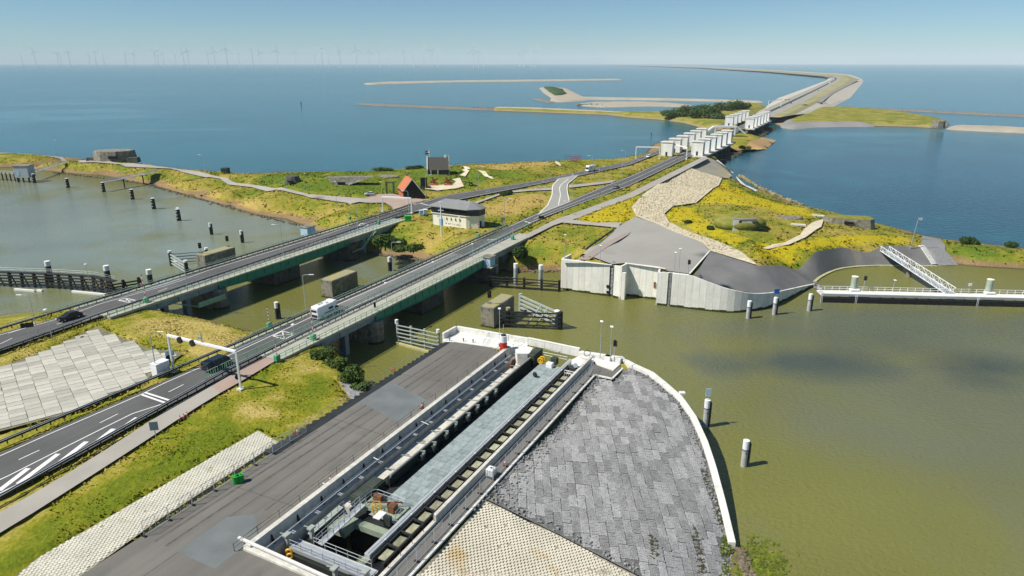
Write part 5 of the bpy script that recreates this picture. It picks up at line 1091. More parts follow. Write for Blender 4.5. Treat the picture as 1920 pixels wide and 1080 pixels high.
# ================================================================ CONTROL BUILDING
a, b = P(809, 420, 7), P(877, 429, 7); ex = (b - a); LN = ex.length; ex.normalize(); ey = Vector((-ex.y, ex.x, 0)); DP = 8.0
ct = thing('control_building', 'cream control building with dark glass upper storey and grey hipped roof', 'building', a)
def C(u, v): return a + ex * u + ey * v
def poly(g, ch=1.5): return [tuple(C(u, v)[:2]) for u, v in ((-g + ch * .5, -g), (LN - .6 + g, -g), (LN + 3.0 + g, 2.2), (LN + 3.0 + g, DP - 2), (LN - .6 + g, DP + g), (-g + ch * .5, DP + g), (-g, DP + g - 1), (-g, -g + 1))]
m = part('wall', cream, ct); m.prism(poly(0), 6.5, 11.2); m.fin()
m = part('glass_storey', glass, ct); m.prism(poly(.25), 11.2, 13.5); gs = m.fin(); m = part('sill_band', cream, ct); m.prism(poly(.4), 11.1, 11.3); m.fin()
m = MB(ct.location); pl = poly(.28)
for i in range(len(pl)):
    p, q = Vector((*pl[i], 0)), Vector((*pl[(i + 1) % len(pl)], 0)); n_ = max(1, int((q - p).length / 1.5))
    for k in range(n_): m.bar(p.lerp(q, k / n_) + Vector((0, 0, 11.4)), p.lerp(q, k / n_) + Vector((0, 0, 13.6)), .1, .1)
tag(m.build('mullions', dkmetal, gs), kind='stuff')
rf = mat('grey roof felt', (.23, .235, .235), var=.12, scale=.4)
pe = poly(1.0); r0, r1 = C(3.5, DP / 2), C(LN - 1.0, DP / 2); m = part('roof', rf, ct); n_ = len(pe)
m.add([(*p, 13.6) for p in pe] + [(r0.x, r0.y, 15.6), (r1.x, r1.y, 15.6)] + [(*p, 13.4) for p in pe], [(0, 1, n_ + 1, n_), (1, 2, n_ + 1), (2, 3, n_ + 1), (3, 4, n_ + 1), (4, 5, n_, n_ + 1), (5, 6, n_), (6, 7, n_), (7, 0, n_)] + [(i + n_ + 2, (i + 1) % n_ + n_ + 2, (i + 1) % n_, i) for i in range(n_)] + [tuple(range(2 * n_ + 1, n_ + 1, -1))]); ro = m.fin()
m = MB(ct.location); q = C(LN * .82, DP * .5); m.tube(q + Vector((0, 0, 8)), q + Vector((0, 0, 9.4)), .28, n=8); m.build('chimney', dkmetal, ro)
for u in (.44, .56, .68, .80): m = part('window', glass, ct); q = C(LN * u, -.04); m.bar(q + Vector((0, 0, 2.2)), q + Vector((0, 0, 3.1)), .5, .12, ex); m.fin()
m = part('door', mat('blue door', (.03, .2, .5), var=.1), ct); q = C(LN * .28, -.05); m.box(q + Vector((0, 0, 1.2)), (1.3, .16, 2.3), math.atan2(ex.y, ex.x)); m.fin(); m = part('window', blue_p, ct); q = C(LN * .2, -.04); m.box(q + Vector((0, 0, 3.4)), (.8, .12, .9), math.atan2(ex.y, ex.x)); m.fin()
m = part('side_door', dkmetal, ct); q = C(LN + 3.02, 3.4); m.box(q + Vector((0, 0, 1.2)), (1.1, .14, 2.3), math.atan2(ex.y, ex.x) + math.pi / 2); m.fin()
m = part('pipe', galv, ct)
for u in (.04, .985): q = C(LN * u, -.1); m.tube(q + Vector((0, 0, .2)), q + Vector((0, 0, 4.3)), .07)
m.fin()
m = part('lettering', mat('faded lettering', (.16, .12, .13), var=.4), ct); u = LN * .36
while u < LN * .88:
    w = random.uniform(.2, .45); q = C(u, -.05); m.box(q + Vector((w / 2, 0, .9 + random.uniform(-.08, .08))), (w, .06, random.uniform(.25, .5)), math.atan2(ex.y, ex.x)); u += w + random.uniform(.05, .12)
tag(m.fin(), kind='stuff')
m = part('stair_rail', dkmetal, ct); m.bar(C(LN * .3, -.8) + Vector((0, 0, 4.2)), C(LN * .36, -.8) + Vector((0, 0, 2.6)), .1, .1); m.fin()
# ================================================================ ORANGE-ROOFED BARN, GREY HOUSE, MEMORIAL
a, b = P(757, 373, 7), P(799, 372, 7); ex = (b - a).normalized(); W_ = (b - a).length; dv_ = (P(760, 326, 14.8) - P(774, 336, 14.8)); dv_.z = 0; dv_ = dv_.normalized() * 10.5
bn = thing('barn', 'black timber barn with steep orange tiled roof beside the far road', 'barn', a); ap_ = a.lerp(b, .40); HZ = 14.9
def tri3(m, A, B, Cc, D, E_): m.add([A, B, Cc, D, E_], [(0, 1, 2, 3, 4)])
wallb = mat('black boards', (.018, .014, .016), var=.4, scale=3); tile_o = mat('orange roof tile', (.50, .16, .075), var=.16, scale=2, fine=10, bump=.5, bscale=6)
m = part('wall', wallb, bn); P5 = [a, b, b + Vector((0, 0, .6)), ap_ + Vector((0, 0, HZ - 7)), a + Vector((0, 0, 3.2))]; m.add([p for p in P5] + [p + dv_ for p in P5], [(0, 1, 2, 3, 4), (9, 8, 7, 6, 5), (0, 4, 9, 5), (1, 6, 7, 2), (4, 3, 8, 9), (3, 2, 7, 8)]); m.fin()
def slab_roof(name, mm, par, A, B, th=.18, over=.35):
    "roof plane between eave line A and ridge line B"
    n_ = (A[1] - A[0]).cross(B[0] - A[0]).normalized(); n_ = n_ if n_.z > 0 else -n_; m = part(name, mm, par); d = (A[1] - A[0]).normalized() * over; e = (A[0] - B[0]).normalized() * over
    q = [A[0] - d + e, A[1] + d + e, B[1] + d, B[0] - d]; m.add([p + n_ * .04 for p in q] + [p + n_ * (.04 + th) for p in q], [(3, 2, 1, 0), (4, 5, 6, 7), (0, 1, 5, 4), (1, 2, 6, 5), (2, 3, 7, 6), (3, 0, 4, 7)]); return m.fin()
slab_roof('roof', tile_o, bn, (P5[4], P5[4] + dv_), (P5[3], P5[3] + dv_)); slab_roof('roof', tile_o, bn, (P5[2], P5[2] + dv_), (P5[3], P5[3] + dv_))
m = part('verge_board', cream, bn); o = -dv_.normalized() * .4
m.bar(P5[4] + o + Vector((0, 0, .2)), P5[3] + o + Vector((0, 0, .25)), .12, .3); m.bar(P5[3] + o + Vector((0, 0, .25)), P5[2] + o + Vector((0, 0, .25)), .12, .3); m.fin()
m = part('side_wall', binred, bn); m.bar(a - ex * .05 + Vector((0, 0, 1.0)), a - ex * .05 + dv_ + Vector((0, 0, 1.0)), .14, 2.0); m.fin(); m = part('door', black, bn); q = a.lerp(b, .3) + o * .1; m.box(q + Vector((0, 0, 1.5)), (2.6, .1, 3.0), math.atan2(ex.y, ex.x)); m.fin(); m = part('chimney', conc_old, bn); q = P5[3] + dv_ * .95; m.box(q + Vector((0, 0, .4)), (.7, .7, 1.2)); m.fin()
gh = thing('museum_house', 'dark house with steep grey roof and pale verges on the green mounds', 'house', P(822, 328, 8)); g0 = P(822, 328, 8); hw_ = 5.0; rz = .1
rr_ = Matrix.Rotation(rz, 3, 'Z'); hp_ = lambda x, y, z: g0 + rr_ @ Vector((x, y, z)); wd = mat('dark house wall', (.06, .065, .07), var=.3, scale=1)
m = part('wall', wd, gh); pts = [(-hw_, 0, 0), (hw_, 0, 0), (hw_, 9, 0), (-hw_, 9, 0)]; m.add([hp_(*p) for p in pts] + [hp_(-hw_, 0, 2.4), hp_(hw_, 0, 2.4), hp_(hw_, 9, 2.4), hp_(-hw_, 9, 2.4), hp_(-hw_, 5.2, 7.8), hp_(hw_, 5.2, 7.8)], [(0, 1, 5, 4), (1, 2, 6, 9, 5), (2, 3, 7, 6), (3, 0, 4, 8, 7), (4, 5, 9, 8), (6, 7, 8, 9)]); m.fin()
roof_g = mat('grey roof tile', (.075, .07, .06), var=.15, scale=2, bump=.4)
slab_roof('roof', roof_g, gh, (hp_(-hw_, 0, 2.4), hp_(hw_, 0, 2.4)), (hp_(-hw_, 5.2, 7.8), hp_(hw_, 5.2, 7.8)), over=.2); slab_roof('roof', roof_g, gh, (hp_(-hw_, 9, 2.4), hp_(hw_, 9, 2.4)), (hp_(-hw_, 5.2, 7.8), hp_(hw_, 5.2, 7.8)), over=.2)
for x in (-hw_ - .3, hw_ + .3):
    m = part('gable_wall', conc_old if x > 0 else concrete, gh); m.add([hp_(x + dx, y, z) for dx in (-.25, .25) for y, z in ((-.6, 0), (9.4, 0), (9.4, 2.6), (5.2, 8.5), (-.6, 2.8))], [(0, 1, 2, 3, 4), (9, 8, 7, 6, 5), (0, 4, 9, 5), (4, 3, 8, 9), (3, 2, 7, 8), (2, 1, 6, 7)]); m.fin()
for x in (-3.6, -.2): m = part('porch_post', white, gh); m.bar(hp_(x, -.2, 0), hp_(x, -.2, 2.4), .3, .3); m.fin()
m = part('chimney', conc_new, gh); m.box(hp_(3.6, 5.2, 8.2), (1.2, 1.0, 1.4)); m.fin()
fp = thing('flagpole', 'flagpole with red, white and blue flag beside the grey-roofed house', 'flagpole', P(806, 318, 8)); q = P(806, 318, 8); m = part('pole', white, fp); m.tube(q, q + Vector((0, 0, 10)), .09, n=6); m.fin()
for k, mm in enumerate((mat('flag blue', (.02, .06, .3)), white, red)): m = part('flag_stripe', mm, fp); m.add([q + Vector((-.1 - i * .5, .25 * math.sin(i * 1.2), 8.0 + k * .6 + j * .6 - i * .1)) for i in range(5) for j in (0, 1)], [(i * 2, i * 2 + 1, i * 2 + 3, i * 2 + 2) for i in range(4)]); m.fin()
mf = thing('memorial_frame', 'dark square portal standing on the forecourt by the barn', 'monument', P(732, 363, 7.2)); q = P(732, 363, 7.2)
for x in (-1.5, 1.5): m = part('post', conc_dark, mf); m.box(q + Vector((x, 0, 2.3)), (.7, .8, 4.6)); m.fin(bevel=.03)
m = part('lintel', conc_dark, mf); m.box(q + Vector((0, 0, 4.85)), (3.9, .9, .5)); m.fin(bevel=.03)
# bunkers
def bunker(label, pts, z0, h, mm, slope=.12, top=None, slot=None):
    c = sum((Vector(p) for p in pts), Vector()) / len(pts); b = thing('bunker', label, 'bunker', (c.x, c.y, z0)); n_ = len(pts); m = part('body', mm, b)
    tp = [Vector(p).lerp(c, slope) for p in pts]; m.add([(p.x, p.y, z0 - .5) for p in pts] + [(p.x, p.y, z0 + h) for p in tp], [tuple(range(n_ - 1, -1, -1)), tuple(range(n_, 2 * n_))] + [(i, (i + 1) % n_, (i + 1) % n_ + n_, i + n_) for i in range(n_)]); m.fin(bevel=.15)
    if top: m = part('turf_top', top, b); m.add([(p.x, p.y, z0 + h) for p in tp] + [(c.x, c.y, z0 + h + .5)], [(i, (i + 1) % n_, n_) for i in range(n_)]); m.fin()
    if slot: m = part('embrasure', black, b); m.box(Vector(slot[0]), slot[1], slot[2]); m.fin()
    return b
def ngon(c, rx, ry, n_, ph=0): return [Vector((c.x + rx * math.cos(2 * math.pi * k / n_ + ph), c.y + ry * math.sin(2 * math.pi * k / n_ + ph), 0)) for k in range(n_)]
turf = mat('turf', (.13, .17, .02), col2=(.26, .22, .05), scale=.5, var=.3, bump=.5)
c = P(203, 304, 4.6); bunker('big dark octagonal concrete bunker on the left spit', ngon(c + Vector((0, 8, 0)), 13, 8.5, 8, .39), 4.6, 6.0, conc_old, .1, slot=(c + Vector((3, .2, 2.6)), (5, 1.4, 1.8), 0))
c = P(166, 303, 4.6); bunker('low concrete block left of the big bunker', ngon(c + Vector((0, 4, 0)), 4, 3, 4, .8), 4.6, 2.0, conc_dark); c = P(245, 304, 4.6); bunker('low dark block right of the big bunker', ngon(c + Vector((0, 4, 0)), 4.5, 3, 4, .8), 4.6, 2.4, conc_dark)
c = main.px(546, 345); bunker('rounded dark concrete cupola set in the green mound', ngon(c + Vector((0, 3, 0)), 4.3, 3.2, 12), c.z - .2, 3.4, conc_dark, .35, slot=(c + Vector((0, -.4, 1.2)), (2.6, 1.2, .6), 0))
c = main.px(642, 347); bt = thing('casemate_front', 'stone-faced casemate front set into the green mound', 'bunker', c); m = part('front', conc_old, bt); m.add([c + Vector(q) for q in ((-3, -.2, -.3), (2, -.2, -.3), (13, 3, 3.2), (-7.5, 1, 3.2), (-3, 3, -.3), (2, 3, -.3), (13, 6, 3.2), (-7.5, 4, 3.2))], [(0, 1, 2, 3), (3, 2, 6, 7), (0, 3, 7, 4), (1, 5, 6, 2)]); m.fin(); m = part('embrasure', black, bt); m.box(c + Vector((-.4, -.1, .8)), (3.4, .5, 1.1)); m.fin()
c = main.px(421, 324); bunker('small dark hut on the grass by the coast path', ngon(c + Vector((0, 1.5, 0)), 2.7, 2.4, 4, .8), c.z, 2.6, mat('dark green hut', (.03, .05, .04)), .02)
c = main.px(725, 331) + Vector((0, 0, .05)); bunker('flat concrete disc sunk into the mound behind the portal', ngon(c, 6.5, 4.5, 12), c.z - .2, .5, conc_old, .1)
c = main.px(1396, 432); cb_ = thing('bunker', 'pale concrete bunker front with three bays under the yellow meadow', 'bunker', c); m = part('front_wall', conc_old, cb_); m.box(c + Vector((0, 1.4, 1.4)), (7.4, 2.2, 4.2)); m.fin(bevel=.08); m = part('bay_panel', concrete, cb_); m.box(c + Vector((.6, .24, 1.2)), (3.0, .16, 3.0)); m.fin(); m = part('bay_panel', conc_new, cb_); m.box(c + Vector((-2.8, .22, 1.4)), (1.7, .2, 3.6)); m.fin(); m = part('bay_panel', conc_dark, cb_); m.box(c + Vector((3.2, .24, 1.3)), (1.5, .16, 3.0)); m.fin(); m = part('gap', black, cb_); m.box(c + Vector((-1.5, .24, 1.3)), (.5, .14, 3.4)); m.fin()
m = part('turf_top', turf, cb_); m.ball(c + Vector((0, 5, 1.2)), 1, (8.5, 5.5, 2.9), n=16, m=8); m.fin(smooth=True)
c = main.px(1605, 425); bunker('turf-topped brown bunker at the lake edge', [c + Vector(q) for q in ((-9, 1, 0), (-2, -1.5, 0), (4, -3.0, 0), (6.5, -1, 0), (7, 4, 0), (-6, 8, 0), (-10, 6, 0))], c.z - .5, 3.4, conc_old, .1, turf, (c + Vector((-3.2, -1.0, 1.6)), (3, .8, .8), -.3))
c = main.px(1478, 408); bunker('flat dark concrete plate in the yellow meadow', ngon(c, 5.5, 3.2, 10), c.z - .2, .55, conc_old, .1)
for x, y, lb in ((1497, 423, 'pale concrete slab lying in the meadow near the bunkers'), (1535, 406, 'broken pale wall stub left of the turf-topped bunker')): c = main.px(x, y); t = thing('concrete_slab', lb, 'slab', c); MB().box((0, 0, .25), (4.5, 1.6, .6), -.3).build('block', concrete, t, bevel=.06)
# museum exhibits
def exhibit(label, x, y, kind):
    c = main.px(x, y); t = thing('exhibit', label, 'exhibit', c)
    if kind == 'prop':
        MB().box((0, 0, .3), (3.4, 2.4, .6)).build('plinth', binred, t, bevel=.03); MB().tube((0, .4, .6), (0, .4, 2.2), .5, n=8).build('hub_stand', rust, t)
        for k in range(4): m = MB(); a_ = k * math.pi / 2 + .5; m.box((1.1 * math.cos(a_), 0, 2.0 + 1.1 * math.sin(a_)), (.9, .25, 1.7), 0, (-(a_ - math.pi / 2), 'Y')); m.build('blade', rust, t, bevel=.05)
    else:
        m = MB(); m.prism([(1.6 * math.cos(k * .785), .5 * math.sin(k * .785)) for k in range(8)], 0, 4.6); m.build('slab', black, t, bevel=.2); MB().box((.6, 0, .3), (4.6, 3, .6)).build('plinth', dkmetal, t)
    return t
exhibit('tall black slab monument right of the barn', 795, 352, 'slab'); exhibit('left rusty propeller exhibit on the shell forecourt', 814, 347, 'prop'); exhibit('right rusty propeller exhibit on the shell forecourt', 840, 347, 'prop')
rfm = thing('red_letter_frames', 'row of rusty red steel letter frames on the skyline grass', 'sculpture', main.px(1073, 303)); c = main.px(1061, 302)
for k in range(6):
    q = c + Vector((k * 1.55, 0, 0)); m = part('frame', red if k > 1 else rust, rfm); m.box(q + Vector((-.5, 0, 1.4)), (.2, .3, 2.8)); m.box(q + Vector((0, 0, 2.7)), (1.2, .3, .22))
    if k > 1: m.box(q + Vector((0, 0, 1.5)), (1.1, .3, .2)); m.box(q + Vector((0, 0, .3)), (1.1, .3, .2)); m.box(q + Vector((.5, 0, 1.9)), (.2, .3, 1.4))
    m.fin()
gun = thing('field_gun', 'black field gun on wheels on the grass by the far road', 'cannon', main.px(883, 349)); c = main.px(883, 349)
for s_ in (-1, 1): m = part('wheel', black, gun); ring(m, c + Vector((0, s_ * 1.0, .8)), .65, .16, (0, 1, 0)); m.fin()
m = part('barrel', dkmetal, gun); m.tube(c + Vector((.4, 0, 1.2)), c + Vector((-3.4, 0, 2.2)), .28, .16, n=8); m.fin(); m = part('shield', dkmetal, gun); m.box(c + Vector((-.5, 0, 1.6)), (.15, 2.2, 1.6)); m.fin(); m = part('trail', dkmetal, gun); m.bar(c + Vector((.3, 0, .9)), c + Vector((3, .6, .15)), .3, .3); m.bar(c + Vector((.3, 0, .9)), c + Vector((3, -.6, .15)), .3, .3); m.fin()
# ================================================================ LAMPS, MASTS, GANTRIES, BARRIERS
def vh(x, y, yt, z):
    g = P(x, y, z); t = -(yt - 540) / F; w = g.y * (t * CP - SP) / (CP + t * SP); return w + HC - z
def lamp(label, x, y, yt, z=7.2, arm=0, mm=None, r=.10, land=None):
    c = land.px(x, y) if land else P(x, y, z); h = vh(x, y, yt, c.z); t = thing('street_lamp', label, 'street lamp', c); mm = mm or galv
    if arm:
        MB().tube((0, 0, 0), (0, 0, h - .3), r, r * .6, n=8).build('pole', mm, t); MB().path([Vector((0, 0, h - .35)), Vector((arm * .3, 0, h - .05)), Vector((arm * 1.5, 0, h))], r * .5).build('arm', mm, t); m = MB(); m.prism([(arm * 1.4, -.16), (arm * 2.5, -.1), (arm * 2.5, .1), (arm * 1.4, .16)], h - .08, h + .08); m.build('lamp_head', white, t, bevel=.03)
    else:
        MB().tube((0, 0, 0), (0, 0, h - .1), r * .8, r * .5, n=8).build('pole', mm, t); m = MB(); m.box((0, -.15, h), (.55, .75, .16)); m.build('lamp_head', white, t, bevel=.05)
    return t
for l_ in [('tall street lamp left of the slab yard, arm over the far road', 73, 635, 553, 7, -1), ('lamp post on the near edge of the far bridge by the black car', 352, 543, 490, 7.3, -1), ('lamp post on the far bridge near its middle', 532, 482, 421, 7.3, -1),
    ('lamp post on the far bridge where the green girder ends', 671, 434, 382, 7.3, -1), ('lamp post beside the green container box', 767, 407, 358, 7.2, -1), ('lamp post at the right corner of the orange-roofed barn', 799, 373, 328, 7.2, 1), ('lamp post on the grass island right of the control building', 946, 423, 372, 7.2, 1),
    ('lamp post at the right end of the grass island by the link road', 1012, 394, 349, 7.2, 1), ('lamp post on the near bridge left of the camper', 574, 586, 515, 7.3, 1), ('lamp post on the near bridge above the concrete block', 737, 516, 454, 7.3, 1),
    ('lamp post by the black field gun', 897, 352, 313, 7.2, 1), ('lamp post where the far road meets the link road', 1027, 343, 305, 7.2, -1), ('lamp post beside the white truck', 1110, 328, 292, 7.2, -1), ('lamp post between the roads right of the truck', 1123, 342, 312, 7.2, 1), ('lamp post on the middle strip before the road portal', 1166, 331, 297, 7.2, 1), ('lamp post on the seaward side before the road portal', 1172, 316, 282, 7.2, -1), ('lamp post on the right side of the link road', 1073, 368, 328, 7.2, 0),
    ('low lamp with white head on the near bridge fence, left', 725, 566, 530, 7.3, 0), ('low lamp with white head on the near bridge fence, middle', 813, 524, 491, 7.3, 0), ('low lamp with white head on the near bridge by the white cabin', 886, 484, 457, 7.3, 0), ('low lamp with white head beside the painted box on the near road', 552, 636, 608, 7.3, 0),
    ('plain pole on the coast path', 575, 360, 325, 7, 0), ('plain pole left of the memorial portal', 716, 367, 341, 7.2, 0), ('mast with a crossbar in the meadow left of the barn', 632, 392, 340, 6.9, 0), ('thin grey post beside the slab yard', 98, 636, 580, 7, 0),
    ('slim post in front of the control building', 862, 461, 407, 6.6, 0), ('lamp on the plaza behind the quay wall, left', 1125, 493, 460, 8.9, 0), ('thin pole on the plaza beside the camera pole', 1264, 511, 473, 8.9, 0), ('camera pole with white fixtures on the plaza', 1272, 513, 466, 8.9, 0), ('mast at the left corner of the tall quay wall', 1059, 484, 440, 8.9, 0), ('mast by the cycle path above the near bridge', 1058, 404, 377, 7.2, 0),
    ('tall steel mast on the lock head platform', 1125, 673, 602, 7.4, 0), ('lamp with round white head on the lock head platform', 1144, 676, 612, 7.4, 0), ('thin mast beside the red and white tank', 937, 640, 578, 7.2, 0), ('lamp post far out on the left spit', 110, 297, 262, 4.6, 0), ('lamp post by the small dark hut', 385, 324, 290, 5, -1), ('lamp post on the jetty among the black rails', 170, 541, 495, 3.9, 0), ('lamp pole in front of the slab yard cabinet', 295, 706, 622, 7, 1), ('slim lamp on the floating jetty', 1674, 547, 525, 2.2, 0)]:
    lamp(*l_)
q = P(828, 443, 6.6); t = thing('signal_mast', 'white mast with crossarms in front of the control building', 'mast', q); h = vh(828, 443, 378, 6.6); MB().tube((0, 0, 0), (0, 0, h), .24, .16, n=8).build('pole', white, t)
for z, w in ((h - .2, 1.6), (h * .75, 1.8)): MB().box((0, 0, z), (w, .3, .2)).build('crossarm', white, t)
fl = thing('wind_sock_mast', 'grey mast with a small flag on the revetment', 'mast', main.px(1706, 467)); h = 10; MB().tube((0, 0, 0), (.9, 0, h), .12, .07, n=8).build('pole', galv, fl); m = MB(); m.prism([(.9, 0), (2.3, .15), (2.3, .3), (.9, .12)], h - .7, h); m.build('flag', white, fl)
def gantry(label, p0, p1, h, discs=(), mm=white, r=.22):
    g = thing('road_portal', label, 'portal', p0); up = Vector((0, 0, h))
    for p in (p0, p1): m = part('post', mm, g); m.bar(p, p + up, r * 1.5, r * 1.5); m.fin(bevel=.03); m = part('footing', concrete, g); m.box(p + Vector((0, 0, .15)), (1.1, 1.1, .4), AX); m.fin()
    m = part('beam', mm, g); m.bar(p0 + up, p1 + up, r * 1.9, r * 1.9); m.fin(bevel=.03); d = (p1 - p0).normalized(); nn = Vector((d.y, -d.x, 0))
    for f in discs: m = part('signal_disc', black, g); q = p0.lerp(p1, f) + up - Vector((0, 0, .25)) + nn * .1; m.tube(q, q + nn * .3, .62, n=14); dk = m.fin(); m = MB(g.location); m.tube(q + nn * .3, q + nn * .33, .2, n=8); m.build('lens', dkmetal, dk)
    return g
g1 = gantry('white road portal with black signal discs over the near road', P(326, 697, 7), P(452, 731, 7), 7.1, (.2, .39))
m = part('beam_lamp', galv, g1); q = P(326, 697, 7).lerp(P(452, 731, 7), .52) + Vector((0, 0, 7.3)); m.tube(q, q + Vector((0, 0, 1.7)), .12); m.box(q + Vector((-.3, 0, .9)), (.6, .3, .3)); m.fin()
m = part('warning_sign', mat('sign blue white', (.55, .65, .72), var=.1), g1); q = P(318, 662, 9.9); m.box(q, (1.5, .1, 1.1), .5); m.fin(); m = part('signal_disc', black, g1); q = P(318, 672, 8.9); m.tube(q, q + Vector((.1, -.25, 0)), .7, n=12); m.fin(); m = part('signal_disc', black, g1); q = P(446, 706, 9.2); m.tube(q, q + Vector((.1, -.25, 0)), .5, n=12); m.fin()
gantry('white road portal over the far road near the barn', P(718, 397, 7.2), P(772, 400, 7.2), 5.6, (), white, .3); gantry('white road portal before the left sluice row', P(1192, 297, 7.2), P(1236, 298, 7.2), 6.6, (), white, .3); gantry('white road portal before the right sluice row', P(1262, 291, 7.2), P(1287, 299, 7.2), 6.6, (), white, .3); gantry('small distant road portal on the dyke road', P(1440, 204, 7), P(1464, 200, 7), 9, (), white, .35)
def boom(label, x, y, yt, z=7.3):
    c = P(x, y, z); h = max(3.5, vh(x, y, yt, z)); t = thing('road_barrier', label, 'barrier', c); MB().box((0, 0, .55), (1.0, .8, 1.1), AX).build('drive_box', green_f, t, bevel=.05); n_ = 10; L_ = h - 1.0
    for k in range(n_): MB().bar((0, 0, 1.0 + L_ * k / n_), (0, 0, 1.0 + L_ * (k + 1) / n_), .16, .1).build('boom_stripe', red if k % 2 else white, t)
    return t
for b_ in [('raised red and white barrier left of the near bridge, water side', 505, 614, 574), ('raised red and white barrier on the near bridge footway', 588, 637, 573), ('raised red and white barrier at the path end of the near bridge', 520, 676, 642), ('raised red and white barrier on the far bridge approach', 274, 567, 514), ('raised red and white barrier by the slope below the control building', 897, 445, 415), ('raised red and white barrier at the far end of the far bridge, near side', 710, 420, 385), ('raised red and white barrier at the far end of the far bridge, far side', 656, 412, 386), ('raised red and white barrier at the far end of the near bridge', 961, 449, 425)]: boom(*b_)
def tlight(label, x, y, h, z, rz=0):
    t = thing('traffic_light', label, 'traffic light', P(x, y, z)); MB().tube((0, 0, 0), (0, 0, h - .6), .07).build('post', galv, t); MB().box((0, 0, h), (.45, .4, 1.2)).build('housing', black, t, bevel=.05)
    for k in range(3): MB().tube((.1, -.2, h - .38 + k * .38), (.1, -.45, h - .38 + k * .38), .17, n=8, cap=False).build('hood', black, t)
    t.rotation_euler = (0, 0, rz); return t
tlight('black signal light at the corner of the lock head platform', 1151, 677, 3.6, 7.4, .5); tlight('black signal light on the plaza edge by the revetment', 1290, 514, 3.2, 8.9, .5); tlight('black signal light on the floating jetty', 1618, 547, 3.8, 2.2, .5); tlight('black traffic light on the near bridge pier', 704, 592, 2.6, 6.2, .2)
def board(label, x, y, z, h, w, hh, mm, pm=None, cat='sign', rz=0):
    t = thing('road_sign', label, cat, P(x, y, z)); MB().tube((0, 0, 0), (0, 0, h), .06).build('post', pm or galv, t); MB().box((0, -.08, h), (w, .08, hh)).build('panel', mm, t, bevel=.02); t.rotation_euler = (0, 0, rz); return t
board('grey sign board on the grass beside the cycle path', 293, 823, 7.1, 2.2, 1.2, 1.4, mat('sign back', (.20, .24, .28), var=.1), rz=.2); board('black arrow board with white plate beside the far road', 58, 641, 7, 3.6, 2.2, 1.0, black, rz=.5); board('small black road sign behind the black car', 120, 618, 7.2, 2.4, .9, .9, black); board('black double signal beside the near road after the bridge', 1015, 419, 7.2, 2.2, 1.9, 1.0, black); board('dark round sign by the guard rail below the control building', 943, 427, 7, 3, 1.4, 1.0, conc_old)
board('blue waterway sign on the middle pile by the curved wall', 1451, 590, 0, 6.2, 1.3, 1.2, mat('sign blue', (.02, .10, .42), var=.2)); board('pale sign board on the pile by the curved quay wall', 1322, 800, 0, 6.6, 1.0, 1.5, mat('pale sign', (.5, .62, .62))); board('small white square sign on the floating jetty', 1815, 551, 2.2, 2.6, .9, .8, white)
# cabinets, tanks, barrels
def boxthing(name, label, cat, c, size, mm, rz=AX, lid=None):
    t = thing(name, label, cat, c); w, d, h = size; MB().box((0, 0, h / 2), (w, d, h)).build('body', mm, t, bevel=.04); MB().box((0, 0, h + .05), (w + .12, d + .12, .12)).build('lid', lid or mm, t, bevel=.02); MB().box((w / 2 + .01, 0, h * .5), (.04, d * .45, h * .75)).build('door', mm, t); MB().box((w / 2 + .05, d * .15, h * .5), (.05, .06, .2)).build('handle', dkmetal, t); t.rotation_euler = (0, 0, rz); return t
boxthing('equipment_cabinet', 'large white equipment cabinet at the foot of the road portal', 'cabinet', P(303, 702, 7), (2.6, 1.6, 2.4), white, AX); boxthing('waste_container', 'bright green container box beside the control building', 'container', P(765, 414, 7), (2.2, 2.0, 1.8), mat('bright green', (.02, .42, .07), var=.1), .2); boxthing('equipment_cabinet', 'left pale cabinet beside the control building', 'cabinet', P(790, 404, 7), (1.5, 1.4, 1.9), blue_p, .2); boxthing('equipment_cabinet', 'right pale cabinet beside the control building', 'cabinet', P(798, 402, 7), (1.5, 1.4, 1.8), white, .2)
c = P(944, 655, 7.2); t = thing('marker_tank', 'red and white lantern drum on the lock head platform', 'drum', c); MB().tube((0, 0, 0), (0, 0, 1.6), .72, n=16).build('red_base', red, t); MB().tube((0, 0, 1.6), (0, 0, 2.9), .72, n=16).build('white_top', white, t); MB().tube((0, 0, 2.9), (0, 0, 3.1), .5, n=12).build('cap', dkmetal, t); MB().tube((0, 0, 3.1), (0, 0, 5.2), .06).build('antenna', galv, t)
c = P(921, 893, 7); t = thing('water_container', 'white caged liquid container beside the right fence', 'container', c); MB().box((0, 0, .75), (1.1, 1.1, 1.1)).build('tank', white, t, bevel=.1); m = MB()
for k in range(5):
    for s_ in (-1, 1): m.box((s_ * .58, -.5 + k * .25, .75), (.03, .03, 1.2)); m.box((-.5 + k * .25, s_ * .58, .75), (.03, .03, 1.2))
m.build('cage', galv, t); MB().box((0, 0, .08), (1.2, 1.2, .15)).build('pallet', dkmetal, t); MB().tube((0, 0, 1.3), (0, 0, 1.38), .14).build('cap', dkmetal, t); t.rotation_euler = (0, 0, AX)
gb_m = mat('green drum', (.01, .30, .035), var=.12)
for i, (x, y) in enumerate(((443, 906), (452, 903))): t = thing('drum', ('left' if i == 0 else 'right') + ' of two bright green drums by the left fence', 'drum', P(x, y, 7)); MB().tube((0, 0, 0), (0, 0, 1.05), .42, n=14).build('shell', gb_m, t); MB().tube((0, 0, 1.0), (0, 0, 1.1), .45, n=14).build('rim', gb_m, t); MB().tube((.1, 0, 1.1), (.1, 0, 1.14), .1).build('bung', dkmetal, t)
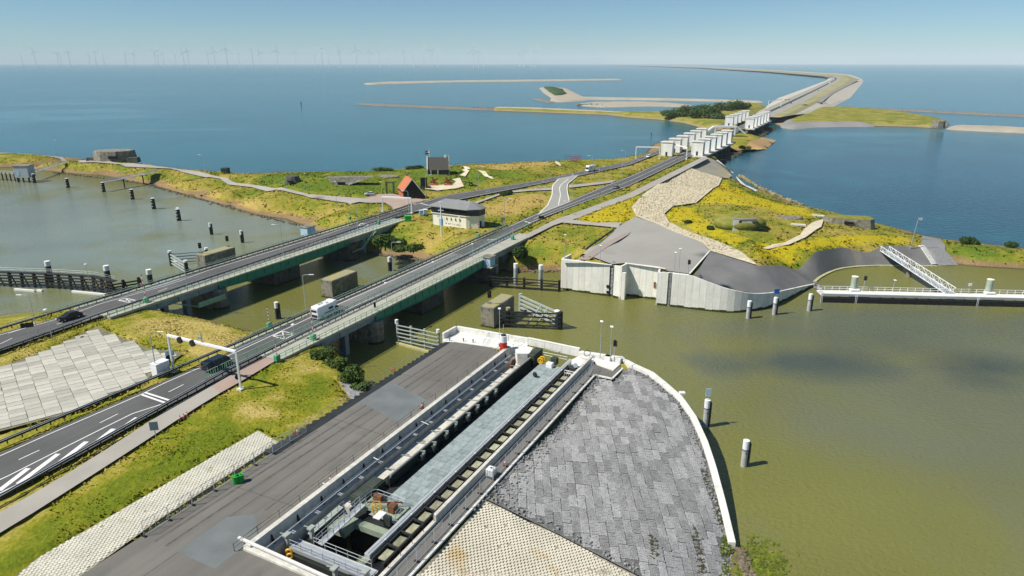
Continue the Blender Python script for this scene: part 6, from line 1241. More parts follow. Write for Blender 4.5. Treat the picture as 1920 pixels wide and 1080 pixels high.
def cone(label, x, y, h=.8, z=7.0):
    t = thing('traffic_cone', label, 'traffic cone', P(x, y, z)); MB().box((0, 0, .04), (.5, .5, .08)).build('base', dkmetal, t); MB().tube((0, 0, .08), (0, 0, h * .45), .2, .13, n=10).build('lower', red, t); MB().tube((0, 0, h * .45), (0, 0, h * .7), .13, .09, n=10).build('band', white, t); MB().tube((0, 0, h * .7), (0, 0, h), .09, .03, n=10).build('tip', red, t)
for k_ in [('red cone beside the white liquid container', 947, 871), ('left of three cones on the grass edge by the path', 338, 787), ('middle of three cones on the grass edge by the path', 345, 784), ('right of three cones on the grass edge by the path', 351, 780), ('red and white beacon at the grass corner of the apron', 558, 815, 1.3), ('red and white beacon at the chamber rim', 620, 903, 1.0), ('small white and red beacon on the railing', 791, 766, 1.2)]: cone(*k_)
lb_ = thing('lifebuoy_post', 'orange lifebuoy post on the sheet pile railing', 'lifebuoy', P(738, 704, 7)); q = P(738, 704, 7); m = part('post', galv, lb_); m.tube(q, q + Vector((0, 0, 1.4)), .05); m.fin(); m = part('ring', mat('lifebuoy orange', (.6, .16, .06)), lb_); ring(m, q + Vector((0, -.1, 1.1)), .3, .09, (0, 1, 0)); m.fin()
# construction fences
wire = galv
def site_fence(label, pts, h=2.0):
    f = thing('site_fence', label, 'fence', pts[0]); n_ = max(1, round(plen(pts) / 3.5)); q = resample(pts, n_ + 1); pm_ = None
    for a, b in zip(q[:-1], q[1:]):
        d = (b - a); L_ = d.length
        if pm_ is None:
            m = MB(); L0 = L_ - .1
            for z in (.12, h): m.bar((0, 0, z), (L0, 0, z), .04, .04)
            for x in (0, L0, L0 / 2): m.bar((x, 0, .1), (x, 0, h), .045, .045)
            for k in range(1, 22): m.bar((L0 * k / 22, 0, .12), (L0 * k / 22, 0, h), .008, .008)
            for k in range(1, 7): m.bar((0, 0, h * k / 7), (L0, 0, h * k / 7), .008, .008)
            pm_ = m.mesh('fence_panel', wire); m = MB(); m.box((0, 0, .07), (.26, .75, .14)); fm = m.mesh('foot', black)
        rz_ = math.atan2(d.y, d.x); o = link('fence_panel', pm_, f); o.location = a - f.location; o.rotation_euler = (0, 0, rz_)
        o = link('foot', fm, f); o.location = a - f.location; o.rotation_euler = (0, 0, rz_)
    return f
site_fence('mesh site fence along the pale block verge', [Q(40, -69.3, 7.0), Q(67, -69.3, 7.0)]); site_fence('mesh site fence along the right side of the gate chamber', [Q(44, -38.2, 7.0), Q(104.5, -38.2, 7.0)])
m = part('gate', galv, site_fence('short mesh fence closing the far end of the right apron strip', [Q(104.6, -38.2, 7.0), Q(108, -38.8, 7)])); m.bar(Q(104, -38.2, 8.8), Q(107, -36.2, 7.9), .06, .06); m.fin()
# gull-grey parking marks on the apron
for i, (x, y) in enumerate(((605, 905), (790, 790), (695, 855))): m = MB(); c = P(x, y, 7.012); m.bar(c, c + V * 1.6 - U * .3, .14, .006); o = m.build('bay_mark', paint); tag(o, kind='structure')
# ================================================================ VEHICLES
def prof(m, pts, w, y0=0):
    "side outline (x forward, z up) extruded across width w"
    n_ = len(pts); m.add([(x, y0 - w / 2, z) for x, z in pts] + [(x, y0 + w / 2, z) for x, z in pts], [tuple(range(n_)), tuple(range(2 * n_ - 1, n_ - 1, -1))] + [(i, i + n_, (i + 1) % n_ + n_, (i + 1) % n_) for i in range(n_)]); return m
def paintm(n, c): return mat(n, c, rough=.25, var=.05, spec=.6)
def wheels(t, xs, w, r=.33):
    for x in xs:
        for s in (-1, 1):
            wh = MB().tube((x, s * (w / 2 - .2), r), (x, s * (w / 2 + .02), r), r, n=14).build('wheel', black, t); MB().tube((x, s * (w / 2 + .02), r), (x, s * (w / 2 + .035), r), r * .6, n=10).build('rim', galv, wh)
def car(label, c, rz, mm, L=4.5, h=1.5):
    t = thing('car', label, 'car', c, rz); w = 1.82; k = L / 4.5
    prof(MB(), [(-2.2 * k, .3), (2.15 * k, .3), (2.25 * k, .62), (1.9 * k, .84), (.95 * k, .98), (-1.5 * k, 1.02), (-2.15 * k, .95), (-2.28 * k, .6)], w).build('body', mm, t, bevel=.07)
    prof(MB(), [(1.0 * k, .97), (.25 * k, h - .07), (-1.3 * k, h - .05), (-1.95 * k, 1.0)], w - .22).build('glasshouse', glass, t, bevel=.05)
    prof(MB(), [(.28 * k, h - .09), (.2 * k, h), (-1.25 * k, h), (-1.4 * k, h - .09)], w - .26).build('roof', mm, t, bevel=.04); wheels(t, (1.38 * k, -1.35 * k), w)
    for s in (-.65, .65): MB().box((2.2 * k, s, .68), (.12, .4, .16)).build('headlight', white, t); MB().box((-2.25 * k, s, .8), (.1, .36, .16)).build('taillight', red, t); MB().box((.75 * k, s * 1.55, 1.05), (.14, .2, .14)).build('mirror', mm, t)
    for s in (-.46, .46): MB().box((0, s * 2.0, .7), (1.6 * k, .03, .03)).build('door_seam', black, t)
    return t
def van(label, c, rz, mm, L=5.2, h=2.0, camper=False):
    t = thing('camper_van' if camper else 'van', label, 'camper' if camper else 'van', c, rz); w = 2.2 if camper else 1.98; b = -L / 2; f = L / 2
    prof(MB(), [(b, .35), (f - .1, .35), (f, .8), (f - .35, 1.1), (f - .95, h * .9 if not camper else 1.95), (f - 1.3, h), (b + .1, h), (b, h - .15)], w).build('body', mm, t, bevel=.1)
    prof(MB(), [(f - .42, 1.17), (f - .9, (h * .87 if not camper else 1.9)), (f - .86, (h * .87 if not camper else 1.9) + .02), (f - .36, 1.15)], w - .25).build('windscreen', glass, t)
    for s in (-1, 1):
        MB().box((f - 1.25, s * (w / 2 + .005), 1.45), (.75, .03, .55)).build('side_window', glass, t); MB().box((f - 2.9, s * (w / 2 + .005), 1.5 if not camper else 1.8), (1.4, .03, .55)).build('side_window', glass, t); MB().box((f - .05, s * .7, .8), (.14, .35, .2)).build('headlight', white, t); MB().box((b - .01, s * .8, 1.0), (.06, .16, .5)).build('taillight', red, t); MB().box((f - .85, s * (w / 2 + .15), 1.45), (.12, .24, .3)).build('mirror', black, t)
    MB().box((b - .01, 0, h * .7), (.04, w * .7, .5)).build('rear_window', glass, t); wheels(t, (f - .95, b + 1.3), w, .35)
    if camper:
        prof(MB(), [(f - 1.9, h - .02), (f - .75, 2.15), (f - .55, 2.5), (f - .9, h + .12), (f - 1.9, h + .14)], w - .04).build('alcove', mm, t, bevel=.08)
        for x, y in ((-1.5, .4), (.2, -.3), (-.6, .5)): MB().box((x, y, h + .06), (.7, .6, .12)).build('roof_hatch', galv, t, bevel=.02)
        MB().box((0, -w / 2 - .01, 1.1), (2.8, .02, .16)).build('stripe', dkmetal, t); MB().box((b - .08, 0, 1.0), (.12, 1.5, .5)).build('bike_rack', dkmetal, t)
    return t
blackp = paintm('black car paint', (.012, .014, .02)); whitep = paintm('white car paint', (.80, .80, .78)); silverp = paintm('silver paint', (.50, .55, .60)); greyp = paintm('grey paint', (.22, .23, .24)); navyp = paintm('dark van paint', (.012, .022, .035))
F_, B_ = AX, AX + math.pi
car('black station wagon driving on the far road at left', P(131, 598, 7.32), B_, blackp, 4.9, 1.55); van('dark van passing under the white road portal', Q(ST(P(425, 694, 7.3))[0], -99.6, 7.32), F_, navyp, 5.3, 2.0); van('white camper with roof hatches crossing the near bridge', Q(ST(P(634, 596, 7.3))[0], -100.7, 7.32), F_, whitep, 7.0, 2.9, True)
car('grey car on the near road beyond the link road', P(1155, 353, 7.32), F_, greyp); van('white camper on the far road near the link road', P(1107, 321, 7.32), math.atan2(.75, .66) + math.pi, whitep, 6.8, 3.0, True); car('silver hatchback parked beside the coast path', P(693, 366, 7.15), math.pi + .1, silverp, 4.2)
car('white car on the far road before the left sluice row', P(1216, 295, 7.32), B_ - .1, whitep); car('dark car on the far road beside the first sluice tower', P(1241, 284, 7.32), B_ - .1, blackp)
for lb, x, y, mm in (('dark car on the distant dyke road near the sluices, right lane', 1483, 194, blackp), ('left of two dark cars side by side on the distant dyke road', 1473, 188, blackp), ('right of two dark cars side by side on the distant dyke road', 1479, 187.5, greyp), ('dark car farther along the distant dyke road', 1534, 170.5, blackp), ('pale car on the distant dyke road', 1520, 177, whitep), ('dark car near the bend of the distant dyke', 1583, 147, blackp)): car(lb, P(x, y, 7.4), AX, mm)
def lorry(label, c, rz, cab, body, L=9):
    t = thing('lorry', label, 'lorry', c, rz); MB().box((-.8, 0, 2.2), (L - 2.2, 2.5, 2.8)).build('cargo_box', body, t, bevel=.05); prof(MB(), [(L / 2 - 1.8, .6), (L / 2, .6), (L / 2, 1.6), (L / 2 - .3, 2.9), (L / 2 - 1.8, 3.0)], 2.4).build('cab', cab, t, bevel=.08); MB().box((L / 2 - .12, 0, 2.1), (.1, 2.1, .8)).build('windscreen', glass, t); MB().box((0, 0, .7), (L - .6, 1.0, .25)).build('chassis', dkmetal, t); wheels(t, (L / 2 - .9, -L / 2 + 1.2, -L / 2 + 2.5), 2.4, .5); return t
lorry('white lorry on the distant dyke road before the bend', P(1556, 157.5, 7.4), AX, whitep, whitep, 14); lorry('white and grey lorry parked on the sandy verge by the far road', P(1508, 201, 5), .5, whitep, greyp, 11)
# ================================================================ FAR DYKE AND ISLANDS
tan_g = mat('dry dyke grass', (.36, .31, .17), col2=(.24, .23, .09), scale=.02, var=.25, fine=.3)
rev_w = mat('pale revetment', (.47, .43, .36), var=.12, scale=.02, fine=.3, wear=((.42, .38, .31), .03, .58))
rev_g = mat('grey revetment', (.27, .26, .25), var=.2, scale=.03)
sand_m = mat('shell sand', (.40, .355, .275), var=.15, scale=.04, fine=.6)
rock_m = mat('armour rock', (.24, .22, .19), col2=(.13, .12, .10), scale=.5, var=.4, bump=.6)
far_tail = [(1530, 0), (1440, 0), (1313, 0), (1200, 0), (1130, 0)]
def tail(y): return [(x, yy) for (x, _), yy in zip(far_tail, y)]
B0 = [(1425, 207), (1437, 191.5), (1493, 171.5), (1545, 152.5), (1555, 148.8), (1551, 146.4)] + tail((143.6, 135.6, 128, 123.8, 121.8))
B1 = [(1418, 212), (1440, 200), (1493, 178), (1555, 150.8), (1563, 147), (1556, 144.3)] + tail((141.9, 134.6, 127.3, 123.4, 121.6))
B2 = [(1428, 214.5), (1450, 203), (1503, 180.3), (1562, 151.3), (1569, 147), (1560, 143.5)] + tail((141.1, 134.0, 126.9, 123.2, 121.5))
B3 = [(1432, 216.5), (1454, 205), (1506, 181.8), (1565, 151.6), (1572, 147), (1562, 143.1)] + tail((140.7, 133.7, 126.7, 123.1, 121.45))
B4 = [(1445, 219.5), (1465, 208), (1516, 186), (1572, 152.8), (1579, 147), (1566, 142.2)] + tail((139.9, 133.1, 126.4, 122.9, 121.4))
B5 = [(1462, 220), (1480, 210), (1530, 188.5), (1588, 153.8), (1594, 146.8), (1576, 140.8)] + tail((138.6, 132.3, 126.0, 122.7, 121.3))
B6 = [(1490, 215), (1512, 204), (1546, 186.5), (1604, 152.0), (1608, 147.2), (1582, 139.8)] + tail((137.4, 131.5, 125.6, 122.5, 121.2))
B7 = [(1545, 211), (1577, 203), (1590, 191), (1620, 153.4), (1619, 148.2), (1592, 139.0)] + tail((136.2, 130.7, 125.1, 122.3, 121.1))
def band(nm, A, za, B, zb, m_, par=None): return strip(nm, [P(x, y, za) for x, y in A], [P(x, y, zb) for x, y in B], m_, par, n=60)
band('dyke_bank', B0, -.3, B1, 6.8, rev_w); fr1 = band('dyke_road', B1, 6.8, B2, 6.8, asph_plaza); band('dyke_verge', B2, 6.8, B3, 6.6, mat('dark verge', (.06, .065, .03))); fr2 = band('dyke_road', B3, 6.8, B4, 6.8, asph_plaza)
band('dyke_crest', B4, 6.8, B5, 7.4, tan_g); band('dyke_slope', B5, 7.4, B6, 6.0, mat('olive dyke slope', (.27, .26, .13), var=.2, scale=.02)); band('dyke_revetment', B6, 6.0, B7, -.3, rev_w)
strip('dyke_berm', [P(x, y, 7.0) for x, y in [(1530, 191), (1556, 173), (1606, 150)]], [P(x, y, 6.6) for x, y in [(1540, 193), (1562, 175), (1609, 150.5)]], rev_g, dz=.3)
def bank(name, pts, zt, m_, soft=8.0, step=6.0, kind='structure', amp=.3):
    poly = [tuple(P(x, y, 0)[:2]) for x, y in pts]; v, fs = gridmesh(poly, step, .6); X = np.array([q[0] for q in v]); Y = np.array([q[1] for q in v]); d = np.clip(pdist(X, Y, poly) / soft, 0, 1)
    nz = np.array([noise.noise(Vector((x * .05, y * .05, 1))) + .6 * noise.noise(Vector((x * .2, y * .2, 1))) for x, y in v]); Z = -.2 + (zt + .2) * d * (2 - d) + nz * amp * d
    me = bpy.data.meshes.new(name); me.from_pydata([tuple(q) for q in zip(X, Y, Z)], [], fs); me.update(); me.materials.append(m_); fix_up(me)
    for p in me.polygons: p.use_smooth = True
    o = link(name, me); tag(o, kind=kind); return o, poly
g_far = grass_mat('far meadow', (.10, .15, .02), (.22, .21, .03), (.36, .30, .11), (.30, .23, .13), (1.0, 1.8))
bank('far_meadow', [(1137, 216), (1180, 221), (1237, 225), (1280, 231), (1317, 241), (1360, 245), (1400, 232), (1432, 214), (1440, 200), (1418, 196), (1385, 197), (1330, 205), (1280, 212), (1230, 214), (1180, 213)], 4.5, g_far, 18, 7)
bank('far_meadow', [(1450, 232), (1470, 241), (1487, 243), (1530, 238), (1580, 237), (1640, 237), (1713, 238.5), (1773, 243), (1782, 234), (1773, 225), (1713, 214), (1640, 206), (1570, 202), (1513, 205), (1470, 220)], 3.6, g_far, 22, 7)
bank('grey_apron', [(1452, 228), (1465, 240), (1487, 243.5), (1530, 239), (1580, 238), (1640, 238), (1640, 233.5), (1560, 231), (1520, 232), (1490, 226)], 3.3, rev_g, 12, 7, amp=.1)
bank('sand_plain', [(1470, 217), (1500, 203), (1530, 195), (1545, 192), (1560, 200), (1530, 206), (1500, 216), (1482, 224)], 6.6, sand_m, 14, 7, amp=.1)
bank('sand_spit', [(1770, 243), (1782, 237), (1850, 239), (1920, 242), (2050, 246), (2050, 253), (1920, 250), (1850, 247)], 2.6, sand_m, 10, 6)
bank('breakwater', [(680, 157.5), (720, 155), (850, 152.3), (1000, 150.8), (1165, 149), (1167, 150.2), (1000, 152.5), (850, 154.2), (730, 157.5), (690, 159)], 3.5, sand_m, 14, 18)
bank('breakwater', [(1583, 202.5), (1700, 206.5), (1820, 212), (1920, 216.5), (2050, 223), (2050, 226), (1920, 219.5), (1820, 214.5), (1700, 208.5), (1590, 205)], 1.6, rock_m, 5, 4)
bank('breakwater', [(662, 195), (700, 195.5), (800, 199.5), (900, 203.8), (930, 205), (930, 207), (900, 206.3), (800, 202.2), (700, 198.2)], 1.6, rock_m, 4, 3.5)
bank('breakwater', [(918, 203), (1000, 204.5), (1100, 209), (1190, 213.5), (1200, 218), (1100, 214.5), (1000, 210.5), (925, 208)], 2.2, g_far, 7, 4); bank('sand_strip', [(925, 203.6), (1000, 205), (1100, 209.6), (1185, 214), (1183, 215.6), (1100, 211.6), (1000, 207.2), (930, 205.6)], 2.9, sand_m, 4, 3.5)
bank('sand_island', [(1010, 165), (1040, 165), (1064, 166.5), (1098, 183), (1200, 184.8), (1300, 186.8), (1430, 190.5), (1432, 193), (1300, 189.3), (1200, 187.4), (1110, 187), (1080, 190.5), (1045, 192), (1030, 189), (1033, 184), (1018, 174)], 2.2, sand_m, 10, 7); bank('rock_spit', [(997, 185.5), (1010, 184.5), (1030, 188), (1040, 192), (1030, 193.5), (1010, 189)], 1.6, rock_m, 6, 5)
bank('island_scrub', [(1017, 166.3), (1042, 166), (1058, 170), (1066, 178), (1055, 181), (1038, 181.5), (1026, 174)], 5, mat('scrub', (.05, .10, .025), var=.5, scale=.06, bump=1), 8, 8, amp=1.5)
bank('sand_island', [(1078, 196), (1110, 192.5), (1200, 191.7), (1260, 194.5), (1300, 197.5), (1290, 200.5), (1220, 199.5), (1130, 201.5), (1090, 199)], 2.0, sand_m, 12, 7)
def rocks(nm, label, pts, n_, spread, size, z=.3, mm=None):
    m = MB(); L = [P(x, y, 0) for x, y in pts]; q = resample(L, n_)
    for p in q:
        c = p + Vector((random.gauss(0, spread), random.gauss(0, spread), z + random.random() * size * .5)); r = size * random.uniform(.5, 1.1); n0 = len(m.v)
        m.ball(c, r, (random.uniform(.8, 1.3), random.uniform(.8, 1.3), random.uniform(.5, .9)), n=5, m=3)
    o = m.build(nm, mm or rock_m); tag(o, label, kind='stuff'); return o
rocks('rock_mound', 'heap of grey rocks on the thin breakwater', [(895, 204), (915, 205)], 60, 4, 2.4); rocks('rock_mound', 'grey rocks at the sand island tip', [(1085, 197), (1120, 199)], 60, 5, 2.4); rocks('rock_mound', 'grey rocks at the grass point', [(1195, 219), (1220, 221)], 50, 4, 1.8)
rocks('rock_row', 'row of pale rocks lying in the lake edge', [(1388, 330), (1405, 341), (1425, 353), (1442, 361), (1470, 373), (1500, 384)], 230, .7, .8, .1, mat('mossy rock', (.34, .30, .14), col2=(.14, .13, .08), scale=.6, var=.3)); rocks('rock_row', 'rocks at the end of the panel wall', [(1527, 532), (1538, 545)], 30, .5, .5)
rocks('rock_row', 'rocks along the black water edge of the left spit', [(100, 324), (215, 336.5), (278, 346.5), (350, 367.5), (425, 387.5), (480, 403.5), (560, 423)], 420, .7, .55, .05, mat('brown rock', (.20, .16, .11), var=.5, scale=1)); rocks('rock_row', 'rocks along the channel bank below the control building', [(705, 477), (740, 482.5), (780, 487.5), (830, 494)], 160, .5, .5, .05, MATS['brown rock']); rocks('rock_row', 'rocks on the bank beside the far pile fender', [(960, 510), (1045, 509)], 90, .5, .5, .05, MATS['brown rock'])
for x, y, lb in ((565, 199, 'small dark beacon frame standing in the sea'), (1221, 256, 'dark post standing in the sluice bay')):
    c = P(x, y, 0); t = thing('beacon', lb, 'beacon', c); k = c.y / 900; MB().tube((0, 0, -1), (0, 0, 4 * k), .5 * k, .35 * k, n=8).build('pile', timber, t); MB().box((0, 0, 4.3 * k), (1.5 * k, 1.5 * k, .9 * k)).build('topmark', timber, t)
for i, (x, y) in enumerate(((1700, 231.5), (1711, 231.5))): pass
c = P(1759, 236, 4); bunker('weathered bunker at the tip of the far meadow', ngon(c, 6.5, 5, 8, .3), 2.5, 6.0, conc_old, .12)
# ================================================================ WIND TURBINES
t_w = mat('turbine white', (.78, .80, .80), rough=.5, var=.05)
tb = thing('wind_turbine', '', 'wind turbine'); MB().tube((0, 0, 0), (0, 0, 1.0), .022, .013, n=8).build('tower', t_w, tb); MB().box((0, .01, 1.01), (.03, .075, .03)).build('nacelle', t_w, tb, bevel=.004); MB().ball((0, -.035, 1.01), .018, n=8, m=5).build('hub', t_w, tb)
bl = MB(); bl.add([(-.008, -.035, .01), (.018, -.038, .06), (.004, -.036, .46), (-.006, -.036, .2), (-.008, -.028, .01), (.018, -.03, .06), (.004, -.034, .46), (-.006, -.03, .2)], [(0, 1, 2, 3), (7, 6, 5, 4), (0, 4, 5, 1), (1, 5, 6, 2), (2, 6, 7, 3), (3, 7, 4, 0)]); blm = bl.mesh('blade', t_w)
for k in range(3): o = link('blade', blm, tb); o.rotation_euler = (0, k * 2 * math.pi / 3 + .3, 0); o.location = (0, 0, 1.01)
TX = [(42, 97), (67, 96), (110, 98), (115, 97), (131, 96), (168, 101), (180, 95), (195, 98), (236, 96), (252, 100), (292, 97), (297, 94), (307, 98), (330, 101), (345, 97), (354, 94), (391, 98), (403, 95), (426, 90), (448, 97), (474, 92), (488, 98), (520, 94), (555, 97), (590, 97), (604, 90), (616, 98), (638, 92), (669, 92), (693, 96), (712, 97), (728, 99), (758, 92), (776, 94), (795, 93), (810, 95), (821, 95), (888, 93), (897, 95), (907, 97), (974, 99), (982, 97), (994, 98), (1000, 96), (1005, 94)]
TX.sort()
for i, (x, yh) in enumerate(TX):
    yh += 1.0; D = 8200 + (yh - 90) * 420; c = Vector((D * (x - 960) / F / (CP + 422 / F * SP) , D, 0)); H_ = 60 + (118 - yh) / F * D / (CP + 422 / F * SP) / (CP + 422 / F * SP) * 1.0
    H_ = HC + D * ((540 - yh) / F * CP - SP) / (CP + (540 - yh) / F * SP)
    lb = ordn(i) + ' wind turbine from the left along the horizon'
    o = tb if i == 0 else dup(tb, c, None, lb); o.location = c; o['label'] = lb; o['group'] = 'offshore wind turbines'; o.scale = (H_, H_, H_); o.rotation_euler = (0, 0, random.uniform(-.6, .5))
    bs_ = [q for q in o.children if q.name.startswith('blade')]; ph = random.uniform(0, 2.1)
    for k, q in enumerate(bs_): q.rotation_euler = (0, ph + k * 2 * math.pi / 3, 0)
# ================================================================ TREES, BUSHES, GRASS
def leaf_mat(name, c, c2): 
    m = mat(name, c, col2=c2, scale=.5, var=.35, fine=3, rough=.7, spec=.15); return m
leaf_d = leaf_mat('dark leaves', (.045, .085, .018), (.022, .05, .012)); leaf_m = leaf_mat('mid leaves', (.085, .13, .022), (.04, .075, .015)); leaf_far = leaf_mat('far leaves', (.075, .125, .03), (.035, .07, .02))
def bush(label, c, rx, ry, h, n_, leaf, mm, name='bush', cat='bush', lobes=5):
    t = thing(name, label, cat, c); rs = random.Random(hash(label) % 1000 + 3); rs = random.Random(len(label) * 7 + int(c.x * 10) % 97)
    m = MB(); m.tube((0, 0, -.5), (rx * .1, 0, h * .6), h * .06, h * .03)
    for k in range(4): a = k * 1.6 + rs.random(); m.tube((0, 0, h * .2), (rx * .5 * math.cos(a), ry * .5 * math.sin(a), h * .7), h * .03, h * .012, n=5)
    m.build('trunk', mat('bark', (.09, .07, .05)) if 'bark' not in MATS else MATS['bark'], t)
    L = [(rs.uniform(-.55, .55) * rx, rs.uniform(-.55, .55) * ry, h * rs.uniform(.35, .68), rs.uniform(.38, .6)) for _ in range(lobes)]; m = MB()
    for _ in range(n_):
        lx, ly, lz, lr = rs.choice(L); u = Vector((rs.gauss(0, 1), rs.gauss(0, 1), rs.gauss(0, 1) * .9)).normalized() * (rs.random() ** .4)
        p = Vector((lx + u.x * rx * lr, ly + u.y * ry * lr, max(.02 * h, lz + u.z * h * lr * .85))); nrm = (u + Vector((rs.gauss(0, .5), rs.gauss(0, .5), rs.gauss(0, .5) + .4))).normalized(); x = nrm.orthogonal().normalized(); y = nrm.cross(x); s = leaf * rs.uniform(.6, 1.3); a = rs.random() * 6; x, y = x * math.cos(a) + y * math.sin(a), y * math.cos(a) - x * math.sin(a)
        n0 = len(m.v); m.v += [tuple(p + x * s), tuple(p + y * s * .6), tuple(p - x * s), tuple(p - y * s * .6)]; m.f.append((n0, n0 + 1, n0 + 2, n0 + 3))
    m.build('crown', mm, t); return t
for i, (x, y, rx, h) in enumerate(((1262, 219, 16, 8), (1280, 218, 16, 11), (1298, 218, 15, 13), (1312, 222, 17, 12), (1330, 218, 16, 13), (1352, 208, 16, 12), (1375, 206, 15, 12), (1392, 206, 14, 10), (1345, 224, 12, 7))):
    c = P(x, y, 4); c.z = 3.5; bush(ordn(i) + ' dark green tree from the left in the clump behind the sluices' if i < 8 else 'low shrub in front of the tree clump behind the sluices', c, rx, rx * .7, h, 1500, 1.0, leaf_far, 'tree', 'tree', 7)
for lb, x, y, rx, ry, h, n_, mm in (('leafy bush at the top of the bank below the near bridge', 606, 672, 3.2, 2.6, 3.0, 2200, leaf_m), ('leafy bush in the middle of the bank by the near bridge', 632, 690, 3.2, 2.6, 2.8, 2200, leaf_m), ('leafy bush low on the bank by the water triangle', 655, 712, 3.0, 2.4, 2.4, 1800, leaf_m), ('small bush at the bottom of the bank beside the stone slope', 676, 728, 2.0, 1.6, 1.5, 900, leaf_m)):
    c = near.px(x, y); bush(lb, c - Vector((0, 0, .3)), rx, ry, h, n_, .26, mm)
for lb, x, y, rx, ry, h, mm in (('left dense bush on the bank below the control building', 722, 466, 4, 3, 4.2, leaf_m), ('middle bush on the bank below the control building', 745, 463, 3.5, 2.6, 3.0, leaf_m), ('right bush on the bank below the control building', 775, 471, 3.5, 2.6, 2.6, leaf_m), ('bush close under the far bridge end', 712, 458, 4.5, 3.5, 3.6, leaf_m), ('bush above the left dense bush below the control building', 728, 452, 4, 3, 2.4, leaf_m), ('low bush spreading between the bank bushes', 758, 469, 4.5, 2.4, 1.8, leaf_m), ('dark round bush beside the near bridge pier', 975, 482, 3.0, 2.4, 4.0, leaf_d), ('dark bush beside the bay bunker', 1422, 431, 3.5, 2.5, 2.4, leaf_m), ('dark shrub in the green strip at right', 1818, 458, 3, 2.4, 2.6, leaf_d), ('small dark shrub at the far right edge', 1893, 464, 2.6, 2, 2.2, leaf_d), ('small dark shrub in the meadow above the plaza', 1335, 430, 1.6, 1.3, 1.3, leaf_d), ('small dark shrub at the edge of the rubble slope', 1290, 418, 1.5, 1.2, 1.2, leaf_d), ('shrub on the skyline right of the cupola', 720, 322, 6, 3, 2.2, leaf_m), ('shrub on the skyline left of the grey-roofed house', 778, 317, 5, 3, 2.6, leaf_d), ('shrub in the grass island by the slip lane', 950, 366, 3.0, 2.2, 1.8, leaf_d), ('shrub on the shore point between the sluice groups', 1397, 273, 5, 3, 3.5, leaf_m)):
    c = main.px(x, y); bush(lb, c - Vector((0, 0, .2)), rx, ry, h, 1500, .34, mm)
def tufts(name, land, n_, w, h, mm, seed, zmin=1.4, box=None, label=None):
    rs = np.random.RandomState(seed); xs = [p[0] for p in land.out]; ys = [p[1] for p in land.out]; b = box or (min(xs), max(xs), min(ys), max(ys)); X = rs.uniform(b[0], b[1], n_); Y = rs.uniform(b[2], b[3], n_)
    k = inpoly(X, Y, land.out) & (pdist(X, Y, land.out) > .8) & (abs(X) / np.maximum(Y, 1) < .80)
    for hp_ in land.holes: k &= ~inpoly(X, Y, hp_)
    for poly, z, off in land.press: k &= ~(inpoly(X, Y, poly) | (pdist(X, Y, poly) < w * .8))
    X = X[k]; Y = Y[k]; Z = land.h(X, Y); k = Z > zmin; X, Y, Z = X[k], Y[k], Z[k]; dn = np.array([noise.noise(Vector((x * .12, y * .12, 5))) for x, y in zip(X, Y)]); k = dn + rs.rand(len(X)) * .9 > .15; X, Y, Z = X[k], Y[k], Z[k]; n2 = len(X)
    A = rs.rand(n2) * 6.28; S_ = w * (.5 + rs.rand(n2)); Hh = h * (.4 + rs.rand(n2)); lean = rs.randn(n2, 2) * 1.1
    cx, sx = np.cos(A) * S_ / 2, np.sin(A) * S_ / 2; tx = lean[:, 0] * Hh; ty = lean[:, 1] * Hh; Zb = Z - .15
    V_ = np.empty((n2, 6, 3)); V_[:, 0] = np.c_[X - cx, Y - sx, Zb]; V_[:, 1] = np.c_[X + cx, Y + sx, Zb]; V_[:, 2] = np.c_[X + tx, Y + ty, Z + Hh]; V_[:, 3] = np.c_[X + sx, Y - cx, Zb]; V_[:, 4] = np.c_[X - sx, Y + cx, Zb]; V_[:, 5] = np.c_[X - tx, Y + ty, Z + Hh * .8]
    T3 = V_.reshape(-1, 3, 3); nz_ = np.cross(T3[:, 1] - T3[:, 0], T3[:, 2] - T3[:, 0])[:, 2] < 0; T3[nz_] = T3[nz_][:, [1, 0, 2]]
    me = bpy.data.meshes.new(name); me.from_pydata(V_.reshape(-1, 3).tolist(), [], np.arange(n2 * 6).reshape(-1, 3).tolist()); me.materials.append(mm); col = np.zeros((n2, 4)); col[:, 3] = 1
    for ch, poly, soft in land.zones: d = pdist(X, Y, poly); d = np.where(inpoly(X, Y, poly), d, -d); col[:, ch] = np.maximum(col[:, ch], np.clip(.5 + d / (2 * soft), 0, 1))
    at = me.color_attributes.new('zone', 'FLOAT_COLOR', 'POINT'); at.data.foreach_set('color', np.repeat(col, 6, 0).ravel()); 
    for p in me.polygons: p.use_smooth = True
    nn = np.c_[rs.randn(n2) * .28, rs.randn(n2) * .28, np.ones(n2)]; nn /= np.linalg.norm(nn, axis=1)[:, None]; me.normals_split_custom_set_from_vertices(np.repeat(nn, 6, 0).tolist())
    o = link(name, me); tag(o, label, 'grass', kind='stuff'); return o
tufts('grass_tufts', near, 80000, .34, .16, g_near, 3, box=(-110, 34, 55, 160), label='tufted grass on the dyke in the foreground')
tufts('meadow_grass', main, 90000, .8, .36, g_main, 4, box=(-320, 190, 170, 480), label='rough meadow grass around the bridges and bunkers')

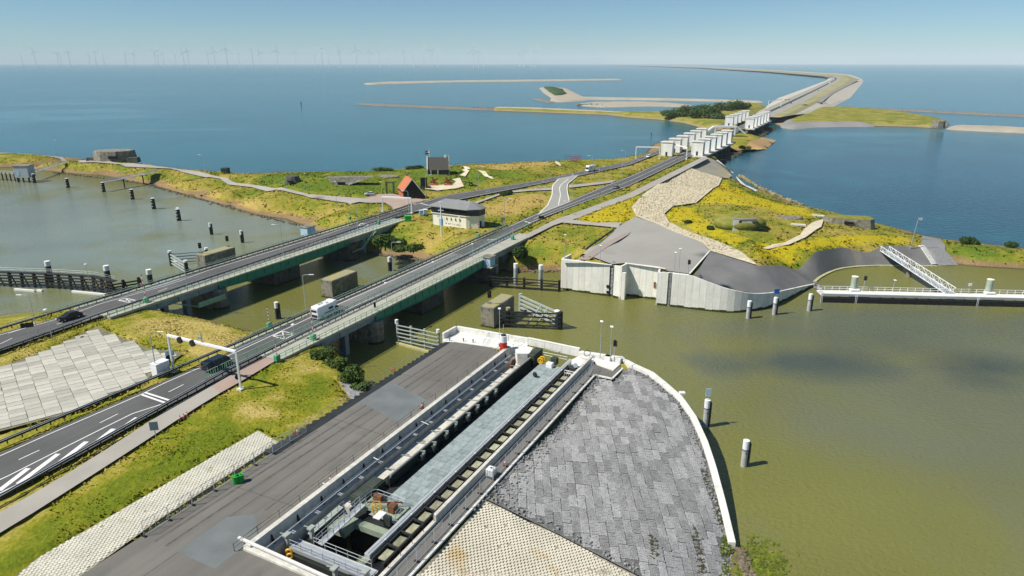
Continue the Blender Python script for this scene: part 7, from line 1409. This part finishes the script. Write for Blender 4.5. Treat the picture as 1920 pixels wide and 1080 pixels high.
# rubble on the pale slope, weeds at the quay end
rp_ = [tuple(main.px(*q)[:2]) for q in ((1287, 314), (1350, 335), (1333, 353), (1303, 379), (1262, 387), (1244, 400), (1253, 417), (1278, 429), (1340, 451), (1388, 473), (1332, 468), (1317, 453), (1238, 420), (1196, 404), (1188, 389), (1207, 367))]
rs = np.random.RandomState(9); X = rs.uniform(30, 160, 26000); Y = rs.uniform(190, 400, 26000); k = inpoly(X, Y, rp_); X, Y = X[k][:5200], Y[k][:5200]; Z = main.h(X, Y); m = MB()
for x, y, z in zip(X, Y, Z): s_ = random.uniform(.35, .95); stone(m, (x, y, z + .03), s_, s_ * random.uniform(.6, 1), random.uniform(.1, .32), random.random() * 3, .45)
tag(m.build('rubble_stones', mat('rubble stone', (.60, .54, .40), col2=(.42, .36, .24), scale=.8, var=.25, fine=3)), 'pale rubble stones covering the slope above the plaza', kind='stuff')
weed = leaf_mat('water weed', (.17, .20, .02), (.07, .10, .015)); m = MB(); rs_r = random.Random(4)
def sprig(m, c, s):
    for _ in range(4):
        a = rs_r.random() * 6.28; d = Vector((math.cos(a), math.sin(a), .04 + rs_r.random() * .3)); x = Vector((-d.y, d.x, 0)).normalized() * s * .3; n0 = len(m.v); q = Vector(c); m.v += [tuple(q), tuple(q + d * s * .6 + x), tuple(q + d * s), tuple(q + d * s * .6 - x)]; m.f.append((n0, n0 + 1, n0 + 2, n0 + 3))
for _ in range(420):
    x = rs_r.gauss(1415, 28); y = rs_r.gauss(1062, 22)
    if x > 1384: sprig(m, P(x, y, .06), rs_r.uniform(.25, .6))
for _ in range(260): x = rs_r.uniform(1352, 1372); q = near.px(x + rs_r.gauss(0, 3), rs_r.uniform(1000, 1079)); sprig(m, q + Vector((0, 0, .08)), rs_r.uniform(.12, .3))
tag(m.build('water_weed', weed), 'yellow green weed floating at the near end of the curved quay wall', kind='stuff')
m = MB()
for (x0, y0, x1, y1, n_) in ((1345, 930, 1352, 985, 60), (1300, 985, 1318, 1075, 110), (1222, 1005, 1228, 1050, 40), (1318, 880, 1335, 930, 30), (880, 900, 925, 940, 30)):
    for _ in range(n_): t = rs_r.random(); q = near.px(x0 + (x1 - x0) * t + rs_r.gauss(0, 4), y0 + (y1 - y0) * t); sprig(m, q + Vector((0, 0, .1)), rs_r.uniform(.12, .32))
tag(m.build('joint_weeds', leaf_mat('brown weed', (.09, .07, .03), (.05, .06, .02))), 'brown and green weeds growing in the joints of the basalt slope', kind='stuff')
rocks('rock_row', 'rocks at the near end of the curved quay wall', [(1384, 1030), (1392, 1050), (1400, 1078)], 60, .5, .4, 0, MATS['brown rock'])
# ================================================================ HAZE
hz = bpy.data.materials.new('air haze'); hz.use_nodes = True; N = hz.node_tree.nodes; N.remove(N['Principled BSDF']); pv = N.new('ShaderNodeVolumePrincipled')
pv.inputs['Color'].default_value = (.88, .95, 1.0, 1); pv.inputs['Density'].default_value = 3.9e-5; pv.inputs['Anisotropy'].default_value = -0.15
hz.node_tree.links.new(pv.outputs[0], N['Material Output'].inputs['Volume'])
o = MB().box((0, 0, 215), (90000, 90000, 436)).build('haze', hz); tag(o, kind='stuff')
